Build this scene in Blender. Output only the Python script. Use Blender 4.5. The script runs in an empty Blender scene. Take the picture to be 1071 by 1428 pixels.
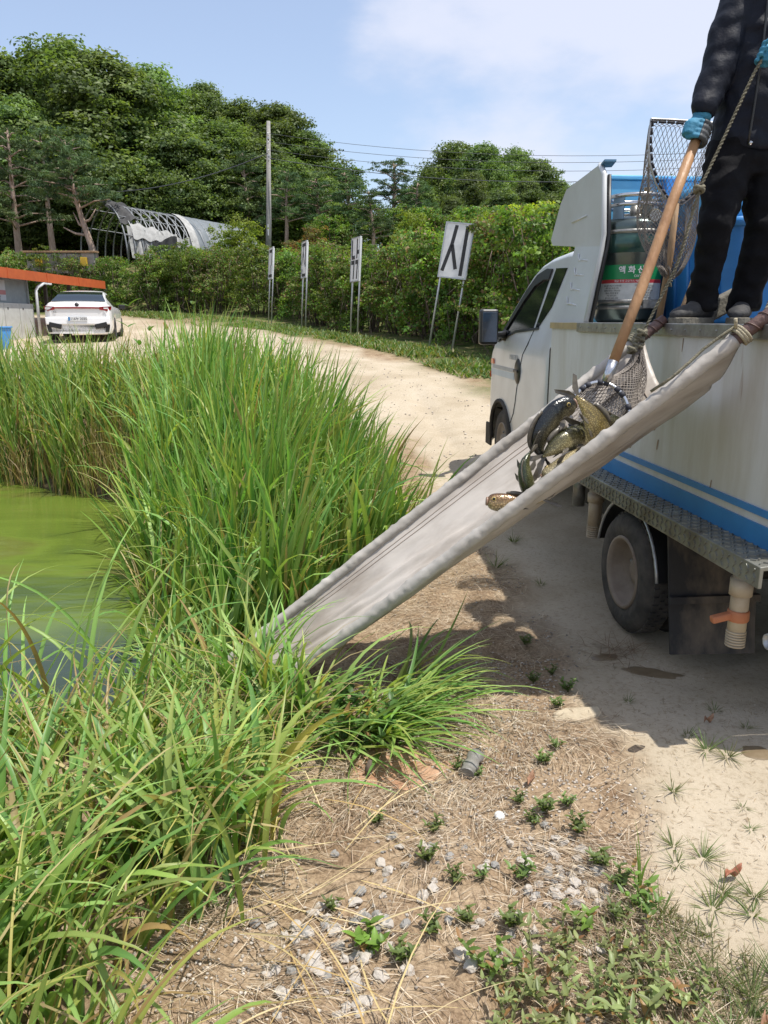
import bpy, bmesh, math, random
import numpy as np
from mathutils import Vector, Matrix, noise, Euler
from mathutils.bvhtree import BVHTree
SC = bpy.context.scene
COL = SC.collection
R = math.radians
random.seed(7); RNG = np.random.default_rng(7)

# ------------------------------------------------------------------ camera
cam_d = bpy.data.cameras.new('camera'); cam = bpy.data.objects.new('camera', cam_d); COL.objects.link(cam)
cam.location = (0, 0, 1.5)
cam.rotation_euler = (R(90 - 14.04), 0, 0)
cam_d.sensor_fit = 'VERTICAL'; cam_d.sensor_height = 24.0
cam_d.lens = 24.0 * 1072.0 / 1428.0
cam_d.clip_start = 0.05; cam_d.clip_end = 3000
SC.camera = cam
# ------------------------------------------------------------------ sky and sun
SUN_EL, SUN_AZ = 70.0, 110.0          # azimuth clockwise from +Y (right of the camera, slightly behind it)
w = bpy.data.worlds.new('World'); SC.world = w; w.use_nodes = True
nt = w.node_tree; nt.nodes.clear()
def N(t, ty, **kw):
    n = t.nodes.new(ty)
    for k, v in kw.items(): setattr(n, k, v)
    return n
sky = N(nt, 'ShaderNodeTexSky', sky_type='NISHITA', sun_disc=False)
sky.sun_elevation = R(SUN_EL); sky.sun_rotation = R(SUN_AZ)
sky.air_density = 1.0; sky.dust_density = 1.4; sky.ozone_density = 1.6
bg = N(nt, 'ShaderNodeBackground'); bg.inputs[1].default_value = 0.15
wo = N(nt, 'ShaderNodeOutputWorld')
tc = N(nt, 'ShaderNodeTexCoord')
mp = N(nt, 'ShaderNodeMapping'); mp.inputs['Scale'].default_value = (1.0, 1.0, 2.1); mp.inputs['Location'].default_value = (0.31, 0.22, 0.62)
n1 = N(nt, 'ShaderNodeTexNoise'); n1.inputs['Scale'].default_value = 2.3; n1.inputs['Detail'].default_value = 8; n1.inputs['Roughness'].default_value = 0.54
rp = N(nt, 'ShaderNodeValToRGB'); rp.color_ramp.elements[0].position = 0.43; rp.color_ramp.elements[1].position = 0.60
rp.color_ramp.interpolation = 'EASE'; rp.color_ramp.elements[0].color = (.26, .26, .26, 1)
mx = N(nt, 'ShaderNodeMix', data_type='RGBA')
cm = N(nt, 'ShaderNodeMath', operation='MULTIPLY'); cm.inputs[1].default_value = 0.82
nt.links.new(tc.outputs['Generated'], mp.inputs[0]); nt.links.new(mp.outputs[0], n1.inputs['Vector'])
nt.links.new(n1.outputs['Fac'], rp.inputs[0]); nt.links.new(rp.outputs[0], cm.inputs[0]); nt.links.new(cm.outputs[0], mx.inputs['Factor'])
nt.links.new(sky.outputs[0], mx.inputs['A']); mx.inputs['B'].default_value = (4.3, 4.45, 5.15, 1)
nt.links.new(mx.outputs['Result'], bg.inputs[0]); nt.links.new(bg.outputs[0], wo.inputs[0])
sl = bpy.data.lights.new('sun', 'SUN'); sun = bpy.data.objects.new('sun', sl); COL.objects.link(sun)
sl.energy = 4.2; sl.angle = R(0.6); sl.color = (1.0, 0.955, 0.88)
sd = Vector((math.sin(R(SUN_AZ)) * math.cos(R(SUN_EL)), math.cos(R(SUN_AZ)) * math.cos(R(SUN_EL)), math.sin(R(SUN_EL))))
sun.rotation_euler = sd.to_track_quat('Z', 'Y').to_euler(); sun.location = (20, -5, 40)
SC.view_settings.view_transform = 'Standard'; SC.view_settings.look = 'None'
SC.view_settings.exposure = 0.42; SC.view_settings.gamma = 1.0
SC.render.engine = 'CYCLES'
SC.cycles.use_denoising = True
SC.cycles.max_bounces = 6; SC.cycles.diffuse_bounces = 3; SC.cycles.glossy_bounces = 3
SC.cycles.transmission_bounces = 4; SC.cycles.transparent_max_bounces = 12
SC.cycles.caustics_reflective = False; SC.cycles.caustics_refractive = False

# ------------------------------------------------------------------ materials
def _bsdf(name):
    m = bpy.data.materials.new(name); m.use_nodes = True
    t = m.node_tree; b = t.nodes['Principled BSDF']
    return m, t, b
def pmat(name, c1, c2=None, scale=6.0, rough=0.5, metal=0.0, bump=0.0, bscale=None, detail=5, lo=0.35, hi=0.65, rvar=0.0, spec=None, coord='Object', stretch=None, coat=0.0, trans=0.0):
    """two tones mixed by a noise, with grain relief"""
    m, t, b = _bsdf(name)
    c2 = c2 or tuple(x * 0.8 for x in c1)
    tcn = N(t, 'ShaderNodeTexCoord'); mpn = N(t, 'ShaderNodeMapping')
    if stretch: mpn.inputs['Scale'].default_value = stretch
    nz = N(t, 'ShaderNodeTexNoise'); nz.inputs['Scale'].default_value = scale; nz.inputs['Detail'].default_value = detail; nz.inputs['Roughness'].default_value = 0.6
    cr = N(t, 'ShaderNodeValToRGB'); cr.color_ramp.elements[0].position = lo; cr.color_ramp.elements[1].position = hi
    cr.color_ramp.elements[0].color = (*c1, 1); cr.color_ramp.elements[1].color = (*c2, 1)
    t.links.new(tcn.outputs[coord], mpn.inputs[0]); t.links.new(mpn.outputs[0], nz.inputs['Vector'])
    t.links.new(nz.outputs['Fac'], cr.inputs[0]); t.links.new(cr.outputs[0], b.inputs['Base Color'])
    b.inputs['Roughness'].default_value = rough; b.inputs['Metallic'].default_value = metal
    if spec is not None: b.inputs['Specular IOR Level'].default_value = spec
    if coat: b.inputs['Coat Weight'].default_value = coat; b.inputs['Coat Roughness'].default_value = 0.08
    if rvar:
        mr = N(t, 'ShaderNodeMapRange'); mr.inputs['To Min'].default_value = max(0.02, rough - rvar); mr.inputs['To Max'].default_value = min(1, rough + rvar)
        t.links.new(nz.outputs['Fac'], mr.inputs['Value']); t.links.new(mr.outputs[0], b.inputs['Roughness'])
    if bump:
        nb = N(t, 'ShaderNodeTexNoise'); nb.inputs['Scale'].default_value = bscale or scale * 4; nb.inputs['Detail'].default_value = 6
        t.links.new(mpn.outputs[0], nb.inputs['Vector'])
        bp = N(t, 'ShaderNodeBump'); bp.inputs['Strength'].default_value = bump; bp.inputs['Distance'].default_value = 0.02
        t.links.new(nb.outputs['Fac'], bp.inputs['Height']); t.links.new(bp.outputs[0], b.inputs['Normal'])
    return m
def leafmat(name, trans=0.35, rough=0.45, spec=0.35, gain=1.0):
    """colour from the 'col' point attribute, lit from both sides"""
    m, t, b = _bsdf(name)
    at = N(t, 'ShaderNodeAttribute', attribute_name='col')
    b.inputs['Roughness'].default_value = rough; b.inputs['Specular IOR Level'].default_value = spec
    oi = N(t, 'ShaderNodeObjectInfo'); hs = N(t, 'ShaderNodeHueSaturation')
    mr = N(t, 'ShaderNodeMapRange'); mr.inputs['To Min'].default_value = 0.80 * gain; mr.inputs['To Max'].default_value = 1.18 * gain
    mh = N(t, 'ShaderNodeMapRange'); mh.inputs['To Min'].default_value = 0.485; mh.inputs['To Max'].default_value = 0.512
    t.links.new(oi.outputs['Random'], mr.inputs['Value']); t.links.new(mr.outputs[0], hs.inputs['Value'])
    t.links.new(oi.outputs['Random'], mh.inputs['Value']); t.links.new(mh.outputs[0], hs.inputs['Hue'])
    t.links.new(at.outputs['Color'], hs.inputs['Color'])
    tr = N(t, 'ShaderNodeBsdfTranslucent'); ms = N(t, 'ShaderNodeMixShader'); ms.inputs[0].default_value = trans
    br = N(t, 'ShaderNodeMix', data_type='RGBA', blend_type='MULTIPLY'); br.inputs['Factor'].default_value = 1.0
    br.inputs['B'].default_value = (1.25, 1.3, 0.55, 1)
    t.links.new(hs.outputs[0], b.inputs['Base Color']); t.links.new(hs.outputs[0], br.inputs['A']); t.links.new(br.outputs['Result'], tr.inputs[0])
    t.links.new(b.outputs[0], ms.inputs[1]); t.links.new(tr.outputs[0], ms.inputs[2])
    t.links.new(ms.outputs[0], t.nodes['Material Output'].inputs[0])
    return m
def colmat(name, rough=0.9, spec=0.1, bump=0.0, bscale=60):
    m, t, b = _bsdf(name)
    at = N(t, 'ShaderNodeAttribute', attribute_name='col'); t.links.new(at.outputs['Color'], b.inputs['Base Color'])
    b.inputs['Roughness'].default_value = rough; b.inputs['Specular IOR Level'].default_value = spec
    return m
def glassmat(name, col=(0.01, 0.012, 0.012), rough=0.04):
    m, t, b = _bsdf(name)
    tcn = N(t, 'ShaderNodeTexCoord'); nz = N(t, 'ShaderNodeTexNoise'); nz.inputs['Scale'].default_value = 3
    mr = N(t, 'ShaderNodeMapRange'); mr.inputs['To Min'].default_value = rough; mr.inputs['To Max'].default_value = rough + 0.05
    t.links.new(tcn.outputs['Object'], nz.inputs['Vector']); t.links.new(nz.outputs['Fac'], mr.inputs['Value']); t.links.new(mr.outputs[0], b.inputs['Roughness'])
    b.inputs['Base Color'].default_value = (*col, 1)
    return m

# ------------------------------------------------------------------ object helpers
MW = {}
def reg(o, mw): MW[o.name] = mw; return o
def tag(o, label=None, cat=None, group=None, kind=None):
    if label: o['label'] = label
    if cat: o['category'] = cat
    if group: o['group'] = group
    if kind: o['kind'] = kind
    return o
def thing(name, label, cat, loc=(0, 0, 0), rz=0.0, group=None):
    o = bpy.data.objects.new(name, None); COL.objects.link(o); o.empty_display_size = 0.1
    o.location = loc; o.rotation_euler = (0, 0, rz)
    reg(o, Matrix.Translation(Vector(loc)) @ Matrix.Rotation(rz, 4, 'Z'))
    return tag(o, label, cat, group)
def link(name, me, parent=None, base=True):
    """me holds world coordinates; make them local to the parent, or to the mesh's own base"""
    o = bpy.data.objects.new(name, me); COL.objects.link(o)
    if parent is not None:
        me.transform(MW[parent.name].inverted()); o.parent = parent; reg(o, MW[parent.name].copy())
    elif base and len(me.vertices):
        co = np.empty(len(me.vertices) * 3, np.float32); me.vertices.foreach_get('co', co); co = co.reshape(-1, 3)
        lo, hi = co.min(0), co.max(0)
        c = Vector(((lo[0] + hi[0]) / 2, (lo[1] + hi[1]) / 2, lo[2]))
        me.transform(Matrix.Translation(-c)); o.location = c; reg(o, Matrix.Translation(c))
    else:
        reg(o, Matrix.Identity(4))
    return o
def copy_tree(o, parent=None):
    c = o.copy(); COL.objects.link(c)
    if parent is not None: c.parent = parent
    for ch in o.children: copy_tree(ch, c)
    return c
def np_mesh(name, V, F, mat, col=None, smooth=False):
    V = np.asarray(V, np.float32); F = np.asarray(F, np.int32)
    me = bpy.data.meshes.new(name); k = F.shape[1]; n = len(F)
    me.vertices.add(len(V)); me.vertices.foreach_set('co', V.ravel())
    me.loops.add(n * k); me.loops.foreach_set('vertex_index', F.ravel())
    me.polygons.add(n); me.polygons.foreach_set('loop_start', np.arange(0, n * k, k, dtype=np.int32))
    if smooth: me.polygons.foreach_set('use_smooth', np.ones(n, bool))
    me.update(calc_edges=True)
    if col is not None:
        a = me.attributes.new('col', 'FLOAT_COLOR', 'POINT')
        c = np.ones((len(V), 4), np.float32); c[:, :3] = col; a.data.foreach_set('color', c.ravel())
    me.materials.append(mat)
    return me
class MB:
    """collects shapes (world or given frame) and links them as one mesh"""
    def __init__(s, M=None): s.v = []; s.f = []; s.sm = []; s.M = M
    def add(s, vs, fs, smooth=False):
        o = len(s.v)
        for q in vs:
            q = Vector(q); s.v.append(s.M @ q if s.M else q)
        for q in fs: s.f.append([i + o for i in q]); s.sm.append(smooth)
        return s
    def box(s, c, d, rot=None):
        x, y, z = d[0] / 2, d[1] / 2, d[2] / 2; c = Vector(c)
        vs = [Vector((i, j, k)) for i in (-x, x) for j in (-y, y) for k in (-z, z)]
        if rot is not None: vs = [rot @ q for q in vs]
        return s.add([c + q for q in vs], [(0, 1, 3, 2), (4, 6, 7, 5), (0, 4, 5, 1), (2, 3, 7, 6), (0, 2, 6, 4), (1, 5, 7, 3)])
    def bx(s, x0, x1, y0, y1, z0, z1): return s.box(((x0 + x1) / 2, (y0 + y1) / 2, (z0 + z1) / 2), (abs(x1 - x0), abs(y1 - y0), abs(z1 - z0)))
    def tube(s, pts, r, n=8, cap=True, flat=1.0, smooth=True, up=None):
        pts = [Vector(q) for q in pts]; m = len(pts)
        rr = r if isinstance(r, (list, tuple)) else [r] * m
        vs = []; fs = []; u = None
        for i, q in enumerate(pts):
            d = (pts[min(i + 1, m - 1)] - pts[max(i - 1, 0)])
            d = d.normalized() if d.length > 1e-9 else Vector((0, 0, 1))
            if u is None:
                u = Vector(up) if up else (Vector((0, 0, 1)) if abs(d.z) < 0.9 else Vector((1, 0, 0)))
            u = (u - d * u.dot(d)).normalized(); w_ = d.cross(u)
            for k in range(n):
                a = 2 * math.pi * k / n
                vs.append(q + (u * math.cos(a) * flat + w_ * math.sin(a)) * rr[i])
        for i in range(m - 1):
            for k in range(n):
                fs.append((i * n + k, i * n + (k + 1) % n, (i + 1) * n + (k + 1) % n, (i + 1) * n + k))
        if cap: fs += [tuple(reversed(range(n))), tuple(range((m - 1) * n, m * n))]
        return s.add(vs, fs, smooth)
    def lathe(s, prof, c, axis=(0, 0, 1), n=24, smooth=True):
        """prof: (radius, height along the axis)"""
        ax = Vector(axis).normalized(); u = Vector((1, 0, 0)) if abs(ax.x) < 0.9 else Vector((0, 1, 0))
        u = (u - ax * u.dot(ax)).normalized(); w_ = ax.cross(u); c = Vector(c)
        vs = []; fs = []
        for (r, h) in prof:
            for k in range(n):
                a = 2 * math.pi * k / n
                vs.append(c + ax * h + (u * math.cos(a) + w_ * math.sin(a)) * max(r, 1e-4))
        for i in range(len(prof) - 1):
            for k in range(n): fs.append((i * n + k, i * n + (k + 1) % n, (i + 1) * n + (k + 1) % n, (i + 1) * n + k))
        return s.add(vs, fs, smooth)
    def prism(s, pts, d):
        """flat outline pts pushed along the vector d"""
        d = Vector(d); n = len(pts); vs = [Vector(q) for q in pts] + [Vector(q) + d for q in pts]
        return s.add(vs, [tuple(range(n)), tuple(reversed(range(n, 2 * n)))] + [(i, i + n, (i + 1) % n + n, (i + 1) % n) for i in range(n)])
    def grid(s, rows, smooth=True, closed=False):
        n = len(rows[0]); vs = [q for r in rows for q in r]; fs = []
        for i in range(len(rows) - 1):
            for k in range(n if closed else n - 1):
                fs.append((i * n + k, i * n + (k + 1) % n, (i + 1) * n + (k + 1) % n, (i + 1) * n + k))
        return s.add(vs, fs, smooth)
    def loft(s, secs, cap=True, smooth=True):
        n = len(secs[0]); o = len(s.v)
        s.grid(secs, smooth, closed=True)
        if cap: s.add([], []); s.f += [[o + k for k in reversed(range(n))], [o + (len(secs) - 1) * n + k for k in range(n)]]; s.sm += [False, False]
        return s
    def mesh(s, name, mat):
        me = bpy.data.meshes.new(name); me.from_pydata([tuple(q) for q in s.v], [], s.f)
        me.polygons.foreach_set('use_smooth', s.sm)
        bm = bmesh.new(); bm.from_mesh(me); bmesh.ops.recalc_face_normals(bm, faces=bm.faces); bm.to_mesh(me); bm.free()
        if mat: me.materials.append(mat)
        me.update(); return me
    def build(s, name, mat, parent=None, bevel=0.0, seg=2, **tg):
        me = s.mesh(name, mat)
        if bevel:
            bm = bmesh.new(); bm.from_mesh(me)
            ed = [e for e in bm.edges if len(e.link_faces) == 2 and e.calc_face_angle() > R(35)]
            bmesh.ops.bevel(bm, geom=ed, offset=bevel, segments=seg, affect='EDGES', profile=0.5, clamp_overlap=True)
            bm.to_mesh(me); bm.free()
        o = link(name, me, parent)
        if tg: tag(o, **tg)
        return o
def evaluated(o):
    """mesh of an object after its modifiers, worked out in a scene of its own"""
    sc = bpy.data.scenes.new('tmp'); sc.collection.objects.link(o); vl = sc.view_layers[0]; vl.update()
    me = bpy.data.meshes.new_from_object(o.evaluated_get(vl.depsgraph)); bpy.data.scenes.remove(sc); return me
def text_mb(body, size, M, depth=0.002, bold=0.0, xs=1.0, align='CENTER'):
    """flat lettering as mesh; M places it (x along the line, y up)"""
    cu = bpy.data.curves.new('t', 'FONT'); cu.body = body; cu.size = size; cu.extrude = depth; cu.offset = bold
    cu.align_x = align; cu.align_y = 'CENTER'; cu.resolution_u = 3
    o = bpy.data.objects.new('t', cu); me = evaluated(o)
    mb = MB(M @ Matrix.Diagonal((xs, 1, 1, 1)))
    mb.add([v.co.copy() for v in me.vertices], [tuple(p.vertices) for p in me.polygons])
    bpy.data.objects.remove(o); bpy.data.curves.remove(cu); bpy.data.meshes.remove(me)
    return mb
def frame(origin, xdir, ydir):
    x = Vector(xdir).normalized(); y = Vector(ydir); y = (y - x * y.dot(x)).normalized(); z = x.cross(y)
    M = Matrix((x, y, z)).transposed().to_4x4(); M.translation = Vector(origin); return M
def smooth01(a, b, x): 
    t = np.clip((x - a) / (b - a), 0, 1); return t * t * (3 - 2 * t)
def remeshed(mb, name, mat, parent, voxel=0.012, it=6, disp=0.0, dscale=0.12, seed=0):
    """melt overlapping shapes into one continuous skin"""
    me = mb.mesh(name, mat); o = bpy.data.objects.new(name, me)
    m = o.modifiers.new('r', 'REMESH'); m.mode = 'VOXEL'; m.voxel_size = voxel; m.use_smooth_shade = True
    if it: k = o.modifiers.new('s', 'SMOOTH'); k.iterations = it; k.factor = 0.5
    me2 = evaluated(o); bpy.data.objects.remove(o)
    if disp:
        for v in me2.vertices:
            q = v.co * (1.0 / dscale) + Vector((seed * 7.1, 0, 0))
            d_ = noise.noise(Vector((q.x, q.y, q.z * 1.8))) * 0.6 + noise.noise(q * 2.3) * 0.3
            v.co += v.normal * disp * d_
    me2.polygons.foreach_set('use_smooth', np.ones(len(me2.polygons), bool))
    if not me2.materials: me2.materials.append(mat)
    me2.name = name
    return link(name, me2, parent)
# ------------------------------------------------------------------ terrain
_tab = np.random.default_rng(3).random((256, 256)).astype(np.float32)
def vn(x, y, sc=1.0, oct=1, seed=0):
    """value noise 0..1 on arrays"""
    x = np.asarray(x, float) * sc + seed * 17.3 + 1000; y = np.asarray(y, float) * sc + seed * 9.1 + 1000
    tot = 0; amp = 1; nrm = 0
    for o in range(oct):
        xi = np.floor(x).astype(int); yi = np.floor(y).astype(int); fx = x - xi; fy = y - yi
        fx = fx * fx * (3 - 2 * fx); fy = fy * fy * (3 - 2 * fy)
        g = lambda i, j: _tab[(xi + i) & 255, (yi + j) & 255]
        tot = tot + amp * ((g(0, 0) * (1 - fx) + g(1, 0) * fx) * (1 - fy) + (g(0, 1) * (1 - fx) + g(1, 1) * fx) * fy)
        nrm += amp; amp *= 0.5; x = x * 2.03 + 5.7; y = y * 2.03 + 3.1
    return tot / nrm
POND = [(-60, 13), (-12, 11), (-4.9, 9.65), (-3.8, 9.0), (-2.75, 8.0), (-2.05, 6.2), (-1.45, 4.7), (-1.08, 3.95), (-1.15, 3.45), (-2.0, 3.05), (-4, 2.5), (-9, 1.0), (-60, -8)]
HEDGE = [(14, -12), (9.5, -3), (5.7, 6), (2.45, 13.7), (1.0, 17), (-0.85, 21.6), (-2.6, 25.6), (-4.3, 29.5), (-7, 32), (-11, 33.6), (-30, 36), (-90, 40)]
def seg_dist(x, y, pts, closed):
    x = np.asarray(x, float); y = np.asarray(y, float); best = np.full(x.shape, 1e9); side = np.zeros(x.shape)
    n = len(pts)
    for i in range(n if closed else n - 1):
        ax, ay = pts[i]; bx, by = pts[(i + 1) % n]; dx, dy = bx - ax, by - ay
        t = np.clip(((x - ax) * dx + (y - ay) * dy) / (dx * dx + dy * dy), 0, 1)
        d = np.hypot(x - ax - t * dx, y - ay - t * dy)
        cr = (dx * (y - ay) - dy * (x - ax))
        m = d < best; best = np.where(m, d, best); side = np.where(m, np.sign(cr), side)
    return best, side
def inside(x, y, pts):
    x = np.asarray(x, float); y = np.asarray(y, float); r = np.zeros(x.shape, bool); n = len(pts)
    for i in range(n):
        ax, ay = pts[i]; bx, by = pts[(i + 1) % n]
        c = ((ay > y) != (by > y)) & (x < (bx - ax) * (y - ay) / ((by - ay) + 1e-12) + ax); r ^= c
    return r
def pond_d(x, y):
    d, _ = seg_dist(x, y, POND, True); return np.where(inside(x, y, POND), -d, d)
def hedge_d(x, y):
    d, s = seg_dist(x, y, HEDGE, False); return -d * s
_py = [-400, 4.5, 8, 10, 13, 17, 21.6, 25.6, 29.4, 33, 40, 900]; _pz = [-.06, -.06, 0, .12, .5, .88, 1.06, 1.16, 1.34, 1.75, 2.0, 2.0]
def gz(x, y, fine=True):
    x = np.asarray(x, float); y = np.asarray(y, float)
    z = np.interp(y, _py, _pz)
    hd = hedge_d(x, y); far = smooth01(6, 20, y)
    z = z + 2.3 * smooth01(2.5, 7.5, hd) * far * (.35 + .65 * smooth01(24, 33, y)) + (5.5 * smooth01(14, 34, hd) + 12 * smooth01(40, 160, hd)) * far * (.12 + .88 * smooth01(4, -8, x))
    z = z - .24 * smooth01(-5, -8, x) * smooth01(15, 19, y) * (1 - smooth01(27, 32, y))
    pd = pond_d(x, y)
    wob = (vn(x, y, 1.3, 2, 4) - .5) * .5
    z = z - .85 * (1 - smooth01(-.55, .85, pd + wob)) * (1 - .2 * smooth01(8, 12, y))
    z = z + (vn(x, y, .35, 2, 1) - .5) * .10 * smooth01(4, 14, np.hypot(x, y))
    if fine:
        nr = 1 - smooth01(6, 12, np.hypot(x, y)); st = strawm(x, y)
        z = z + nr * ((vn(x, y, 2.2, 2, 2) - .5) * .035 + (vn(x, y, 9, 2, 3) - .5) * (.012 + .03 * st) + (vn(x, y, 30, 2, 5) - .5) * (.004 + .014 * st))
        sx_ = x * .995 + y * .1004; rt = sum(np.exp(-((sx_ - c_) / .13) ** 2) for c_ in (1.72, 3.5)) * smooth01(6.5, 9.5, y) * (1 - smooth01(11, 14, y)); z = z - .035 * rt
        z = z + (1 - nr) * smooth01(0.4, 0, np.abs(hd + 2.6 + (vn(x, y, .2, 1, 8) - .5) * 2)) * 0.03
    return z
def sandm(x, y):
    """1 on the bare sand of the track"""
    e = (vn(x, y, 1.6, 3, 11) - .5) * .55 + (vn(x, y, 8, 2, 12) - .5) * .12
    b = np.interp(y, [0, 1.5, 2.0, 2.8, 4, 6, 8.7, 10, 13], [1.0, .88, .84, .84, .74, .66, .45, .2, -3])
    m = smooth01(-.10, .12, x + e - b)
    pd = pond_d(x, y); far = smooth01(8.5, 10.5, y)
    m = m * (1 - far) + far * smooth01(2.2, 3.0, pd + e * 2)
    return m * (1 - smooth01(-1.9, -1.2, hedge_d(x, y) + (vn(x, y, .8, 3, 13) - .5) * 1.6))
def strawm(x, y):
    return np.clip(1 - sandm(x, y), 0, 1) * (1 - smooth01(9, 12, y)) * smooth01(.1, .8, pond_d(x, y))
def axis_(lo, hi, a, b, h, g=1.14):
    mid = list(np.arange(a, b + 1e-6, h)); up = []; v = mid[-1]; st = h
    while v < hi: st *= g; v += st; up.append(v)
    dn = []; v = mid[0]; st = h
    while v > lo: st *= g; v -= st; dn.append(v)
    return np.array(dn[::-1] + mid + up)
gx = axis_(-500, 500, -1.6, 1.9, .026, 1.075); gy = axis_(-300, 900, 1.1, 4.2, .026, 1.05)
GX, GY = np.meshgrid(gx, gy); shp = GX.shape
GZ = gz(GX, GY)
VX = np.stack([GX.ravel(), GY.ravel(), GZ.ravel()], 1)
ii = np.arange(shp[0] * shp[1]).reshape(shp)
FQ = np.stack([ii[:-1, :-1], ii[:-1, 1:], ii[1:, 1:], ii[1:, :-1]], -1).reshape(-1, 4)
sm_ = sandm(VX[:, 0], VX[:, 1]); hd_ = hedge_d(VX[:, 0], VX[:, 1]); pd_ = pond_d(VX[:, 0], VX[:, 1])
mud = 1 - smooth01(.0, .9, pd_); grn = smooth01(-1.7, -.6, hd_ + (vn(VX[:, 0], VX[:, 1], .9, 2, 21) - .5) * 1.2)
MASK = np.stack([sm_, mud, grn], 1)
m_ground, t, b = _bsdf('earth')
at = N(t, 'ShaderNodeAttribute', attribute_name='col'); sp_ = N(t, 'ShaderNodeSeparateColor'); t.links.new(at.outputs['Color'], sp_.inputs[0])
geo = N(t, 'ShaderNodeNewGeometry')
def nz_(sc, det=6, ro=.6, dist=0.0):
    n = N(t, 'ShaderNodeTexNoise'); n.inputs['Scale'].default_value = sc; n.inputs['Detail'].default_value = det; n.inputs['Roughness'].default_value = ro; n.inputs['Distortion'].default_value = dist
    t.links.new(geo.outputs['Position'], n.inputs['Vector']); return n
def ramp_(src, stops):
    r = N(t, 'ShaderNodeValToRGB'); e = r.color_ramp.elements
    while len(e) < len(stops): e.new(.5)
    for k, (p_, c_) in enumerate(stops): e[k].position = p_; e[k].color = (*c_, 1)
    t.links.new(src.outputs['Fac'], r.inputs[0]); return r
def mix_(fac, a_, b_, bt='MIX'):
    n = N(t, 'ShaderNodeMix', data_type='RGBA', blend_type=bt)
    if hasattr(fac, 'links') or hasattr(fac, 'is_linked'): t.links.new(fac, n.inputs['Factor'])
    else: n.inputs['Factor'].default_value = fac
    t.links.new(a_, n.inputs['A']); t.links.new(b_, n.inputs['B']); return n.outputs['Result']
s1 = ramp_(nz_(1.1, 5), [(.30, (.35, .29, .205)), (.5, (.44, .375, .28)), (.72, (.50, .435, .34))])
s2 = ramp_(nz_(42, 5, .75), [(.30, (.62, .58, .52)), (.47, (.97, .96, .95)), (.75, (1.05, 1.05, 1.05))])
sand = mix_(.85, s1.outputs[0], s2.outputs[0], 'MULTIPLY')
v1 = N(t, 'ShaderNodeTexVoronoi'); v1.inputs['Scale'].default_value = 26; t.links.new(geo.outputs['Position'], v1.inputs['Vector'])
st1 = ramp_(nz_(5, 6, .7), [(.3, (.20, .14, .09)), (.5, (.34, .26, .175)), (.7, (.44, .36, .26))])
st2 = ramp_(nz_(70, 4, .8), [(.33, (.35, .3, .26)), (.6, (1.1, 1.05, 1.0))])
strw = mix_(.9, st1.outputs[0], st2.outputs[0], 'MULTIPLY')
md = ramp_(nz_(14, 5), [(.3, (.035, .028, .016)), (.7, (.09, .075, .04))])
gr = ramp_(nz_(2.2, 6, .7), [(.35, (.05, .075, .022)), (.5, (.09, .12, .035)), (.62, (.20, .15, .085)), (.8, (.12, .15, .045))])
c_ = mix_(sp_.outputs[0], strw, sand); c_ = mix_(sp_.outputs[1], c_, md.outputs[0]); c_ = mix_(sp_.outputs[2], c_, gr.outputs[0])
t.links.new(c_, b.inputs['Base Color']); b.inputs['Roughness'].default_value = .95; b.inputs['Specular IOR Level'].default_value = .1
bn = nz_(90, 6, .8); bp = N(t, 'ShaderNodeBump'); bp.inputs['Strength'].default_value = .55; bp.inputs['Distance'].default_value = .012
t.links.new(bn.outputs['Fac'], bp.inputs['Height']); t.links.new(bp.outputs[0], b.inputs['Normal'])
fc = sm_[FQ].mean(1) > .5
def sub_mesh(name, sel):
    F = FQ[sel]; u, inv = np.unique(F, return_inverse=True)
    return np_mesh(name, VX[u], inv.reshape(-1, 4), m_ground, MASK[u], True)
tag(link('ground', sub_mesh('ground', ~fc), base=False), kind='structure')
tag(link('dirt_road', sub_mesh('dirt_road', fc), base=False), kind='structure')

# water with a skin of algae
m_water, t, b = _bsdf('pond_water')
geo = N(t, 'ShaderNodeNewGeometry')
mpw = N(t, 'ShaderNodeMapping'); mpw.inputs['Rotation'].default_value = (0, 0, R(52)); mpw.inputs['Scale'].default_value = (.35, 1.25, 1)
t.links.new(geo.outputs['Position'], mpw.inputs[0])
nw = N(t, 'ShaderNodeTexNoise'); nw.inputs['Scale'].default_value = .75; nw.inputs['Detail'].default_value = 7; nw.inputs['Distortion'].default_value = 1.6
t.links.new(mpw.outputs[0], nw.inputs['Vector'])
cw = N(t, 'ShaderNodeValToRGB'); e = cw.color_ramp.elements
for k in range(3): e.new(.5)
for k, (p_, c_) in enumerate([(.28, (.060, .090, .026)), (.42, (.088, .125, .020)), (.5, (.112, .158, .024)), (.6, (.108, .122, .026)), (.72, (.145, .185, .058))]): e[k].position = p_; e[k].color = (*c_, 1)
t.links.new(nw.outputs['Fac'], cw.inputs[0]); 
sx = N(t, 'ShaderNodeSeparateXYZ'); t.links.new(geo.outputs['Position'], sx.inputs[0])
clr = N(t, 'ShaderNodeMapRange'); clr.inputs['From Min'].default_value = 4.1; clr.inputs['From Max'].default_value = 5.0; clr.interpolation_type = 'SMOOTHSTEP'
ny = N(t, 'ShaderNodeMath', operation='MULTIPLY_ADD'); ny.inputs[1].default_value = 1.4
t.links.new(nw.outputs['Fac'], ny.inputs[0]); t.links.new(sx.outputs['Y'], ny.inputs[2])
sb = N(t, 'ShaderNodeMath', operation='SUBTRACT'); sb.inputs[1].default_value = .7; t.links.new(ny.outputs[0], sb.inputs[0]); t.links.new(sb.outputs[0], clr.inputs['Value'])
mixw = N(t, 'ShaderNodeMix', data_type='RGBA'); mixw.inputs['A'].default_value = (.035, .05, .03, 1)
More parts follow.
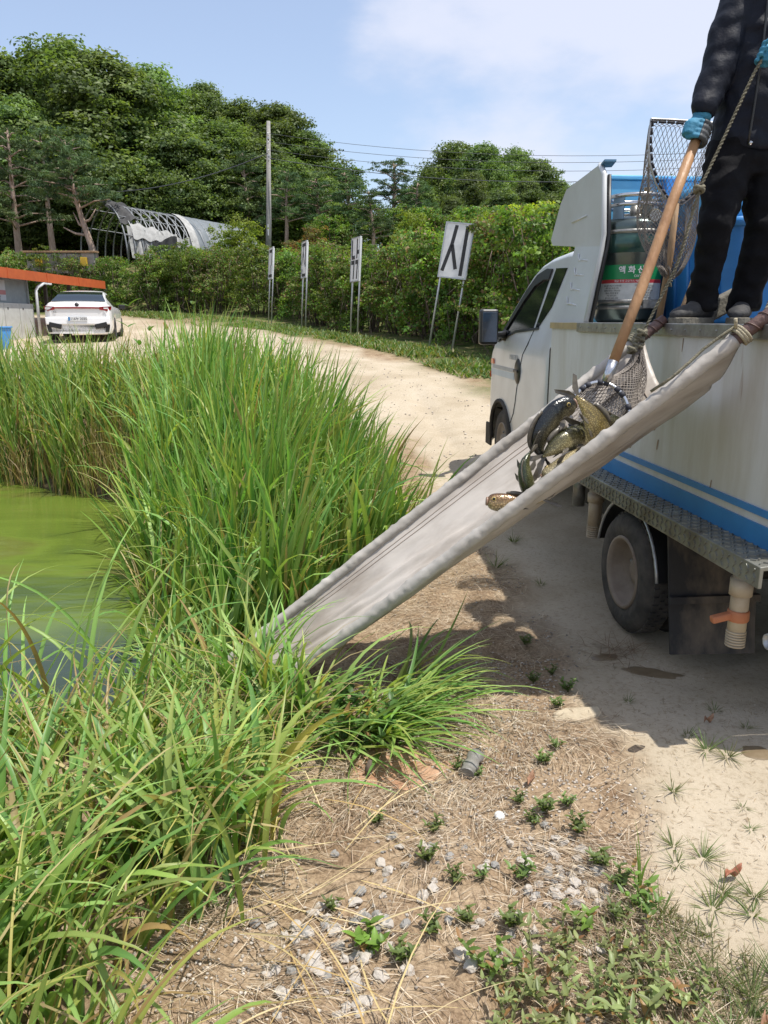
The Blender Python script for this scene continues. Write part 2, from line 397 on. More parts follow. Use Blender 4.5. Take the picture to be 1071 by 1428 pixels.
t.links.new(clr.outputs[0], mixw.inputs['Factor']); t.links.new(cw.outputs[0], mixw.inputs['B']); t.links.new(mixw.outputs['Result'], b.inputs['Base Color'])
rw = N(t, 'ShaderNodeMapRange'); rw.inputs['To Min'].default_value = .04; rw.inputs['To Max'].default_value = .13; t.links.new(clr.outputs[0], rw.inputs['Value']); t.links.new(rw.outputs[0], b.inputs['Roughness'])
b.inputs['IOR'].default_value = 1.33
nb = N(t, 'ShaderNodeTexNoise'); nb.inputs['Scale'].default_value = 3.5; nb.inputs['Detail'].default_value = 3; t.links.new(mpw.outputs[0], nb.inputs['Vector'])
bp = N(t, 'ShaderNodeBump'); bp.inputs['Strength'].default_value = .12; bp.inputs['Distance'].default_value = .05; t.links.new(nb.outputs['Fac'], bp.inputs['Height']); t.links.new(bp.outputs[0], b.inputs['Normal'])
mb = MB(); mb.grid([[(x, y, -.47) for x in np.linspace(-60, 0.2, 30)] for y in np.linspace(-9, 13.5, 20)])
tag(link('pond_water', mb.mesh('pond_water', m_water), base=False), kind='structure')

# ------------------------------------------------------------------ leaves and blades
M_REED = leafmat('reed_leaf', .38, .42, .4)
M_LEAF = leafmat('tree_leaf', .44, .5, .3, 1.42)
M_NEEDLE = leafmat('pine_needle', .25, .6, .2, 1.35)
M_STRAW = leafmat('dry_straw', .15, .7, .15)
M_BARK = pmat('bark', (.10, .075, .055), (.17, .13, .10), 9, .95, bump=.8, stretch=(1, 1, .25))
M_PINEBARK = pmat('pine_bark', (.30, .21, .16), (.42, .33, .27), 7, .95, bump=.8, stretch=(1, 1, .3))
def blades(base, L, az, t0, bend, W, col, tip, seg=7, fold=.25, rng=RNG, droop=1.6, roll=.5, wprof=1.0, minz=None):
    """strips of leaf: base (n,3), length, heading, first tilt, total bend, width, colour at foot and tip"""
    n = len(base); s = np.linspace(0, 1, seg + 1)[None, :]
    th = t0[:, None] + bend[:, None] * s ** droop
    az2 = az[:, None] + (rng.normal(0, .35, n)[:, None]) * s
    ds = (L / seg)[:, None]
    dx = np.sin(th) * np.cos(az2) * ds; dy = np.sin(th) * np.sin(az2) * ds; dz = np.cos(th) * ds
    P = np.zeros((n, seg + 1, 3)); P[:, 1:, 0] = np.cumsum(dx[:, :-1], 1); P[:, 1:, 1] = np.cumsum(dy[:, :-1], 1); P[:, 1:, 2] = np.cumsum(dz[:, :-1], 1)
    P += base[:, None, :]
    if minz is not None: P[:, :, 2] = np.maximum(P[:, :, 2], minz)
    T = np.stack([np.sin(th) * np.cos(az2), np.sin(th) * np.sin(az2), np.cos(th)], -1)
    ra = az[:, None] + rng.normal(0, roll, n)[:, None] + math.pi / 2 + rng.normal(0, .5, n)[:, None] * s
    B = np.stack([np.cos(ra), np.sin(ra), np.zeros_like(ra)], -1)
    B = B - T * (B * T).sum(-1, keepdims=True); B /= np.linalg.norm(B, axis=-1, keepdims=True) + 1e-9
    Nn = np.cross(T, B)
    wp = (np.minimum(1, .45 + 2.2 * s) * np.clip(1 - s ** 2.2, 0.03, 1) ** wprof)
    hw = (W[:, None] * wp / 2)[..., None]
    V = np.stack([P - B * hw + Nn * hw * fold, P - Nn * hw * fold * .4, P + B * hw + Nn * hw * fold], 2)
    C = col[:, None, :] * (1 - s[..., None] ** 1.5) + tip[:, None, :] * s[..., None] ** 1.5
    C = np.repeat(C[:, :, None, :], 3, 2); C[:, :, 1, :] *= 1.12
    k = 3; m = (seg + 1) * k
    o = []
    for i in range(seg):
        for j in range(2): o.append((i * k + j, i * k + j + 1, (i + 1) * k + j + 1, (i + 1) * k + j))
    F = (np.arange(n)[:, None, None] * m + np.array(o)[None]).reshape(-1, 4)
    return V.reshape(-1, 3), F, C.reshape(-1, 3)
def join(parts):
    Vs, Fs, Cs, o = [], [], [], 0
    for V, F, C in parts: Vs.append(V); Fs.append(F + o); Cs.append(C); o += len(V)
    return np.concatenate(Vs), np.concatenate(Fs), np.concatenate(Cs)
def pick(n, poly, dens=None):
    """n random points in a polygon"""
    xs = [p_[0] for p_ in poly]; ys = [p_[1] for p_ in poly]; out = np.zeros((0, 2))
    while len(out) < n:
        q = np.stack([RNG.uniform(min(xs), max(xs), n), RNG.uniform(min(ys), max(ys), n)], 1)
        k = inside(q[:, 0], q[:, 1], poly)
        if dens is not None: k &= RNG.random(n) < dens(q[:, 0], q[:, 1])
        out = np.concatenate([out, q[k]])
    return out[:n]
GREENS = 1.32 * np.array([(.102, .188, .044), (.13, .222, .055), (.16, .248, .068), (.085, .165, .042), (.195, .268, .080), (.14, .205, .046), (.225, .26, .066)])
DRY = np.array([(.34, .26, .12), (.42, .34, .17), (.30, .20, .09), (.38, .33, .10)])
def greens(n, dry=.05, ylw=.2, gain=1.0):
    c = GREENS[RNG.integers(0, len(GREENS), n)] * RNG.uniform(.8, 1.2, (n, 1)) * gain
    tip = c * RNG.uniform(1.0, 1.25, (n, 1)); y = RNG.random(n) < ylw
    tip[y] = tip[y] * .4 + np.array((.30, .27, .07)) * .6
    d = RNG.random(n) < dry; dc = DRY[RNG.integers(0, len(DRY), d.sum())] * RNG.uniform(.7, 1.15, (d.sum(), 1)); c[d] = dc; tip[d] = dc * 1.05
    return c, tip
def on_ground(q, dz=-.03): return np.concatenate([q, (gz(q[:, 0], q[:, 1]) + dz)[:, None]], 1)
TAU = 2 * math.pi
def clumped(n, poly, per=28, spread=.07):
    c = pick(max(1, n // per), poly); q = np.repeat(c, per, 0) + RNG.normal(0, spread, (len(c) * per, 2)); return q, np.repeat(np.arange(len(c)), per)
# tall bed on the right bank, behind the canvas chute
BED = [(-1.25, 4.15), (-.75, 3.75), (-.15, 3.95), (.1, 4.4), (.12, 5.2), (-.1, 6.2), (-.6, 7.3), (-1.0, 8.6), (-1.3, 9.6), (-2.2, 10.0), (-2.6, 8.6), (-2.35, 7.2), (-1.9, 5.8)]
parts = []
q, cid = clumped(3900, BED, 16, .06); n = len(q); base = on_ground(q, -.05)
caz = RNG.uniform(0, TAU, cid.max() + 1)
ctr = np.array([-1.3, 6.2]); out = np.arctan2(q[:, 1] - ctr[1], q[:, 0] - ctr[0])
fld = -.45 + (vn(q[:, 0], q[:, 1], .9, 2, 71) - .5) * 3.2
az = np.where(RNG.random(n) < .35, out + RNG.normal(0, .6, n), np.where(RNG.random(n) < .7, fld + RNG.normal(0, .45, n), caz[cid] + RNG.normal(0, .9, n)))
edge = np.clip(np.abs(pond_d(q[:, 0], q[:, 1]) - .9) / .9, 0, 1)
L = RNG.uniform(1.0, 1.72, n) * (1 - .16 * edge) * np.interp(q[:, 1], [4, 5.5, 7, 8.6], [.64, .72, .88, 1.0]) * np.where(q[:, 0] > -.5, .92, 1.08); c, tp = greens(n, .05, .22)
parts.append(blades(base, L, az, RNG.uniform(.0, .26, n), np.where(RNG.random(n) < .7, np.abs(RNG.normal(.32, .22, n)) + .06, np.abs(RNG.normal(1.1, .5, n)) + .3) + .12 * edge, RNG.uniform(.022, .050, n), c, tp, 9))
q, cid = clumped(1500, BED, 20, .08); n = len(q); c, tp = greens(n, .75, .5)      # dead low leaves and stalks
parts.append(blades(on_ground(q), RNG.uniform(.4, .9, n), RNG.uniform(0, TAU, n), RNG.uniform(.1, .5, n), RNG.uniform(.5, 2.0, n), RNG.uniform(.006, .016, n), c, tp, 6))
V, F, C = join(parts); o = link('reed_bed', np_mesh('reed_bed', V, F, M_REED, C, True), base=False)
tag(o, 'tall dense bed of green reeds growing between the pond and the sandy track', 'reeds', kind='stuff')
# far bank
FARB = [(-2.3, 8.35), (-3.5, 8.75), (-4.8, 9.5), (-8, 10.2), (-14, 11.6), (-14, 13.6), (-8, 12.2), (-4.2, 11.5), (-1.6, 10.4)]
parts = []
q, cid = clumped(5600, FARB, 18, .10); n = len(q); base = on_ground(q, -.05)
caz = RNG.uniform(0, TAU, cid.max() + 1); az = caz[cid] + RNG.normal(0, 1.0, n)
L = RNG.uniform(.8, 1.34, n); c, tp = greens(n, .09, .35, 1.0)
parts.append(blades(base, L, az, RNG.uniform(.0, .22, n), np.abs(RNG.normal(.65, .55, n)) + .1, RNG.uniform(.022, .042, n), c, tp, 7))
SH = [(-2.3, 8.0), (-3.3, 8.45), (-4.7, 9.3), (-8, 10.0), (-8, 10.5), (-4.7, 9.85), (-3.3, 9.05), (-2.1, 8.7)]
q, cid = clumped(2600, SH, 16, .06); n = len(q); c, tp = greens(n, .85, .5)
parts.append(blades(on_ground(q), RNG.uniform(.35, .85, n), RNG.uniform(0, TAU, n), RNG.uniform(.0, .25, n), RNG.uniform(.1, 1.4, n), RNG.uniform(.008, .016, n), c, tp, 5))
V, F, C = join(parts); o = link('reed_bed', np_mesh('reed_bed', V, F, M_REED, C, True), base=False)
tag(o, 'reeds with straw-brown feet lining the far bank in front of the white car', 'reeds', kind='stuff')
# near bank: long arching leaves
NEAR = [(-.52, 1.15), (-.55, 1.5), (-.42, 2.0), (-.34, 2.4), (-.36, 2.65), (-.7, 2.85), (-1.3, 2.75), (-2.1, 2.5), (-2.9, 2.2), (-2.6, 1.1), (-1.6, .5), (-.8, .6)]
parts = []
q, cid = clumped(2300, NEAR, 16, .08); n = len(q); base = on_ground(q)
caz = RNG.uniform(0, TAU, cid.max() + 1); az = np.where(RNG.random(n) < .45, RNG.normal(.2, .8, n), caz[cid] + RNG.normal(0, 1.1, n))
keep = ~((az % TAU > 3.9) & (az % TAU < 5.5) & (q[:, 1] < 1.4)); L = RNG.uniform(.35, .80, n) * np.interp(q[:, 1], [1.1, 1.5, 2.1, 2.5, 2.8], [.8, 1.0, .85, .55, .42])
c, tp = greens(n, .08, .42, 1.05)
parts.append(blades(base[keep], L[keep], az[keep], RNG.uniform(.05, .6, n)[keep], RNG.uniform(.3, 2.3, n)[keep], (RNG.uniform(.012, .03, n) + .018 * RNG.random(n) ** 3)[keep], c[keep], tp[keep], 10))
q, cid = clumped(900, NEAR, 12, .09); n = len(q); c, tp = greens(n, .9, .5)
parts.append(blades(on_ground(q), RNG.uniform(.3, .75, n), RNG.uniform(0, TAU, n), RNG.uniform(.2, .9, n), RNG.uniform(.6, 2.2, n), RNG.uniform(.004, .013, n), c, tp, 8))
# leaves round the foot of the chute, thrown over towards the track
FOOT = [(-.35, 2.62), (-.1, 2.6), (.10, 2.85), (.12, 3.1), (-.15, 2.85), (-.45, 2.8)]
q, cid = clumped(240, FOOT, 16, .06); n = len(q); c, tp = greens(n, .03, .2, 1.05)
parts.append(blades(on_ground(q), RNG.uniform(.25, .62, n), RNG.normal(-.3, .8, n), RNG.uniform(.6, 1.15, n), RNG.uniform(.5, 1.25, n), RNG.uniform(.012, .024, n), c, tp, 10))
FRONT = [(-.75, 2.74), (-.25, 2.70), (-.3, 2.95), (-.7, 3.02)]
q, cid = clumped(105, FRONT, 13, .06); n = len(q); c, tp = greens(n, .05, .3, 1.05)
parts.append(blades(on_ground(q), RNG.uniform(.35, .7, n), RNG.uniform(0, TAU, n), RNG.uniform(.05, .5, n), RNG.uniform(.5, 1.8, n), RNG.uniform(.014, .028, n), c, tp, 9))
SIDE = [(-1.2, 3.0), (-.75, 2.9), (-.85, 3.4), (-1.15, 3.7)]
q, cid = clumped(170, SIDE, 14, .07); n = len(q); c, tp = greens(n, .06, .3, 1.05)
parts.append(blades(on_ground(q), RNG.uniform(.35, .65, n), RNG.uniform(0, TAU, n), RNG.uniform(.1, .6, n), RNG.uniform(.6, 1.9, n), RNG.uniform(.010, .022, n), c, tp, 9))
# a few long leaves reaching out over the water
q = np.stack([RNG.uniform(-2.0, -1.0, 44), RNG.uniform(2.45, 2.95, 44)], 1); n = len(q); c, tp = greens(n, .05, .4, 1.15)
parts.append(blades(on_ground(q), RNG.uniform(.7, 1.1, n), RNG.uniform(0, TAU, n), RNG.uniform(.1, .4, n), RNG.uniform(.8, 1.8, n), RNG.uniform(.018, .030, n), c, tp, 12))
V, F, C = join(parts); o = link('bank_grass', np_mesh('bank_grass', V, F, M_REED, C, True), base=False)
tag(o, 'long arching grass leaves, some yellowed, on the bank beside the straw ground', 'grass', kind='stuff')
# dry straw lying on the ground
STR = [(-.75, 1.0), (1.15, .95), (.95, 1.6), (.95, 2.4), (1.0, 3.0), (.85, 4.5), (.75, 6.8), (.2, 6.8), (.05, 4.2), (-.2, 3.0), (-.6, 2.2)]
def sdens(x, y): return np.clip(strawm(x, y) * 1.1, 0, 1) * np.clip((vn(x, y, 2.6, 3, 31) - .25) * 2.6, .08, 1) * np.where(y > 3.4, .55, 1)
q = pick(21000, STR, sdens); n = len(q)
dc = np.array([(.42, .34, .25), (.50, .42, .32), (.33, .25, .18), (.56, .48, .37), (.26, .19, .13)])[RNG.integers(0, 5, n)] * RNG.uniform(.75, 1.2, (n, 1))
fl = np.repeat(RNG.uniform(0, TAU, 400), -(-n // 400))[:n]; fl = np.where(RNG.random(n) < .4, (vn(q[:, 0], q[:, 1], 1.5, 2, 33) * 9), RNG.uniform(0, TAU, n))
b_ = on_ground(q, .003 + RNG.random(n) * .012)
V, F, C = blades(b_, RNG.uniform(.02, .10, n), fl, RNG.uniform(1.25, 1.58, n), RNG.uniform(-.15, .45, n), RNG.uniform(.0012, .0032, n), dc, dc, 3, .3, roll=.9)
V[:, 2] = np.maximum(V[:, 2], gz(V[:, 0], V[:, 1]) + .001)
parts = [(V, F, C)]
q = pick(60, [(-.6, 1.1), (.05, 1.1), (.0, 1.8), (-.15, 2.4), (-.55, 2.4)]); n = len(q)                       # longer golden stalks near the green
dc = np.array([(.50, .40, .20), (.56, .46, .27), (.42, .30, .13)])[RNG.integers(0, 3, n)]
parts.append(blades(on_ground(q, .01), RNG.uniform(.2, .55, n), RNG.normal(.2, 1.0, n), RNG.uniform(1.0, 1.5, n), RNG.uniform(-.1, .7, n), RNG.uniform(.003, .007, n), dc, dc, 6))
q = pick(2600, [(.7, 1.2), (1.7, 1.2), (2.0, 3.0), (1.5, 5.2), (.6, 6)], lambda x, y: sandm(x, y) * np.clip((vn(x, y, 2, 2, 61) - .2) * 1.5, .1, 1)); n = len(q)
dc = np.array([(.25, .18, .11), (.34, .26, .17), (.16, .12, .07)])[RNG.integers(0, 3, n)]
parts.append(blades(on_ground(q, .002), RNG.uniform(.006, .035, n), RNG.uniform(0, TAU, n), RNG.uniform(1.3, 1.55, n), RNG.uniform(0, .2, n), RNG.uniform(.0012, .003, n), dc, dc, 2, .3))
V, F, C = join(parts); V[:, 2] = np.maximum(V[:, 2], gz(V[:, 0], V[:, 1]) + .001)
o = link('dry_straw', np_mesh('dry_straw', V, F, M_STRAW, C), base=False)
tag(o, 'matted dry straw lying over the ground between the grass and the sand', 'straw', kind='stuff')
# verge below the signs
VER = [(2.9, 13), (2.2, 14.8), (.9, 17.6), (-1.1, 22), (-2.8, 26), (-4.8, 30), (-7.5, 32.4), (-12, 34), (-12, 32.6), (-8, 30.6), (-5.6, 28.6), (-3.6, 24.8), (-1.8, 20.6), (.1, 16.4), (1.3, 13.2)]
vd = lambda x, y: np.clip((vn(x, y, 1.1, 3, 41) - .35) * 3 + .15, 0, 1) * smooth01(-2.2, -.9, hedge_d(x, y))
q = pick(11000, VER, vd); n = len(q); c = np.array([(.07, .13, .03), (.11, .18, .04), (.16, .19, .05), (.09, .15, .04), (.22, .19, .08)])[RNG.integers(0, 5, n)] * RNG.uniform(.7, 1.2, (n, 1))
V, F, C = blades(on_ground(q, -.01), RNG.uniform(.06, .20, n) * (.6 + vn(q[:, 0], q[:, 1], .8, 2, 43)), RNG.uniform(0, TAU, n), RNG.uniform(.3, 1.1, n), RNG.uniform(.2, 1.2, n), RNG.uniform(.02, .045, n), c, c * 1.15, 3)
o = link('verge_grass', np_mesh('verge_grass', V, F, M_REED, C), base=False)
tag(o, 'low weeds and grass along the foot of the signs beside the track', 'grass', kind='stuff')

# ------------------------------------------------------------------ trees and shrubs
def leaf_cards(P, Nn, size, asp, col, rng):
    n = len(P); Nn = Nn / (np.linalg.norm(Nn, axis=1, keepdims=True) + 1e-9)
    r = rng.normal(size=(n, 3)); U = np.cross(Nn, r); U /= np.linalg.norm(U, axis=1, keepdims=True) + 1e-9
    W_ = np.cross(Nn, U); s = size[:, None]
    V = np.stack([P - U * s * .5, P - W_ * s * .5 * asp + Nn * s * .10, P + U * s * .5 - Nn * s * .12, P + W_ * s * .5 * asp + Nn * s * .10], 1)
    return V.reshape(-1, 3), np.arange(n * 4).reshape(-1, 4), np.repeat(col, 4, 0)
def crown(lobes, per, size, asp, tones, rng, up=.35, out=.8, fill=.3, jit=.55, shellp=.45):
    Vs = []
    for (c, r) in lobes:
        c = np.array(c); r = np.array(r) if hasattr(r, '__len__') else np.array((r, r, r * .8))
        n = max(4, int(per * (r[0] * r[1] + r[0] * r[2]) / 2))
        d = rng.normal(size=(n, 3)); d /= np.linalg.norm(d, axis=1, keepdims=True)
        d[:, 2] = np.where((d[:, 2] < -.35) & (rng.random(n) < .6), -d[:, 2], d[:, 2])
        ns = max(5, n // 34); g = rng.integers(0, ns, n)                      # leaves gather in tufts round the limb ends
        sd_ = d[:ns] if ns <= n else d; srad = np.where(rng.random(ns) < fill, rng.uniform(.3, .8, ns), rng.uniform(.78, 1.18, ns))
        P = c + sd_[g] * r * srad[g][:, None] + rng.normal(0, 1, (n, 3)) * r * np.array((.20, .20, .14))
        Nn = (P - c) / (r + 1e-6) * out + rng.normal(0, jit, (n, 3)) + np.array((0, 0, up))
        tone = np.array(tones)[rng.integers(0, len(tones), ns)] * rng.uniform(.75, 1.25, (ns, 1)) * rng.uniform(.88, 1.14)
        cc = tone[g] * rng.uniform(.78, 1.25, (n, 1))
        Vs.append(leaf_cards(P, Nn, size * rng.uniform(.65, 1.35, n), asp, cc, rng))
    return join(Vs)
def make_tree(seed, tones, spread=.36, nl=60, per=860, size=.17):
    """10 m tall broadleaf tree about the origin: returns (trunk mesh, crown mesh)"""
    rng = np.random.default_rng(seed); rr = random.Random(seed)
    H = 10.0; lobes = []; mb = MB()
    top = Vector((rr.uniform(-.4, .4), rr.uniform(-.4, .4), 7.4))
    pts = [Vector((0, 0, -.6)), Vector((rr.uniform(-.1, .1), 0, 1.5)), Vector((top.x * .4, top.y * .4, 4)), top]
    mb.tube(pts, [.32, .24, .17, .05], 8)
    for i in range(nl):
        z = 2.2 + 7.0 * (i + .5) / nl; k = (z - 2.2) / 7.0
        rad = H * spread * (math.sin(math.pi * min(1, .16 + .84 * k) ** .8) * .95 + .05) * rr.uniform(.35, 1.05)
        a = i * 2.4 + rr.uniform(-.5, .5); r = rr.uniform(.9, 1.5) * (1.1 - .35 * k)
        c = (math.cos(a) * rad, math.sin(a) * rad, z + rr.uniform(-.3, .4)); lobes.append((c, (r, r, r * .72)))
        if i % 3 == 0 and z < 8:
            st = Vector((0, 0, max(1.4, z - 2.2))); mid = (st + Vector(c)) * .5 + Vector((0, 0, -.25))
            mb.tube([st, mid, Vector(c)], [.10, .07, .03], 5)
    lobes.append(((top.x, top.y, 9.1), (1.1, 1.1, .9)))
    V, F, C = crown(lobes, per, size, .62, tones, rng, fill=.4)
    return mb.mesh('trunk', M_BARK), np_mesh('crown', V, F, M_LEAF, C)
def make_pine(seed, lean=(0, 0), H=10.0, first=.35, spread=3.0, per=300, bare=None):
    rng = np.random.default_rng(seed); rr = random.Random(seed); mb = MB(); lobes = []
    def tp(z): k = max(z, 0) / H; return Vector((lean[0] * k + math.sin(k * 5 + seed) * .22, lean[1] * k, z))
    mb.tube([tp(H * k / 10) if k else tp(-.8) + Vector((0, 0, -.4)) for k in range(11)], [.30 - .024 * k for k in range(11)], 8)
    nb = 26
    for i in range(nb):
        k = i / (nb - 1); z = H * (first + (1 - first) * k); a = i * 2.4 + rr.uniform(-.6, .6)
        ln = spread * (1.05 - .75 * k) * rr.uniform(.6, 1.1); p0 = tp(z * .96)
        e_ = p0 + Vector((math.cos(a) * ln, math.sin(a) * ln, rr.uniform(-.1, .7)))
        mb.tube([p0, (p0 + e_) / 2 + Vector((0, 0, .18)), e_], [.08, .05, .02], 5)
        for q in (.55, .85, 1.05):
            c = p0.lerp(e_, q) + Vector((rr.uniform(-.4, .4), rr.uniform(-.4, .4), rr.uniform(0, .3)))
            r = rr.uniform(.5, .95) * (1.05 - .3 * k); lobes.append((tuple(c), (r, r, r * .42)))
    if bare:
        for (z, dx, dy, dz) in bare:
            p0 = tp(z); mb.tube([p0, p0 + Vector((dx * .5, dy * .5, dz * .2)), p0 + Vector((dx, dy, dz))], [.11, .08, .03], 6)
    t_ = [(.055, .095, .04), (.07, .115, .045), (.045, .08, .04), (.085, .125, .05)]
    V, F, C = crown(lobes, per, .36, .16, t_, rng, up=.2, out=.2, fill=.45, jit=1.0)
    return mb.mesh('trunk', M_PINEBARK), np_mesh('crown', V, F, M_NEEDLE, C)
def make_shrub(seed, tones, rx, ry, h, nl=40, per=1500, size=.085, dead=0.0, low=True):
    rng = np.random.default_rng(seed); rr = random.Random(seed); lobes = []; mb = MB()
    for i in range(nl):
        k = rr.random() ** .8; z = h * (.08 + .86 * k); sq = 1 - .45 * k ** 2.2
        a = rr.uniform(0, TAU); q = rr.uniform(.35, 1.0); r = rr.uniform(.22, .45) * min(1.1, h / 2.6)
        c = (math.cos(a) * rx * q * sq, math.sin(a) * ry * q * sq, z); lobes.append((c, (r * 1.15, r * 1.15, r)))
        if i % 3 == 0: mb.tube([(c[0] * .25, c[1] * .25, -.3), (c[0] * .6, c[1] * .6, z * .5), c], [.035, .025, .008], 5)
    V, F, C = crown(lobes, per, size, .7, tones, rng, up=.25, out=.7, fill=.35)
    if dead:
        n = int(len(C) // 4 * dead); k = rng.choice(len(C) // 4, n, replace=False)
        dc = np.array([(.15, .10, .05), (.20, .14, .075), (.11, .075, .045)])[rng.integers(0, 3, n)]
        C = C.reshape(-1, 4, 3); C[k] = dc[:, None, :]; C = C.reshape(-1, 3)
        for _ in range(26):
            a = rr.uniform(0, TAU); z = rr.uniform(.2, h * .85); x, y = math.cos(a) * rx * .95, math.sin(a) * ry * .95
            mb.tube([(x, y, z), (x * 1.08 + rr.uniform(-.3, .3), y * 1.08, z - .2), (x * 1.1 + rr.uniform(-.5, .5), y * 1.1, max(0, z - rr.uniform(.4, 1.2)))], [.009, .008, .005], 4)
    return mb.mesh('stems', M_BARK), np_mesh('foliage', V, F, M_LEAF, C)
T_DK = [(.068, .105, .034), (.082, .122, .038), (.060, .095, .036), (.098, .142, .042), (.115, .158, .046)]
T_MD = [(.085, .130, .036), (.105, .155, .042), (.125, .172, .046), (.072, .115, .038)]
T_HG = [(.085, .150, .032), (.11, .18, .038), (.068, .12, .028), (.145, .215, .042), (.11, .155, .036)]
T_YL = [(.20, .25, .03), (.26, .29, .035), (.15, .21, .03)]
T_RD = [(.16, .085, .035), (.12, .10, .03), (.19, .11, .04), (.09, .12, .03)]
TREES = [make_tree(s, T_DK if s % 2 else T_MD, sp) for s, sp in ((1, .36), (2, .40), (3, .34), (4, .42))]
PINES = [make_pine(11, (.5, .2)), make_pine(12, (-.4, .1), spread=2.6), make_pine(13, (1.1, 0), first=.5, spread=3.4)]
PINE_LEAN = make_pine(14, (-1.9, .2), first=.60, spread=2.9, bare=[(4.1, -1.6, .1, .5), (4.9, .9, .1, .9), (4.6, -.8, .3, 1.0)])
SHRUBS = [make_shrub(s, T_HG, 1.35, 1.15, 3.0, dead=d) for s, d in ((21, .08), (22, .26), (23, .05), (24, .18))]
SH_LOW = [make_shrub(s, T_HG, 1.3, 1.1, 1.6, 30, 1500, .08, dead=d) for s, d in ((31, .04), (32, .10))]
SH_YL = make_shrub(41, T_YL, .8, .8, 3.2, 22, 1100, .10); SH_RD = make_shrub(42, T_RD, 1.1, 1.0, 3.0, 26, 1400, .085)
SH_LT = make_shrub(43, [(.15, .21, .035), (.19, .25, .04), (.11, .17, .03)], 1.0, .9, 3.2, 26, 1300, .09)
def plant(pair, name, part, label, cat, group, loc, sc, rz, sxy=1.0):
    o = bpy.data.objects.new(name, None); COL.objects.link(o); o.empty_display_size = .1
    o.location = loc; o.rotation_euler = (0, 0, rz); o.scale = (sc * sxy, sc * sxy, sc); tag(o, label, cat, group)
    for nm, me in zip(part, pair):
        c = bpy.data.objects.new(nm, me); COL.objects.link(c); c.parent = o
    return o
FP = 1072.0; CP, SP = math.cos(R(14.04)), math.sin(R(14.04))
def place(u, y):
    """ground point seen in column u at the distance y"""
    k = (714 - 300) / FP; t_ = y / (CP + k * SP); return ((u - 535.5) / FP * t_, y)
def ztop(v, y): k = (714 - v) / FP; return 1.5 + y / (CP + k * SP) * (-SP + k * CP)
TL = ['mid green broadleaf tree with a narrow crown in the hillside wood', 'dark green broadleaf tree with a broad crown in the hillside wood', 'mid green broadleaf tree with a spreading crown in the hillside wood', 'dark green broadleaf tree with a slim crown in the hillside wood']
rr = random.Random(5)
def tree_at(u, v, y, i, kind='t', sxy=1.0, lab=None, grp=None):
    x, y = place(u, y); z = float(gz(x, y, False)); h = max(3.0, ztop(v, y) - z)
    if kind == 't': return plant(TREES[i % 4], 'broadleaf_tree', ('trunk', 'crown'), lab or TL[i % 4], 'tree', grp or TL[i % 4].split(' broadleaf')[0] + ' trees of the wood', (x, y, z), h / 10.0, rr.uniform(0, TAU), sxy)
    return plant(PINES[i % 3], 'pine_tree', ('trunk', 'crown'), lab or 'pine with layered blue-green needles at the edge of the wood', 'tree', grp or 'pines at the edge of the wood', (x, y, z), h / 10.4, rr.uniform(0, TAU), sxy)
for i, (u, v, y) in enumerate([(-150, 60, 56), (-70, 62, 52), (5, 66, 51), (62, 84, 54), (108, 62, 53), (170, 80, 51), (212, 96, 55), (262, 128, 60), (296, 120, 62), (345, 142, 60), (392, 146, 56), (425, 186, 55),
        (-30, 140, 46), (40, 135, 47), (120, 150, 49), (190, 165, 50), (255, 180, 49), (318, 170, 52), (372, 196, 51), (412, 226, 50), (160, 215, 48.5), (232, 225, 49), (290, 235, 49), (30, 225, 46), (340, 250, 50)]):
    tree_at(u, v, y, i + (i // 4), 't', rr.uniform(1.15, 1.45))
for i, (u, v, y) in enumerate([(632, 200, 62), (668, 203, 60), (715, 208, 61), (748, 222, 59), (605, 238, 66), (775, 250, 60), (690, 225, 57), (655, 240, 54), (590, 258, 50), (735, 250, 54), (800, 262, 56), (700, 262, 50), (770, 285, 48), (630, 275, 49), (860, 270, 60)]):
    tree_at(u, v, y, i + 1, 't', rr.uniform(.95, 1.2), 'airy broadleaf tree standing beyond the signs under the power lines', 'trees beyond the signs')
for i, (u, v, y) in enumerate([(20, 172, 40), (345, 205, 48), (392, 232, 45), (540, 218, 47), (490, 236, 45), (448, 240, 46), (585, 250, 46), (520, 262, 42), (70, 178, 43)]):
    tree_at(u, v, y, i, 'p', 1.25 if 440 < u < 600 else 1.0)
x, y = place(137, 38); plant(PINE_LEAN, 'pine_tree', ('trunk', 'crown'), 'leaning pine with bare forked trunk in front of the torn greenhouse', 'tree', None, (x, y, float(gz(x, y, False))), (ztop(185, 38) - float(gz(x, y, False))) / 10.4, 0)
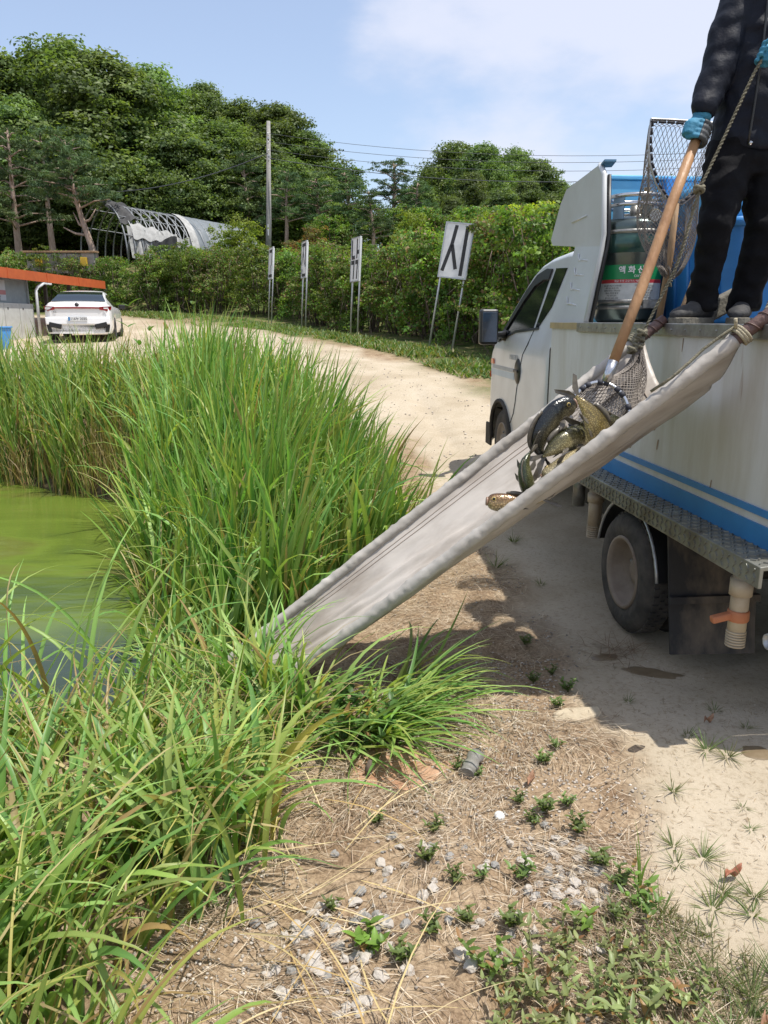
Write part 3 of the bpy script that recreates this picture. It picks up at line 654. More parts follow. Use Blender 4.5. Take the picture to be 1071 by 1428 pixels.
# hedge along the track
cum = [0]; 
for a_, b_ in zip(HEDGE[2:], HEDGE[3:]): cum.append(cum[-1] + math.dist(a_, b_))
def along(s_, off):
    k = max(i for i in range(len(cum) - 1) if cum[i] <= s_ or i == 0); a_, b_ = Vector(HEDGE[2 + k]), Vector(HEDGE[3 + k]); d = (b_ - a_).normalized()
    p_ = a_ + d * (s_ - cum[k]); return p_.x + d.y * off, p_.y - d.x * off, math.atan2(d.y, d.x)
i = 0; s_ = 4.0
while s_ < 56:
    x, y, a_ = along(s_, 1.75 + rr.uniform(-.2, .3)); f_ = min(1, s_ / 30)
    h = rr.uniform(2.7, 3.25) * (1.0 - .12 * f_); k = i % 4
    plant(SHRUBS[k], 'hedge_shrub', ('stems', 'foliage'), ['dense green shrub in the overgrown hedge behind the signs', 'shrub matted with brown dead vines in the overgrown hedge', 'dense green shrub in the overgrown hedge behind the signs', 'shrub matted with brown dead vines in the overgrown hedge'][k], 'shrub',
          ['green shrubs of the hedge', 'browned shrubs of the hedge'][k % 2], (x, y, float(gz(x, y, False)) - .1), h / 3.0, a_ + rr.choice((0, math.pi)) + rr.uniform(-.3, .3))
    x, y, a_ = along(s_ + .6, 3.6 + rr.uniform(-.4, .5)); h2 = 2.6 + .9 * (1 - f_) if s_ < 20 else 1.5
    plant(SHRUBS[(i + 2) % 4] if s_ < 22 else SH_LOW[i % 2], 'bank_shrub', ('stems', 'foliage'), 'bushy green shrub on the bank behind the hedge', 'shrub', 'shrubs on the bank', (x, y, float(gz(x, y, False)) - .2), h2 / 3.0 if s_ < 22 else .8, rr.uniform(0, TAU))
    s_ += rr.uniform(1.35, 1.7); i += 1
for (u, v, y, pr, lab) in [(738, 290, 25, SH_YL, 'yellow-green sapling rising above the hedge beside the truck cab'), (700, 292, 26, SH_YL, 'slender yellow-green sapling above the hedge beyond the tallest sign'), (655, 325, 24, SH_LT, 'bright green bush above the hedge right of the broad white sign'),
        (425, 318, 35, SH_RD, 'rusty red-brown bush behind the narrow signs'), (395, 338, 36, SH_RD, 'small rust-coloured bush beside the utility pole'), (345, 312, 36, SH_LT, 'bright green sapling in front of the utility pole'), (318, 325, 36, SH_LT, 'light green sapling at the end of the greenhouse'),
        (575, 300, 31, SH_LT, 'pale green bush between the pines and the hedge'), (240, 335, 36, SHRUBS[2], 'round green bush in front of the greenhouse side')]:
    x, y = place(u, y); z = float(gz(x, y, False)); plant(pr, 'bank_bush', ('stems', 'foliage'), lab, 'shrub', None, (x, y, z), max(.5, (ztop(v, y) - z) / 3.1), rr.uniform(0, TAU))
# undergrowth that closes the wood
for (u, y, v) in [(u_, (49 if u_ < 430 else 44) + (k % 3), 270 + 14 * (k % 2) + (0 if u_ < 300 else 6)) for k, u_ in enumerate(range(-140, 920, 40))]:
    x, y = place(u, y); z = float(gz(x, y, False))
    plant(SHRUBS[int(u) % 4], 'undergrowth_shrub', ('stems', 'foliage'), 'dark undergrowth shrub at the foot of the wood', 'shrub', 'undergrowth of the wood', (x, y, z - .2), max(.8, (ztop(v, y) - z) / 3.1), rr.uniform(0, TAU), 1.15)
# ------------------------------------------------------------------ the fish truck
YAW = R(5.762); TM = Matrix.Rotation(YAW, 4, 'Z')        # truck frame: x to its right, y forward, z up
def T(s, a, z): return TM @ Vector((s, a, z))
M_WHITE = pmat('truck_white', (.60, .62, .62), (.52, .53, .52), 2.5, .32, rvar=.1, spec=.5, coat=.3)
# white tank side with rust runs and grime
m_side, t, b = _bsdf('tank_side_paint')
tcn = N(t, 'ShaderNodeTexCoord')
def nzz(sc, stretch, det=6):
    mpn = N(t, 'ShaderNodeMapping'); mpn.inputs['Scale'].default_value = stretch; t.links.new(tcn.outputs['Object'], mpn.inputs[0])
    n = N(t, 'ShaderNodeTexNoise'); n.inputs['Scale'].default_value = sc; n.inputs['Detail'].default_value = det; n.inputs['Roughness'].default_value = .65; t.links.new(mpn.outputs[0], n.inputs['Vector']); return n
def rmp(n, st):
    r = N(t, 'ShaderNodeValToRGB'); e = r.color_ramp.elements
    while len(e) < len(st): e.new(.5)
    for k, (p_, c_) in enumerate(st): e[k].position = p_; e[k].color = (*c_, 1)
    t.links.new(n.outputs['Fac'], r.inputs[0]); return r
base_ = rmp(nzz(2.2, (1, 1, .35)), [(.3, (.50, .51, .50)), (.55, (.57, .58, .57)), (.75, (.46, .44, .40))])
strk = rmp(nzz(5, (1, 1.6, .22)), [(.42, (1, 1, 1)), (.72, (.78, .74, .66))])
rst = rmp(nzz(3.1, (1, 2.4, .30), 4), [(.68, (0, 0, 0)), (.74, (.75, .75, .75))])
m1 = N(t, 'ShaderNodeMix', data_type='RGBA', blend_type='MULTIPLY'); m1.inputs['Factor'].default_value = .8
t.links.new(base_.outputs[0], m1.inputs['A']); t.links.new(strk.outputs[0], m1.inputs['B'])
m2 = N(t, 'ShaderNodeMix', data_type='RGBA'); m2.inputs['B'].default_value = (.22, .13, .07, 1)
t.links.new(rst.outputs[0], m2.inputs['Factor']); t.links.new(m1.outputs['Result'], m2.inputs['A']); t.links.new(m2.outputs['Result'], b.inputs['Base Color'])
b.inputs['Roughness'].default_value = .42
M_SIDE = m_side
M_BLUE = pmat('stripe_blue', (.035, .20, .46), (.03, .16, .38), 5, .45)
M_STEEL = pmat('dull_steel', (.36, .36, .34), (.22, .21, .19), 12, .45, .75, bump=.15, rvar=.15)
M_TREAD = pmat('tread_steel', (.30, .31, .28), (.17, .16, .13), 7, .5, .6, bump=.1, rvar=.15)
M_GALV = pmat('galvanised', (.50, .52, .54), (.40, .41, .42), 10, .45, .6)
M_CHROME = pmat('bright_steel', (.65, .65, .66), (.5, .5, .5), 9, .22, .95)
M_RUBBER = pmat('rubber', (.035, .033, .031), (.085, .075, .065), 9, .85, bump=.3)
M_BLACK = pmat('black_plastic', (.012, .012, .013), (.02, .02, .02), 9, .4)
M_FLAP = pmat('mud_flap', (.02, .02, .022), (.15, .12, .09), 5, .8, bump=.3, lo=.42, hi=.66, stretch=(1, 1, .5))
M_RIM = pmat('dusty_rim', (.30, .25, .20), (.20, .155, .12), 6, .7, .2, bump=.1)
M_FRAME = pmat('chassis', (.02, .02, .018), (.06, .05, .04), 6, .8)
M_PVC = pmat('aged_pvc', (.46, .40, .30), (.33, .26, .18), 8, .55)
M_ORANGE = pmat('orange_plastic', (.46, .17, .075), (.36, .13, .06), 8, .6)
M_GLASS = glassmat('dark_glass', (.010, .014, .014))
M_MIRROR = pmat('mirror_face', (.16, .18, .22), (.13, .15, .19), 2, .08, .8)
M_AMBER = pmat('amber_lens', (.65, .14, .03), (.5, .09, .02), 9, .25)
M_STRIPE_G = pmat('grey_decal', (.34, .38, .40), (.28, .31, .33), 6, .4)
M_BRASSY = pmat('yellowed_trim', (.42, .33, .17), (.30, .24, .14), 9, .4, .3)
M_INNER = pmat('dark_inside', (.02, .02, .02), (.03, .03, .03), 5, .9)
SCN = 2.70                                                       # centre line of the truck
truck = thing('fish_truck', 'white fish-tank truck with blue stripes and step deck parked on the sand', 'truck', TM @ Vector((SCN, 4.9, -.03)), YAW)
MWT = MW[truck.name]
def tp(name, mb, mat, parent=None, **k): return mb.build(name, mat, parent or truck, **k)
# tank body
m = MB(TM); m.bx(1.65, 1.69, 2.40, 5.15, .66, 1.45); side = tp('tank_side_panel', m, M_SIDE)
m = MB(TM); m.bx(1.642, 1.6505, 2.40, 5.15, .690, .771); tp('lower_stripe', m, M_BLUE, side)
m = MB(TM); m.bx(1.642, 1.6505, 2.40, 5.15, .803, .829); tp('upper_stripe', m, M_BLUE, side)
M_RUST = pmat('rust_run', (.20, .11, .055), (.36, .29, .21), 30, .8, stretch=(1, 1, .3), lo=.4, hi=.7)
for a_, z_, h_, w_ in ((3.50, .985, .10, .012), (3.46, .90, .05, .008), (3.76, .86, .035, .014), (2.95, .80, .06, .006), (2.62, 1.30, .09, .006), (3.3, 1.36, .06, .005)):
    m = MB(TM); m.add([(1.6485, a_ + w_ * .5, z_), (1.6485, a_ - w_ * .6, z_ + h_ * .1), (1.6485, a_ - w_ * 1.6, z_ + h_), (1.6485, a_ - w_ * .4, z_ + h_ * 1.05), (1.6485, a_ + w_ * .5, z_ + h_ * .5)], [(0, 1, 2, 3, 4)]); tp('rust_run', m, M_RUST, side)
m = MB(TM); m.bx(3.71, 3.75, 2.40, 5.15, .66, 1.45); tp('tank_side_panel', m, M_SIDE)
m = MB(TM); m.bx(1.693, 3.707, 2.40, 2.44, .66, 1.45); tp('tank_rear_panel', m, M_SIDE)
m = MB(TM); m.bx(1.693, 3.707, 5.11, 5.15, .66, 1.45); tp('tank_front_panel', m, M_SIDE)
m = MB(TM); m.bx(1.693, 3.707, 2.443, 5.107, .67, .70); tp('tank_floor_light_stop', m, M_FRAME)  # unseen, added to stop sun leaking through the box onto the ground
m = MB(TM); m.bx(1.753, 3.647, 2.46, 4.575, 1.40, 1.4795); tp('tank_deck', m, M_STEEL)
m = MB(TM)
m.bx(1.630, 1.655, 2.40, 4.62, 1.430, 1.4845); m.bx(1.655, 1.75, 2.40, 4.62, 1.4525, 1.484); m.bx(3.745, 3.77, 2.40, 4.62, 1.43, 1.4845); m.bx(3.65, 3.745, 2.40, 4.62, 1.4525, 1.484)
m.bx(1.656, 3.744, 2.37, 2.399, 1.43, 1.4848); m.bx(1.76, 3.64, 4.58, 4.62, 1.4525, 1.4838)
rail = tp('top_rail', m, M_STEEL, bevel=.004)
m = MB(TM); m.bx(1.638, 1.66, 4.63, 5.16, 1.445, 1.483); m.bx(3.74, 3.762, 4.63, 5.16, 1.445, 1.483); tp('rail_trim', m, M_BRASSY)
m = MB(TM)
for a in np.arange(2.6, 4.6, .13): m.lathe([(.0001, .004), (.005, .003), (.006, 0)], (1.6295, a, 1.457), (-1, 0, 0), 8)
tag(tp('rivets', m, M_STEEL, rail), kind='stuff')
m = MB(TM); m.bx(1.693, 3.707, 4.66, 5.107, 1.455, 1.482); tp('front_shelf', m, M_SIDE)
# step deck
m = MB(TM); m.prism([(1.645, 2.36, .690), (1.53, 2.36, .678), (1.53, 2.36, .600), (1.545, 2.36, .600), (1.545, 2.36, .664), (1.645, 2.36, .668)], (0, 2.74, 0)); deck = tp('step_deck', m, M_TREAD, bevel=.003)
m = MB(TM); rr = random.Random(3)
for i, a in enumerate(np.arange(2.39, 5.08, .042)):
    for j, z in enumerate((.618, .640, .660)):
        sg = 1 if (i + j) % 2 else -1; rot = Matrix.Rotation(R(45 * sg), 3, 'X'); m.box((1.5285, a, z), (.006, .019, .005), rot)
    for j, s in enumerate((1.548, 1.570, 1.592, 1.614, 1.634)):
        sg = 1 if (i + j) % 2 else -1; rot = Matrix.Rotation(R(45 * sg), 3, 'Z'); m.box((s, a, .6775 + (s - 1.53) * .104 + .0028), (.005, .019, .006), rot)
tag(tp('tread_bumps', m, M_TREAD, deck), kind='stuff')
m = MB(TM); m.bx(3.755, 3.87, 2.36, 5.1, .60, .69); tp('step_deck', m, M_TREAD, bevel=.004)
# chassis
for s in (2.28, 3.06): m = MB(TM); m.bx(s - .04, s + .04, 2.5, 7.9, .40, .56); tp('chassis_rail', m, M_FRAME)
for a in (2.7, 3.2, 4.2, 4.9): m = MB(TM); m.bx(1.60, 3.80, a - .04, a + .04, .562, .655); tp('cross_member', m, M_FRAME)
m = MB(TM); m.tube([(1.75, 3.6, .24), (3.65, 3.6, .24)], .055, 10); m.lathe([(.0001, -.1), (.12, -.07), (.15, 0), (.12, .07), (.0001, .1)], (SCN, 3.6, .25), (0, 1, 0), 14); tp('rear_axle', m, M_FRAME)
m = MB(TM); m.bx(1.85, 2.22, 4.25, 5.0, .30, .52); tp('battery_box', m, M_FRAME, bevel=.02)
m = MB(TM); m.tube([(2.45, 4.4, .38), (2.45, 5.6, .38)], .09, 12); tp('muffler', m, M_STEEL)
m = MB(TM); m.bx(1.95, 3.45, 5.2, 6.0, .42, .62); tp('fuel_tank', m, M_FRAME, bevel=.03)
def wheel(name, s, a, z, r, wd, sgn, rimr, dish, lug=True):
    """sgn -1: outer face towards smaller s"""
    ax = (sgn, 0, 0); c = (s, a, z)                                          # c lies on the outer face
    root = MB(TM)
    pr = [(rimr, -.004), (rimr + .02, .004), (r * .80, .008), (r * .93, -.004), (r * .985, -.026), (r, -.045)]
    pr += [(r, -wd + .045), (r * .985, -wd + .026), (r * .93, -wd + .004), (r * .8, -wd - .006), (rimr, -wd), (rimr - .02, -wd * .6), (rimr, -.004)]
    root.lathe([(q[0], q[1]) for q in pr], c, ax, 40); tyre = tp(name, root, M_RUBBER)
    m = MB(TM)
    for k in range(44):                                                       # tread blocks
        th = TAU * k / 44
        for j, off in enumerate((-.05, -wd / 2, -wd + .05)):
            th2 = th + (j % 2) * TAU / 88; rot = Matrix.Rotation(-th2, 3, 'X') if True else None
            m.box((s + sgn * off, a + math.sin(th2) * (r + .002), z + math.cos(th2) * (r + .002)), (wd * .22, r * .105, .010), rot)
    tag(tp('tread', m, M_RUBBER, tyre), kind='stuff')
    m = MB(TM)
    m.lathe([(rimr + .004, -.002), (rimr, .006), (rimr - .012, .004), (rimr - .022, -.015), (rimr - .03, -dish * .6), (rimr * .62, -dish), (rimr * .42, -dish + .004), (rimr * .36, -dish + .03), (rimr * .2, -dish + .035), (.0001, -dish + .035)], c, ax, 32)
    rim = tp('rim', m, M_RIM, tyre)
    if lug:
        for k in range(6):
            th = TAU * k / 6 + .2; m = MB(TM)
            m.lathe([(.011, 0), (.011, .014), (.0001, .018)], (s + sgn * (-dish + .002), a + math.sin(th) * rimr * .5, z + math.cos(th) * rimr * .5), ax, 6); tp('wheel_nut', m, M_STEEL, rim)
    return tyre
wheel('rear_wheel', 1.585, 3.60, .248, .305, .155, -1, .185, .10)
wheel('rear_wheel', 1.765, 3.60, .248, .305, .155, -1, .185, .05, False)
wheel('rear_wheel', 5.4 - 1.585, 3.60, .248, .305, .155, 1, .185, .10)
wheel('rear_wheel', 5.4 - 1.765, 3.60, .248, .305, .155, 1, .185, .05, False)
wheel('front_wheel', 1.925, 7.43, .325, .325, .19, -1, .19, .03)
wheel('front_wheel', 5.4 - 1.925, 7.43, .325, .325, .19, 1, .19, .03)
def arc(c, r, a0, a1, s, n=18): return [(s, c[0] + r * math.sin(R(a0 + (a1 - a0) * k / n)), c[1] + r * math.cos(R(a0 + (a1 - a0) * k / n))) for k in range(n + 1)]
m = MB(TM); i_ = arc((3.6, .248), .37, -80, 78, 1.60); o_ = arc((3.6, .248), .37, -80, 78, 1.98); m.grid([i_, o_]); fen = tp('rear_fender', m, M_BLACK)
m = MB(TM); m.tube(arc((3.6, .248), .372, -80, 78, 1.597), .008, 6); tp('fender_lip', m, M_GALV, fen)
m = MB(TM); m.prism([(1.60, 3.18, .56), (1.60, 3.06, .04), (2.0, 3.06, .03), (2.02, 3.18, .56)], (0, -.012, 0)); fl_ = tp('mud_flap', m, M_FLAP)
m = MB(TM); m.prism([(1.595, 3.10, .30), (1.59, 3.09, .272), (2.01, 3.09, .272), (2.015, 3.10, .30)], (0, -.022, 0)); tp('flap_bar', m, M_FLAP, fl_)
# drain pipes
m = MB(TM); m.tube([(1.62, 2.60, .60), (1.62, 2.60, .33)], .034, 14); m.tube([(1.62, 2.60, .555), (1.62, 2.60, .49)], .042, 14)
for k in range(6): m.tube([(1.62, 2.60, .345 - k * .011), (1.62, 2.60, .339 - k * .011)], [.037, .037], 14)
pipe = tp('drain_pipe', m, M_PVC)
m = MB(TM); m.box((1.575, 2.60, .405), (.125, .03, .028), Matrix.Rotation(R(-12), 3, 'Y')); m.tube([(1.62, 2.60, .43), (1.62, 2.60, .385)], .040, 12); tp('valve_lever', m, M_ORANGE, pipe, bevel=.006)
m = MB(TM); m.tube([(1.62, 4.10, .60), (1.62, 4.10, .33)], .038, 14); m.tube([(1.62, 4.10, .55), (1.62, 4.10, .50)], .046, 14)
for k in range(6): m.tube([(1.62, 4.10, .36 - k * .012), (1.62, 4.10, .354 - k * .012)], .041, 14)
tp('drain_pipe', m, M_PVC)
m = MB(TM); m.tube([(1.76, 4.75, .58), (1.76, 4.75, .32)], .04, 12); tp('drain_pipe', m, M_STEEL)
m = MB(TM); m.tube([(1.70, 2.42, .55), (1.72, 2.40, .35), (1.76, 2.40, .30)], .045, 12); m.tube([(1.66, 2.42, .375), (1.74, 2.42, .375)], .028, 10); m.lathe([(.034, 0), (.03, .03), (.024, .03), (.02, .0)], (1.66, 2.42, .375), (-1, 0, 0), 10); tp('tow_fitting', m, M_GALV)
m = MB(TM); m.bx(1.70, 3.7, 2.33, 2.398, .40, .672); tp('rear_bumper', m, M_GALV, bevel=.01)  # out of view; height shaped to shut a strip of sun out of the shadow
# cab: cross sections along the length
def lerp_tab(a, tab):
    return float(np.interp(a, [q[0] for q in tab], [q[1] for q in tab]))
TOP = [(5.90, 1.99), (6.0, 2.02), (6.3, 2.035), (6.7, 2.015), (6.95, 1.975), (7.12, 1.90), (7.30, 1.75), (7.55, 1.50), (7.78, 1.275), (7.86, 1.225), (7.98, 1.12), (8.08, .98), (8.16, .80), (8.205, .60), (8.21, .5)]
LOW = [(5.9, .48), (6.85, .46), (7.0, .30), (7.06, .30), (7.86, .30), (7.90, .24), (8.21, .30)]
def cab_in(a, z):
    """how far the side lies inside its widest plane"""
    i = .225 * max(0, z - 1.25) / .75
    i += .035 * max(0, (.75 - z) / .5) ** 2 if z < .75 else 0
    i += .22 * max(0, (a - 7.80) / .41) ** 2.2
    i += .05 * max(0, (6.02 - a) / .12) ** 2
    return i
def arch_z(a):
    d = abs(a - 7.43); r = .40
    return .325 + math.sqrt(max(0, r * r - d * d)) if d < r else 0
secs = []
for a in list(np.arange(5.90, 7.0, .08)) + list(np.arange(7.0, 8.21, .035)) + [8.21]:
    tz = lerp_tab(a, TOP); lz = max(lerp_tab(a, LOW), arch_z(a)); r = min(.07, (tz - lz) * .2); sec = []
    zs = [lz + (tz - r - lz) * k / 12 for k in range(13)]
    for z in zs: sec.append((1.90 + cab_in(a, z), a, z))
    for k in range(1, 6):
        th = math.pi / 2 * k / 5; sec.append((1.90 + cab_in(a, tz - r) + r * (1 - math.cos(th)), a, tz - r + r * math.sin(th)))
    half = sec[:]
    sec = half + [((q[0] * (1 - k) + (5.4 - q[0]) * k), a, tz + .02 * math.sin(math.pi * k)) for k in (.2, .35, .5, .65, .8) for q in (half[-1],)] + [(5.4 - q[0], q[1], q[2]) for q in reversed(half)]
    secs.append(sec)
m = MB(TM); m.grid(secs); n_ = len(secs[0])
m.add(secs[0], [tuple(range(n_))]); m.add(secs[-1], [tuple(range(n_))])
cab = tp('cab_body', m, M_WHITE)
def cabp(a, z, off=.006): return (1.90 + cab_in(a, z) - off, a, z)
def cab_poly(name, pts, mat, off=.006, th=.004, parent=None, mirror=True):
    for sd_ in ((0, 1) if mirror else (0,)):
        m = MB(TM); q = [cabp(a, z, off) for a, z in pts]
        if sd_: q = [(5.4 - s, a, z) for s, a, z in q]
        m.prism(q, (th if not sd_ else -th, 0, 0)); tp(name, m, mat, parent)
cab_poly('door_window', [(7.62, 1.30), (7.42, 1.345), (7.12, 1.40), (6.60, 1.43), (6.60, 1.87), (6.72, 1.90), (6.95, 1.86), (7.15, 1.74), (7.40, 1.50)], M_GLASS, .007)
cab_poly('window_visor', [(7.64, 1.31), (7.42, 1.51), (7.16, 1.76), (6.96, 1.885), (6.72, 1.925), (6.58, 1.915), (6.58, 1.83), (6.72, 1.835), (6.93, 1.79), (7.12, 1.67), (7.36, 1.47), (7.56, 1.30)], M_BLACK, .022, .014)
cab_poly('quarter_window', [(6.54, 1.43), (6.46, 1.44), (6.28, 1.60), (6.21, 1.90), (6.50, 1.915)], M_GLASS, .007)
cab_poly('belt_seal', [(7.62, 1.285), (7.42, 1.33), (7.12, 1.385), (6.44, 1.42), (6.44, 1.44), (7.12, 1.405), (7.42, 1.352), (7.64, 1.305)], M_BLACK, .011, .006)
for sg in (0, 1):
    m = MB(TM)
    seam = [(6.56, 1.43), (6.62, 1.30), (6.72, 1.20), (6.80, 1.05), (6.86, .90), (6.90, .76), (6.95, .66), (7.06, .56)]
    q = [cabp(a, z, .001) for a, z in seam]; q = [(5.4 - s, a, z) for s, a, z in q] if sg else q
    m.tube(q, .005, 5); tp('door_seam', m, M_INNER)
m = MB(TM); dz = Vector(cabp(6.85, 1.05, .0))
m.add([(1.90 - .004, 6.85 + .095 * math.cos(TAU * k / 20), 1.05 + .115 * math.sin(TAU * k / 20)) for k in range(20)] + [(1.90 - .016, 6.85 + .07 * math.cos(TAU * k / 20), 1.05 + .09 * math.sin(TAU * k / 20)) for k in range(20)], [(k, (k + 1) % 20, 20 + (k + 1) % 20, 20 + k) for k in range(20)] + [tuple(range(20, 40))], True)
hd = tp('door_handle', m, M_BLACK)
m = MB(TM); m.bx(1.872, 1.884, 6.79, 6.92, 1.04, 1.065); tp('pull', m, M_BLACK, hd, bevel=.005)
cab_poly('side_decal', [(6.97, 1.03), (7.80, 1.03), (7.80, 1.065), (6.97, 1.065)], M_STRIPE_G, .0035, .003, mirror=False)
cab_poly('side_decal', [(6.97, .965), (7.84, .965), (7.84, 1.022), (6.97, 1.022)], pmat('pale_decal', (.48, .56, .60), (.42, .50, .54), 5, .4), .0035, .003, mirror=False)
cab_poly('side_marker', [(7.72, 1.072), (7.84, 1.072), (7.84, 1.12), (7.74, 1.12)], M_AMBER, .012, .012)
cab_poly('side_indicator', [(7.88, .93), (7.96, .93), (7.96, .99), (7.88, .99)], M_AMBER, .014, .014)
tM = frame(TM @ Vector((1.8925, 6.99, 1.165)), TM.to_3x3() @ Vector((0, -1, 0)), (0, 0, 1))
mb = text_mb('PORTER II', .065, tM, .001); mb.build('model_lettering', M_STRIPE_G, truck)
# wheel-arch edge, bumper, windscreen, lamps
for sg in (0, 1):
    m = MB(TM); q = [(1.90 + cab_in(7.43, z) - .004, a, z) for s, a, z in [(0, 7.43 + .405 * math.sin(R(k)), .325 + .405 * math.cos(R(k))) for k in range(-92, 93, 8)]]
    q = [(5.4 - s, a, z) for s, a, z in q] if sg else q; m.tube(q, .022, 6); tp('arch_trim', m, M_FRAME)
m = MB(TM); m.bx(2.05, 3.35, 8.16, 8.27, .24, .50); tp('front_bumper', m, M_FRAME, bevel=.03)
m = MB(TM); m.bx(1.905, 1.93, 7.84, 8.05, .22, .45); tp('bumper_corner', m, M_FRAME, bevel=.01)
m = MB(TM); ws = []
for a in np.linspace(7.16, 7.74, 8):
    z = lerp_tab(a, TOP); s0 = 1.90 + cab_in(a, z - .07) + .10; ws.append([(s0 * (1 - k) + (5.4 - s0) * k, a + .007, z + .012 + .02 * math.sin(math.pi * (.15 + .7 * k))) for k in np.linspace(0, 1, 9)])
m.grid(ws); tp('windscreen', m, M_GLASS)
for s in (2.05, 3.15): m = MB(TM); m.bx(s, s + .2, 8.18, 8.235, .62, .82); tp('headlight', m, M_CHROME, bevel=.02)
m = MB(TM); m.grid([[(s, a, z) for s in (1.96, 2.3, 3.1, 3.44)] for a, z in ((7.0, .62), (7.85, .62))]); m.grid([[(2.08, a, z) for a in (7.03, 7.83)] for z in (.28, .72)]); tp('wheel_well', m, M_INNER)
# mirror
for sg in (0, 1):
    X = (lambda s: 5.4 - s) if sg else (lambda s: s)
    m = MB(TM); m.tube([(X(1.93), 7.42, 1.36), (X(1.80), 7.28, 1.36), (X(1.76), 7.22, 1.38)], [.035, .03, .03], 8); m.tube([(X(1.95), 7.42, 1.40), (X(1.93), 7.42, 1.30)], .05, 8); mir = tp('side_mirror', m, M_BLACK)
    m = MB(TM); m.bx(X(1.615), X(1.79), 7.16, 7.26, 1.275, 1.595); tp('mirror_housing', m, M_BLACK, mir, bevel=.028, seg=3)
    m = MB(TM); m.bx(X(1.633), X(1.772), 7.1535, 7.1585, 1.30, 1.57); tp('mirror_glass', m, M_MIRROR, mir, bevel=.002)
# fairing behind and over the cab
FA = [(4.62, 1.485), (5.19, 1.485), (5.215, 1.97), (5.70, 2.02), (5.75, 2.06), (5.57, 2.28), (5.46, 2.36), (4.87, 2.41), (4.79, 2.34), (4.735, 2.0), (4.74, 1.93)]
def fs(z): return 1.68 + .12 * min(1, max(0, (z - 1.485) / .46))
for sg in (0, 1):
    X = (lambda s: 5.4 - s) if sg else (lambda s: s); dd = -.03 if sg else .03
    m = MB(TM); q = [(X(fs(z)), a, z) for a, z in FA]
    low = [0, 1, 2, 9, 10]; upx = [2, 3, 4, 5, 6, 7, 8, 9]
    m.prism([q[k] for k in (0, 1, 2, 10)], (dd, 0, 0)); m.prism([q[k] for k in (10, 2, 3, 4, 5, 6, 7, 8, 9)], (dd, 0, 0))
    fp = tp('fairing_side', m, M_WHITE)
    m = MB(TM); m.tube([(X(fs(z) + .006), a - .006, z) for a, z in (FA[0], FA[10], FA[9], FA[8], FA[7])], .017, 6); tp('fairing_edge', m, M_WHITE, fp)
    m = MB(TM); m.tube([(X(fs(z) + .035), a - .012, z) for a, z in (FA[0], FA[10], FA[9], FA[8])], .012, 6); tp('edge_seal', m, M_BLACK, fp)
    for k, z in enumerate((1.60, 1.69, 1.78, 1.87)):                               # pressed ribs
        m = MB(TM); sx_ = fs(z) - .003; sh = .01 * k; m.tube([(X(sx_), 4.98 + sh, z), (X(sx_), 4.86 + sh, z - .012)], [.006, .006], 5); m.tube([(X(sx_), 5.05 + sh, z + .045), (X(sx_ - .001), 5.03 + sh, z - .0), (X(sx_), 4.98 + sh, z)], .006, 5); tp('pressed_rib', m, M_WHITE, fp)
    m = MB(TM); m.tube([(X(1.797), 5.02, 2.14), (X(1.797), 5.30, 2.13)], .006, 5); tp('pressed_rib', m, M_WHITE, fp)
m = MB(TM); m.grid([[(s, a, z) for s in (1.80, 2.2, 2.7, 3.2, 3.60)] for a, z in ((5.70, 2.022), (5.752, 2.06), (5.572, 2.281), (5.46, 2.361), (5.30, 2.375))]); tp('fairing_top', m, M_WHITE)
m = MB(TM); m.prism([(1.80, 4.87, 2.405), (1.80, 4.78, 2.425), (1.88, 4.80, 2.43), (1.88, 4.87, 2.41)], (0, 0, -.012)); tp('fairing_lip', m, pmat('blue_underside', (.10, .22, .34), (.08, .18, .28), 4, .5))
m = MB(TM); m.bx(1.93, 1.97, 5.24, 5.88, .70, 1.40); tp("perforated_rack", m, M_BRASSY, bevel=.005)
m = MB(TM); m.bx(1.86, 3.5, 5.22, 5.86, .66, 1.30); tp('pump_cabinet', m, M_FRAME, bevel=.02)

# ------------------------------------------------------------------ load on the truck deck
DK = 1.480
M_BLUEP = pmat('blue_tank', (.05, .28, .66), (.035, .20, .52), 3, .4, bump=.08, spec=.5)
M_LBLUE = pmat('light_blue_panel', (.16, .50, .78), (.10, .40, .68), 4, .45, bump=.06)
# oxygen cylinder
cs, ca = 2.035, 4.84; cyl = thing('oxygen_cylinder', 'steel liquid oxygen cylinder with green label and valve collar beside the fairing', 'gas cylinder', TM @ Vector((cs, ca, 1.4835)), YAW)
M_CYL = pmat('cylinder_steel', (.13, .16, .155), (.085, .115, .11), 5, .30, .85, bump=.05, rvar=.1, stretch=(1, 1, .5))
M_CYLG = pmat('green_wrap', (.03, .075, .07), (.05, .11, .09), 6, .16, .3, stretch=(1, 1, .6))
cr_ = .200
m = MB(TM); m.lathe([(.0001, 0), (cr_ - .02, 0), (cr_, .02), (cr_, .555), (cr_, .575), (cr_ - .02, .60), (cr_ - .07, .62), (.06, .627), (.0001, .627)], (cs, ca, 1.4835), n=40); m.build('cylinder_body', M_CYL, cyl)
m = MB(TM); m.lathe([(cr_ - .004, .405), (cr_ + .002, .41), (cr_ + .002, .515), (cr_ - .004, .52)], (cs, ca, 1.4835), n=40); m.build('green_band', M_CYLG, cyl)
m = MB(TM)
for z in (.09, .125, .53): m.lathe([(cr_ - .002, z - .012), (cr_ + .006, z - .010), (cr_ + .006, z + .010), (cr_ - .002, z + .012)], (cs, ca, 1.4835), n=40)
tag(m.build('clamp_bands', M_STEEL, cyl), kind='stuff'); m = MB(TM); m.box((cs + .05, ca - .2, 1.4835 + .11), (.09, .03, .05)); m.build('clamp_buckle', M_STEEL, cyl)
a_c = math.atan2(-ca, -cs)                                                           # heading from the cylinder to the road side
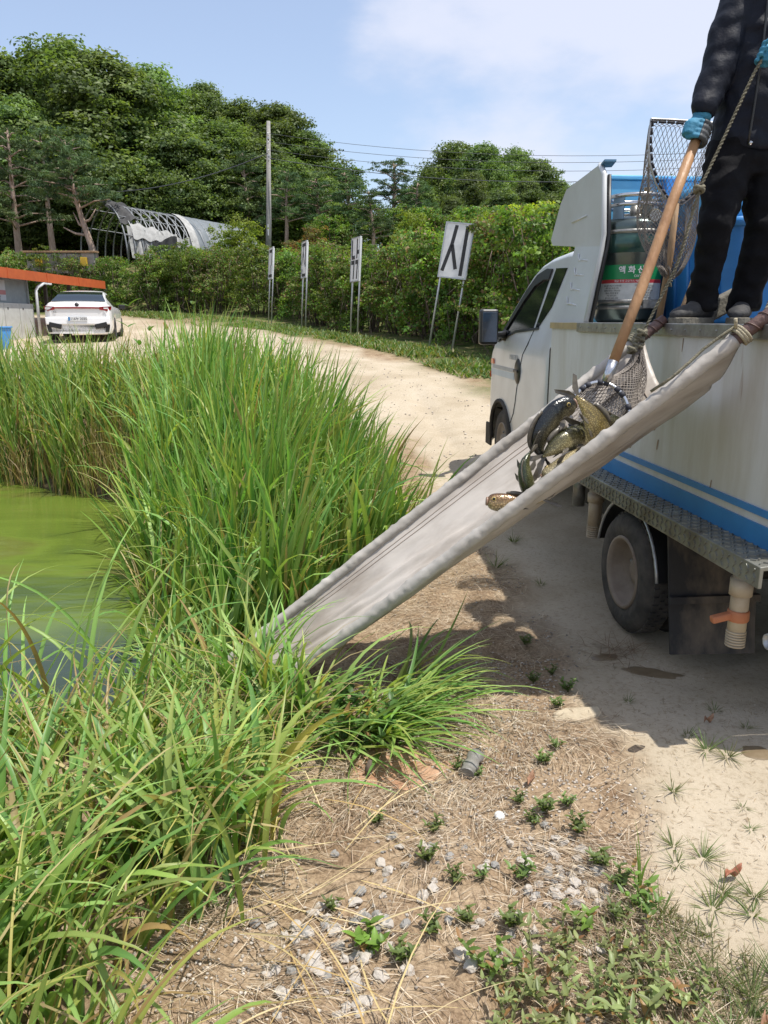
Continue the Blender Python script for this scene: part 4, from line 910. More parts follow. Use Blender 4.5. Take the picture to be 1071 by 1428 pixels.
def curved(ang0, ang1, z0, z1, off, n=24):
    return [[(cs + (cr_ + off) * math.cos(a_c + R(ang0 + (ang1 - ang0) * k / n)), ca + (cr_ + off) * math.sin(a_c + R(ang0 + (ang1 - ang0) * k / n)), z) for k in range(n + 1)] for z in (z0, z1)]
M_LABG = pmat('label_green', (.01, .22, .07), (.012, .25, .08), 9, .4); M_LABW = pmat('label_white', (.62, .64, .62), (.5, .52, .5), 20, .5); M_LABR = pmat('label_red', (.42, .03, .04), (.5, .05, .05), 9, .45)
m = MB(TM); m.grid(curved(-62, 62, 1.737, 1.822, .0025)); lab = m.build('green_label', M_LABG, cyl)
m = MB(TM); m.grid(curved(-62, 62, 1.716, 1.737, .0025)); m.build('red_label_strip', M_LABR, cyl)
m = MB(TM); m.grid(curved(-62, 62, 1.615, 1.716, .0025)); lw = m.build('white_label', M_LABW, cyl)
def bent(body, size, ang, z, mat, parent, name, off=.0045, bold=0, xs=1.0):
    mb = text_mb(body, size, Matrix.Identity(4), 0.0003, bold, xs); out = MB(TM)
    vs = []
    for q in mb.v:
        th = a_c + R(ang) + q.x / cr_; r = cr_ + off + q.z; vs.append((cs + r * math.cos(th), ca + r * math.sin(th), z + q.y))
    out.add(vs, mb.f); return out.build(name, mat, parent)
M_TXW = pmat('print_white', (.75, .76, .75), (.7, .7, .7), 9, .5); M_TXD = pmat('print_dark', (.05, .05, .05), (.08, .08, .08), 9, .6)
bent('액 화 산 소', .046, 10, 1.789, M_TXW, lab, 'lettering', bold=.0012)
bent('OXYGEN', .020, 18, 1.755, M_TXW, lab, 'lettering')
bent('취급 주의 고압가스 액체산소 용기', .015, 4, 1.7265, M_TXW, lab, 'lettering')
rr = random.Random(9)
for k in range(6):
    for an in (-30, 26): bent(['산소 용기 취급 시 주의사항', '화기 엄금 충격 주의', '통풍이 잘 되는 곳에 보관', '밸브는 천천히 열 것', '기름 접촉 금지', '용기 온도 40도 이하'][k], .0105, an, 1.700 - k * .0145, M_TXD, lw, 'lettering')
for k in range(3): m = MB(TM); th = a_c + R(25 + k * 120); m.box((cs + .155 * math.cos(th), ca + .155 * math.sin(th), 2.135), (.05, .012, .16), Matrix.Rotation(th + math.pi / 2, 3, 'Z')); m.build('collar_post', M_CYL, cyl)
for z, rd in ((2.22, .168), (2.17, .162)):
    m = MB(TM); m.tube([(cs + rd * math.cos(TAU * k / 28), ca + rd * math.sin(TAU * k / 28), z) for k in range(29)], .0125, 8, cap=False); m.build('collar_ring', M_CHROME, cyl)
m = MB(TM); th = a_c - R(35); m.box((cs + .163 * math.cos(th), ca + .163 * math.sin(th), 2.15), (.075, .008, .16), Matrix.Rotation(th + math.pi / 2, 3, 'Z')); m.build('name_plate', pmat('plate_blue_grey', (.25, .36, .45), (.2, .3, .4), 14, .4, .3), cyl)
m = MB(TM); m.tube([(cs, ca, 2.085), (cs, ca, 2.175)], .03, 12); m.tube([(cs - .02, ca - .12, 2.1), (cs + .05, ca + .10, 2.105)], .014, 8); m.tube([(cs - .10, ca + .02, 2.115), (cs + .16, ca - .02, 2.125)], .016, 8); m.tube([(cs + .05, ca - .05, 2.095), (cs + .05, ca - .05, 2.17)], .02, 10); m.tube([(cs + .16, ca - .02, 2.125), (cs + .30, ca + .05, 2.12), (cs + .42, ca + .12, 2.0)], .014, 8); m.build('valves', M_STEEL, cyl)
m = MB(TM); m.bx(cs + .0, cs + .05, ca - .12, ca - .07, 2.115, 2.245); m.lathe([(.02, 0), (.022, .02), (.0001, .026)], (cs + .025, ca - .095, 2.245), n=10); m.build('regulator', pmat('aged_brass', (.45, .36, .20), (.36, .28, .15), 9, .4, .4), cyl, bevel=.006)
ga = Vector((-cs, -ca, -.25)).normalized(); m = MB(TM); m.lathe([(.0001, 0), (.032, 0), (.036, .008), (.036, .024), (.033, .026)], Vector((cs + .055, ca - .175, 2.1)), ga, 20); gau = m.build('gauge', pmat('gauge_brass', (.40, .36, .25), (.33, .30, .2), 9, .4, .5), cyl)
m = MB(TM); c0 = Vector((cs + .055, ca - .175, 2.1)) + ga * .0255; m.lathe([(.0001, 0), (.032, 0)], c0, ga, 20); m.build('dial', M_LABW, gau)
m = MB(TM); m.box(c0 + ga * .001 + Vector((.005, 0, .006)), (.018, .002, .003)); m.build('pointer', M_TXD, gau)
# blue panels and tanks
m = MB(TM); m.bx(1.86, 3.55, 5.125, 5.165, 1.4845, 2.37); m.bx(1.84, 3.57, 5.115, 5.18, 2.37, 2.40); bh = m.build('blue_bulkhead', M_LBLUE, None, bevel=.008, label='light blue bulkhead panel behind the oxygen cylinder', cat='panel')
m = MB(TM); m.bx(2.32, 2.40, 5.06, 5.112, 1.4845, 2.38); m.build('blue_post', M_BLUEP, None, bevel=.008, label='darker blue upright post in front of the light blue bulkhead', cat='post')
def tank(name, s0, s1, a0, a1, z0, z1, mat, label, flare=.05):
    root = thing(name, label, 'tank', TM @ Vector(((s0 + s1) / 2, (a0 + a1) / 2, z0)), YAW); secs = []
    for z, e in ((z0, -flare), (z0 + .02, -flare * .9), (z1 - .02, 0), (z1, 0)):
        sec = []; r = .12
        for (cx_, cy_, t0) in ((s1 - r + e, a1 - r + e, 0), (s0 + r - e, a1 - r + e, 90), (s0 + r - e, a0 + r - e, 180), (s1 - r + e, a0 + r - e, 270)):
            for k in range(6): th = R(t0 + 18 * k); sec.append((cx_ + r * math.cos(th), cy_ + r * math.sin(th), z))
        secs.append(sec)
    m = MB(TM); m.loft(secs); m.build('tank_body', mat, root)
    m = MB(TM); top = secs[-1]; c_ = Vector(((s0 + s1) / 2, (a0 + a1) / 2, 0))
    m.loft([[(c_ + (Vector(q) - c_) * f for q in [(p_[0], p_[1], 0)]).__next__() + Vector((0, 0, z)) for p_ in top] for f, z in ((1.0, z1 - .035), (1.035, z1 - .03), (1.035, z1 + .012), (1.0, z1 + .016))]); m.build('rim', mat, root)
    for k in range(5):
        s = s0 + (s1 - s0) * (k + .7) / 5.4; m = MB(TM); m.tube([(s, a0 + flare * .8, z0 + .03), (s, a0 + .004, z1 - .06)], .016, 6); m.build('rib', mat, root)
        a = a0 + (a1 - a0) * (k + .7) / 5.4; m = MB(TM); m.tube([(s0 + flare * .8, a, z0 + .03), (s0 + .004, a, z1 - .06)], .016, 6); m.build('rib', mat, root)
    return root
tank('water_tank', 2.26, 3.5, 4.12, 5.02, DK, 2.02, M_BLUEP, 'blue ribbed plastic water tank behind the standing man')
tank('water_tank', 2.30, 3.45, 4.20, 5.0, 2.04, 2.24, M_LBLUE, 'pale blue plastic lid tank stacked on the blue tank', .02)
m = MB(TM); m.bx(2.5, 3.3, 3.0, 3.6, DK, 1.60); crt = m.build('red_crate', pmat('red_plastic', (.45, .06, .04), (.36, .05, .03), 6, .5), None, bevel=.02, label='low red plastic crate on the deck behind the man', cat='crate')
# ------------------------------------------------------------------ canvas chute
M_CANVAS = pmat('grey_canvas', (.46, .43, .39), (.31, .285, .25), 7, .55, bump=.12, bscale=14, lo=.32, hi=.72, spec=.35)
M_CANVAS2 = pmat('canvas_grimy', (.48, .44, .395), (.25, .21, .17), 5, .45, bump=.15, bscale=14, lo=.38, hi=.74, stretch=(.5, 2.2, .5), spec=.45)
M_BROWN = pmat('brown_pole', (.075, .04, .035), (.13, .075, .06), 14, .5, bump=.3)
M_ROPE = pmat('rope_fibre', (.24, .22, .155), (.12, .11, .075), 60, .9, bump=.5, bscale=200)
M_ROPEL = pmat('pale_cord', (.45, .40, .29), (.32, .28, .19), 60, .9, bump=.5, bscale=200)
M_STITCH = pmat('stitching', (.36, .30, .25), (.30, .24, .20), 30, .9)
Un, Ln = Vector((1.55, 2.706, 1.428)), Vector((-.15, 3.12, -.06)); Uf, Lf = Vector((1.50, 3.46, 1.40)), Vector((-.42, 3.352, -.06))
CREASE = [(.22, .25, .035, .010), (.42, -.30, .03, .012), (.55, .12, .04, -.012), (.72, -.18, .03, .011), (.34, .05, .025, -.009), (.83, .10, .03, .009), (.62, .5, .03, .008), (.15, -.1, .03, .008)]
def sag(u): return .27 * (1 - u) + .10 * u
def canv(u, v, lift=0.0):
    a_, b_ = Uf.lerp(Lf, u), Un.lerp(Ln, u); w_ = b_ - a_; d = (Lf + Ln - Uf - Un).normalized(); nr = d.cross(w_).normalized()
    if nr.z < 0: nr = -nr
    h = (1 - abs(2 * v - 1) ** 2.3)
    q = a_ + w_ * v - Vector((0, 0, 1)) * sag(u) * h + nr * lift
    wr = noise.noise(Vector((u * 5, v * 9, 3.3))) * .016 + noise.noise(Vector((u * 22, v * 14, 1.3))) * .006
    ln = (math.exp(-((v - .30 - .05 * math.sin(u * 7)) / .02) ** 2) * .012 + math.exp(-((v - .62 + .04 * math.sin(u * 9)) / .025) ** 2) * .010) * min(1, u * 4)
    cz = 0
    for (c0, sl, w0, am) in CREASE: cz += am * max(0, 1 - abs(v - c0 - sl * (u - .4) - .03 * noise.noise(Vector((u * 6, c0 * 9, 0)))) / w0)
    return q + nr * (wr + ln + cz) * h
chute = thing('fish_chute', 'grey canvas chute slung between two poles from truck to pond', 'chute', TM @ Vector((-.15, 3.2, 0)), YAW)
m = MB(TM); NU, NV = 120, 64
top_ = [[canv(u, v) for v in np.linspace(.0, 1.0, NV)] for u in np.linspace(-.02, 1.0, NU)]
m.grid(top_); o = m.build('canvas_bed', M_CANVAS2, chute); md_ = o.modifiers.new('thick', 'SOLIDIFY'); md_.thickness = .004; md_.offset = 0
PK = {s_: [(random.Random(s_ * 50 + j).random(), random.Random(s_ * 70 + j).uniform(-1.8, 1.8)) for j in range(22)] for s_ in (1, 2)}
for (A_, B_, sd_, r0) in ((Uf, Lf, 1, .0235), (Un, Ln, 2, .026)):
    m = MB(TM); d = (B_ - A_); L_ = d.length; d.normalize(); n_ = 200; rows = []
    up = Vector((0, 0, 1)); u_ = (up - d * up.dot(d)).normalized(); w_ = d.cross(u_)
    for i in range(n_ + 1):
        k = i / n_; c = A_.lerp(B_, k) ; row = []
        for j in range(16):
            th = TAU * j / 16
            pk = sum(math.exp(-((k - kc) / .0035) ** 2) * max(0, math.cos(th - tc_)) for kc, tc_ in PK[sd_]); rr_ = r0 * (1 + .15 * pk + .12 * noise.noise(Vector((k * 16, math.cos(th) * 1.1, math.sin(th) * 1.1 + sd_ * 5))) + .13 * noise.noise(Vector((k * 90, math.cos(th) * 1.5, math.sin(th) * 1.5 + sd_ * 9))))
            cr2 = max(0, .5 - abs(noise.noise(Vector((k * 26 + sd_ * 3 + math.cos(th) * .6, math.sin(th) * .8, 7))) * 6)) * .008
            row.append(c + (u_ * math.cos(th) + w_ * math.sin(th)) * (rr_ + cr2))
        rows.append(row)
    m.loft(rows); m.build('pole_sleeve', M_CANVAS, chute)
for v_ in (.062, .085):
    m = MB(TM); m.tube([canv(u, v_, .004) for u in np.linspace(.0, .97, 70)], .0018, 4); m.build('stitch_line', M_STITCH, chute)
for u_ in (.012, .028, .045):
    m = MB(TM); m.tube([canv(u_, v, .004) for v in np.linspace(.06, .94, 24)], .003, 4); m.build('stitch_line', M_STITCH, chute)
for A_, B_, e_ in ((Uf, Lf, .14), (Un, Ln, .19)):
    d = (A_ - B_).normalized(); m = MB(TM); m.tube([A_.lerp(B_, .99), A_ - d * .03] + [A_ - d * .02 + d * e_ * k for k in (0, .3, .6, .9, 1.35)], [.010, .010, .021, .0245, .025, .025, .0245], 12); pl_ = m.build('pole', M_BROWN, chute)
    m = MB(TM); hl = []
    for k in range(40): th = k * .55; hl.append(A_ + d * (.0 + .20 * k / 40 * (e_ / .19)) + (Matrix.Rotation(th, 3, d) @ d.orthogonal().normalized()) * .0265)
    m.tube(hl, .003, 4); m.build('tape_wrap', M_BROWN, pl_)
m = MB(TM); d = (Un - Ln).normalized(); c = Un + d * .025; q = []
for k in range(34): th = TAU * k / 12; q.append(c + d * (.010 * k / 12 - .01) + (Matrix.Rotation(th, 3, d) @ d.orthogonal().normalized()) * .034)
m.tube(q, .0065, 6); m.tube([c + Vector((-.03, -.01, .028)), c + Vector((-.04, -.02, .06))], .007, 6); m.build('lashing', M_ROPEL, chute)
m = MB(TM); m.tube([c + Vector((-.03, 0, .03))] + [Un.lerp(Ln, k) + Vector((-.012, -.004, .044)) + Vector((0, .02 * math.sin(k * 40), 0)) for k in (.02, .05, .08, .12, .155)], .0055, 6); m.build('edge_cord', M_ROPE, chute)
m = MB(TM); d = (Uf - Lf).normalized(); c = Uf + d * .0; q = []
for k in range(44): th = TAU * k / 11; q.append(c + d * (.011 * k / 11 - .02) + (Matrix.Rotation(th, 3, d) @ d.orthogonal().normalized()) * .036)
m.tube(q, .007, 6); m.build('lashing', M_ROPE, chute)

# ------------------------------------------------------------------ nets, handles, rope
M_WOOD = pmat('handle_wood', (.42, .24, .115), (.30, .155, .07), 7, .5, bump=.2, stretch=(3, 3, .5), lo=.3, hi=.7)
M_WOOD2 = pmat('weathered_wood', (.34, .22, .12), (.22, .14, .08), 9, .7, bump=.3, stretch=(3, 3, .5))
M_NET = pmat('net_twine', (.19, .165, .145), (.27, .24, .21), 30, .85)
M_HOOP = pmat('hoop_cover', (.02, .022, .03), (.035, .035, .045), 30, .7)
def net_lines(mb, P, nu, nv, r=.0016):
    def ln(pts):
        for a_, b_ in zip(pts, pts[1:]):
            if (a_ - b_).length > 1e-4: mb.tube([a_, b_], r, 3, cap=False)
    for k in range(nu):
        ln([P((k + j * .5) / nu, j / nv) for j in range(nv + 1)]); ln([P((k - j * .5) / nu, j / nv) for j in range(nv + 1)])
H0, H1 = Vector((1.262, 3.16, 1.262)), Vector((1.707, 3.43, 2.30)); dp = (H1 - H0).normalized()
net1 = thing('landing_net', 'landing net on a long wooden handle tipping fish into the chute', 'net', TM @ Vector((1.2, 3.15, 1.0)), YAW)
m = MB(TM); m.tube([H0 + dp * .05, H0.lerp(H1, .35) + Vector((.004, 0, .002)), H0.lerp(H1, .7) + Vector((-.003, 0, 0)), H1 + dp * .02], [.0215, .0225, .0225, .021], 12); m.build('handle', M_WOOD, net1)
m = MB(TM); m.tube([H0 - dp * .02, H0 + dp * .075], [.019, .024], 12); m.build('ferrule', M_CHROME, net1)
rc = Vector((1.222, 3.11, 1.105)); e1 = Vector((.97, -.22, .08)).normalized(); e2 = (H0 - rc).normalized(); e2 = (e2 - e1 * e1.dot(e2)).normalized()
def ring(th, f=1.0): return rc + (e1 * math.sin(th) * .122 + e2 * math.cos(th) * .150 * (1.0 if math.cos(th) > 0 else .85)) * f
m = MB(TM); m.tube([ring(TAU * k / 40) for k in range(41)], .0085, 8, cap=False); hp = m.build('hoop', M_CHROME, net1)
m = MB(TM)
for k in range(30):
    if k % 3 < 2: m.tube([ring(TAU * k / 30), ring(TAU * (k + .8) / 30)], .0125, 7)
tag(m.build('hoop_binding', M_HOOP, hp), kind='stuff')
apex = Vector((1.47, 3.34, 1.415))
def bag1(u, v):
    th = TAU * u; b_ = ring(th, 1 - .25 * v); t_ = apex; k = v ** .85
    q = b_.lerp(t_, k) + Vector((.07 * math.sin(math.pi * v), .06 * math.sin(math.pi * v), -.03 * math.sin(math.pi * v)))
    return q + Vector((0, .028, 0)) * math.sin(th * 5 + v * 3) * math.sin(math.pi * v) + Vector((.012 * math.sin(th * 7), 0, 0)) * v
m = MB(TM); net_lines(m, bag1, 46, 34, .0020); tag(m.build('mesh_bag', M_NET, net1), kind='stuff')
def rope(pts, r, name, mat, parent=None, tw=90, **tg):
    """two twisted strands along a smoothed line"""
    P_ = []; pts = [Vector(q) for q in pts]
    for i in range(len(pts) - 1):
        for k in range(16): P_.append(pts[i].lerp(pts[i + 1], k / 16))
    P_.append(pts[-1])
    for _ in range(12): P_ = [P_[0]] + [(P_[i - 1] + P_[i] * 2 + P_[i + 1]) / 4 for i in range(1, len(P_) - 1)] + [P_[-1]]
    m = MB(TM); ln = 0
    lens = [0]
    for a_, b_ in zip(P_, P_[1:]): lens.append(lens[-1] + (b_ - a_).length)
    fine = []; n_ = int(lens[-1] / .006) + 2
    for i in range(n_):
        s_ = lens[-1] * i / (n_ - 1); j = min(int(np.searchsorted(lens, s_, 'right')) - 1, len(P_) - 2); f = (s_ - lens[j]) / max(1e-9, lens[j + 1] - lens[j]); fine.append((P_[j].lerp(P_[j + 1], f), (P_[j + 1] - P_[j]).normalized(), s_))
    for ph in (0, math.pi): m.tube([c + (Matrix.Rotation(s_ * tw * 2 + ph, 3, d) @ d.orthogonal().normalized()) * r * .55 for c, d, s_ in fine], r * .62, 5)
    o = m.build(name, mat, parent)
    if tg: tag(o, **tg)
    return o
LH = Vector((1.885, 3.30, 2.545))
rope([LH + Vector((.03, 0, .03)), LH + Vector((-.03, 0, -.05)), Vector((1.725, 3.30, 2.18)), Vector((1.66, 3.30, 2.03)), Vector((1.60, 3.31, 1.73)), Vector((1.53, 3.33, 1.56)), apex + Vector((0, 0, .0))], .0066, 'bag_rope', M_ROPE, net1)
m = MB(TM)
for c in (Vector((1.66, 3.30, 2.03)), apex, apex + Vector((-.006, 0, -.03)), apex + Vector((.004, -.01, .028)), apex + Vector((-.03, 0, -.045))):
    q = [c + Vector((.017 * math.cos(k * .9), .017 * math.sin(k * .9), .012 * math.sin(k * .55))) for k in range(16)]; m.tube(q, .0085, 6)
tag(m.build('rope_knots', M_ROPE, net1), kind='stuff')
# second net standing on the deck
net2 = thing('landing_net', 'square-topped landing net standing upright behind the wooden handle, its bag hanging', 'net', TM @ Vector((1.85, 3.93, DK)), YAW)
HP = [(1.686, 2.438), (1.80, 2.436), (1.92, 2.432), (2.02, 2.427), (2.035, 2.33), (2.02, 2.22), (1.96, 2.12), (1.885, 2.06), (1.84, 2.055), (1.79, 2.085), (1.735, 2.15), (1.698, 2.24), (1.682, 2.34)]
def hoop2(u): 
    x = (u % 1.0) * len(HP); i = int(x); f = x - i; p_, q_ = HP[i % len(HP)], HP[(i + 1) % len(HP)]
    return Vector((p_[0] * (1 - f) + q_[0] * f, 3.90, p_[1] * (1 - f) + q_[1] * f))
m = MB(TM); m.tube([hoop2(k / 52) for k in range(53)], .0055, 7, cap=False); hp = m.build('hoop', M_GALV, net2)
m = MB(TM)
for k in range(34):
    if 6 < k < 10: continue
    m.tube([hoop2(k / 34) + Vector((.010 if 18 < k else -.004, -.002, -.012 if k < 9 else .004)), hoop2((k + .8) / 34) + Vector((.010 if 18 < k else -.004, -.002, -.012 if k < 9 else .004))], .006, 6)
tag(m.build('hoop_binding', M_HOOP, hp), kind='stuff')
def bag2(u, v):
    h = hoop2(u); c = Vector((1.86, 3.92, 2.25)); bot = Vector((1.865, 3.93, 1.70)); th = TAU * u
    k = min(1, v / .28); off = h - c; sq = 1 - .30 * k; 
    drop = max(0, v - .10) / .90; cc = c.lerp(bot, drop ** .9)
    w_ = off * sq * (1 - max(0, (v - .55) / .45) ** 2 * .85); w_.z *= (1 - drop) ** 1.3
    return cc + w_ + Vector((0, .17 * math.sin(math.pi * min(1, v * 1.1)) * (.5 + .5 * math.cos(th)), 0)) + Vector((.014 * math.sin(th * 6), .01 * math.cos(th * 5), 0)) * min(1, v * 2) * (1 if v < .97 else .3)
m = MB(TM); net_lines(m, bag2, 56, 50, .0016); tag(m.build('mesh_bag', M_NET, net2), kind='stuff')
m = MB(TM); m.tube([(1.85, 3.905, 2.06), (1.855, 3.93, 1.8), (1.835, 3.96, 1.482)], .017, 10); m.build('handle', M_WOOD2, net2)
m = MB(TM)
for k in range(9): m.tube([Vector((1.865, 3.93, 1.70)), Vector((1.865 + random.uniform(-.03, .03), 3.93 + random.uniform(-.03, .0), 1.68 + random.uniform(-.02, .01)))], .004, 5)
tag(m.build('tied_tail', M_ROPE, net2), kind='stuff')
m = MB(TM); m.tube([(1.855, 3.78, 1.484), (1.95, 3.86, 1.66), (2.12, 4.0, 2.02)], .018, 10); m.build('broom_handle', M_WOOD2, None, label='bare weathered wooden pole leaning on the blue tank by the man', cat='pole')

# ------------------------------------------------------------------ fish
m_fish, t, b = _bsdf('fish_scales')
at = N(t, 'ShaderNodeAttribute', attribute_name='col'); tcn = N(t, 'ShaderNodeTexCoord')
vo = N(t, 'ShaderNodeTexVoronoi', feature='DISTANCE_TO_EDGE'); vo.inputs['Scale'].default_value = 120; t.links.new(tcn.outputs['Object'], vo.inputs['Vector'])
crf = N(t, 'ShaderNodeValToRGB'); crf.color_ramp.elements[0].position = .0; crf.color_ramp.elements[0].color = (.28, .25, .2, 1); crf.color_ramp.elements[1].position = .28; crf.color_ramp.elements[1].color = (1.15, 1.12, 1, 1)
t.links.new(vo.outputs['Distance'], crf.inputs[0]); mxf = N(t, 'ShaderNodeMix', data_type='RGBA', blend_type='MULTIPLY'); mxf.inputs['Factor'].default_value = .85
t.links.new(at.outputs['Color'], mxf.inputs['A']); t.links.new(crf.outputs[0], mxf.inputs['B']); t.links.new(mxf.outputs['Result'], b.inputs['Base Color'])
b.inputs['Roughness'].default_value = .22; b.inputs['Metallic'].default_value = .25; b.inputs['Specular IOR Level'].default_value = .7
bpf = N(t, 'ShaderNodeBump'); bpf.inputs['Strength'].default_value = .4; bpf.inputs['Distance'].default_value = .003; t.links.new(vo.outputs['Distance'], bpf.inputs['Height']); t.links.new(bpf.outputs[0], b.inputs['Normal'])
M_FIN = pmat('fin_membrane', (.13, .115, .085), (.07, .06, .05), 40, .35, stretch=(1, 1, 1)); M_EYE = pmat('fish_eye', (.01, .01, .01), (.02, .02, .02), 9, .08); M_EYER = pmat('eye_ring', (.5, .38, .12), (.4, .3, .1), 9, .3)
M_LIP = pmat('fish_lip', (.30, .19, .13), (.24, .15, .10), 9, .3)
def make_fish(label, spine, back, hgt, cols, fins=True):
    """spine: head to tail (truck frame); back: direction of the dorsal side; cols: back, flank, belly"""
    sp = [Vector(q) for q in spine]; N_ = 22; pts = []
    def bez(k):
        x = k * (len(sp) - 1); i = min(int(x), len(sp) - 2); f = x - i
        p0, p1, p2, p3 = sp[max(i - 1, 0)], sp[i], sp[i + 1], sp[min(i + 2, len(sp) - 1)]
        return ((p1 * 2) + (p2 - p0) * f + (p0 * 2 - p1 * 5 + p2 * 4 - p3) * f * f + (p1 * 3 - p0 - p2 * 3 + p3) * f ** 3) / 2
    pts = [bez(k / N_) for k in range(N_ + 1)]; prof = lambda k: (math.sin(math.pi * min(1, k * 1.02 + .035) ** .62) ** .75) * (1 - .10 * k) + .10 * k if k < .97 else .17
    L_ = sum((a_ - b_).length for a_, b_ in zip(pts, pts[1:])); vs = []; cs_ = []; rows = []; B0 = Vector(back).normalized(); M_ = 14; fr = []
    for i, q in enumerate(pts):
        k = i / N_; d = (pts[min(i + 1, N_)] - pts[max(i - 1, 0)]).normalized(); u = (B0 - d * B0.dot(d)).normalized(); w_ = d.cross(u); h = hgt * max(.12, prof(k)) / 2; fr.append((q, d, u, w_, h)); row = []
        for j in range(M_):
            th = TAU * j / M_; row.append(q + u * math.cos(th) * h + w_ * math.sin(th) * h * (.60 if k > .12 else .7))
            c = math.cos(th); cc = Vector(cols[1]).lerp(Vector(cols[0]), max(0, c) ** .8) if c > 0 else Vector(cols[1]).lerp(Vector(cols[2]), max(0, -c) ** .7); cs_.append(cc)
        rows.append(row)
    root = thing('carp', label, 'fish', TM @ pts[N_ // 2], YAW, 'carp sliding down the chute')
    me = MB(TM); me.loft(rows); mesh = me.mesh('body', M_FISH_)
    a = mesh.attributes.new('col', 'FLOAT_COLOR', 'POINT'); a.data.foreach_set('color', np.array([(*c, 1) for c in cs_], np.float32).ravel()); link('body', mesh, root)
    q, d, u, w_, h = fr[-1]; tl = hgt * .78
    for sg in (1, -1):
        m = MB(TM); m.prism([q - d * .015 + u * h * .5 * sg, q - d * .01 - u * h * .2 * sg, q + d * tl * .45 + u * tl * .10 * sg, q + d * tl + u * tl * .62 * sg + w_ * .012, q + d * tl * .80 + u * tl * .70 * sg + w_ * .01], w_ * .003); m.build('tail_lobe', M_FIN, root)
    m = MB(TM); up_ = []; lo_ = []
    for k in range(8, 17): q, d, u, w_, h = fr[k]; lo_.append(q + u * h * .96); up_.append(q + u * (h * .96 + hgt * .22 * math.sin(math.pi * (k - 7) / 11) ** .6))
    m.grid([lo_, up_]); o = m.build('dorsal_fin', M_FIN, root); o.modifiers.new('t', 'SOLIDIFY').thickness = .002
    if fins:
        for kk, sz in ((6, .34), (12, .28)):
            for sg in (1, -1):
                q, d, u, w_, h = fr[kk]; b0 = q - u * h * .62 + w_ * sg * h * .42; od = (w_ * sg * .75 - u * .45 + d * .55).normalized(); pd = od.cross(w_ * sg).normalized()
                m = MB(TM); m.prism([b0 - d * .008, b0 + d * .014, b0 + od * hgt * sz + d * .028, b0 + od * hgt * sz * 1.05 - d * .002, b0 + od * hgt * sz * .6 - d * .012], u * .002); m.build('fin', M_FIN, root)
    for sg in (1, -1):
        q, d, u, w_, h = fr[3]; c = q + w_ * sg * h * .60 + u * h * .32; m = MB(TM); m.lathe([(.0001, .004), (.005, .003), (.0065, 0)], c, w_ * sg, 10); ey = m.build('eye', M_EYE, root)
        m = MB(TM); m.lathe([(.0062, .0015), (.0085, .001), (.009, -.002)], c, w_ * sg, 10); m.build('eye_ring', M_EYER, ey)
    q, d, u, w_, h = fr[0]; m = MB(TM); m.tube([q + (u * math.cos(TAU * k / 12) * h * .75 + w_ * math.sin(TAU * k / 12) * h * .55) - d * .004 for k in range(13)], .005, 6, cap=False); m.build('lip', M_LIP, root)
    return root
M_FISH_ = m_fish
GOLD = ((.10, .08, .03), (.40, .30, .10), (.62, .52, .28)); DARK = ((.012, .016, .022), (.05, .052, .04), (.38, .33, .19)); OLIV = ((.04, .045, .02), (.22, .19, .08), (.50, .45, .28))
make_fish('golden carp with its tail raised in the mouth of the net', [(1.185, 2.99, 1.015), (1.165, 2.98, 1.075), (1.13, 2.985, 1.14), (1.075, 3.0, 1.205)], (.85, -.15, .5), .098, GOLD)
make_fish('large dark carp arched over the other fish below the net', [(1.095, 3.08, 1.165), (1.02, 3.06, 1.135), (.955, 3.04, 1.06), (.945, 3.04, .985), (.985, 3.03, .93)], (-.8, -.25, .55), .102, DARK)
make_fish('olive carp lying on its side against the dark arched carp', [(1.17, 3.07, 1.03), (1.08, 3.03, 1.03), (1.0, 3.0, 1.0), (.95, 3.0, .96)], (.1, .35, .9), .10, OLIV)
make_fish('pale-bellied carp at the bottom of the pile beside the near sleeve', [(.945, 2.96, .885), (1.02, 2.95, .94), (1.10, 2.96, .985), (1.17, 2.98, 1.01)], (.3, .85, .2), .095, ((.10, .085, .04), (.38, .31, .16), (.6, .53, .36)))
make_fish('olive carp tumbling head down the canvas with fins spread', [(.90, 2.965, .80), (.875, 2.965, .87), (.868, 2.97, .935), (.895, 2.99, .985)], (-.45, -.75, .3), .10, ((.035, .05, .02), (.15, .15, .06), (.42, .40, .22)))
make_fish('bronze carp whose head just shows above the near sleeve', [(.715, 2.94, .795), (.78, 2.93, .79), (.86, 2.93, .79), (.95, 2.93, .80)], (.15, .25, .95), .075, ((.16, .08, .03), (.34, .22, .10), (.5, .42, .26)))
make_fish('dark carp still held inside the mesh of the net', [(1.30, 3.10, 1.06), (1.24, 3.09, 1.08), (1.18, 3.08, 1.09), (1.12, 3.07, 1.08)], (.2, -.5, .8), .10, OLIV)

# ------------------------------------------------------------------ the man on the deck
M_JACK = pmat('navy_jacket', (.0045, .006, .013), (.007, .010, .019), 14, .6, bump=.25, bscale=30, spec=.22)
M_TROU = pmat('black_trousers', (.0035, .0036, .005), (.006, .006, .0075), 16, .8, bump=.3, bscale=24, spec=.15)
M_SKIN = pmat('skin', (.46, .28, .19), (.40, .23, .15), 12, .5); M_HAIR = pmat('hair', (.012, .010, .009), (.02, .016, .014), 30, .5)
M_GLOVE = pmat('blue_glove', (.045, .23, .36), (.03, .17, .28), 14, .75, bump=.3, bscale=50); M_PALM = pmat('glove_coating', (.025, .03, .035), (.05, .055, .06), 14, .6, bump=.2)
M_SHOE = pmat('grey_shoe', (.018, .019, .022), (.05, .047, .043), 9, .75, bump=.3); M_SOLE = pmat('worn_sole', (.11, .10, .08), (.18, .165, .13), 16, .85, bump=.3)
man = thing('person', 'man in navy jacket and black trousers working the net on the truck deck', 'person', TM @ Vector((1.95, 3.5, DK)), YAW)
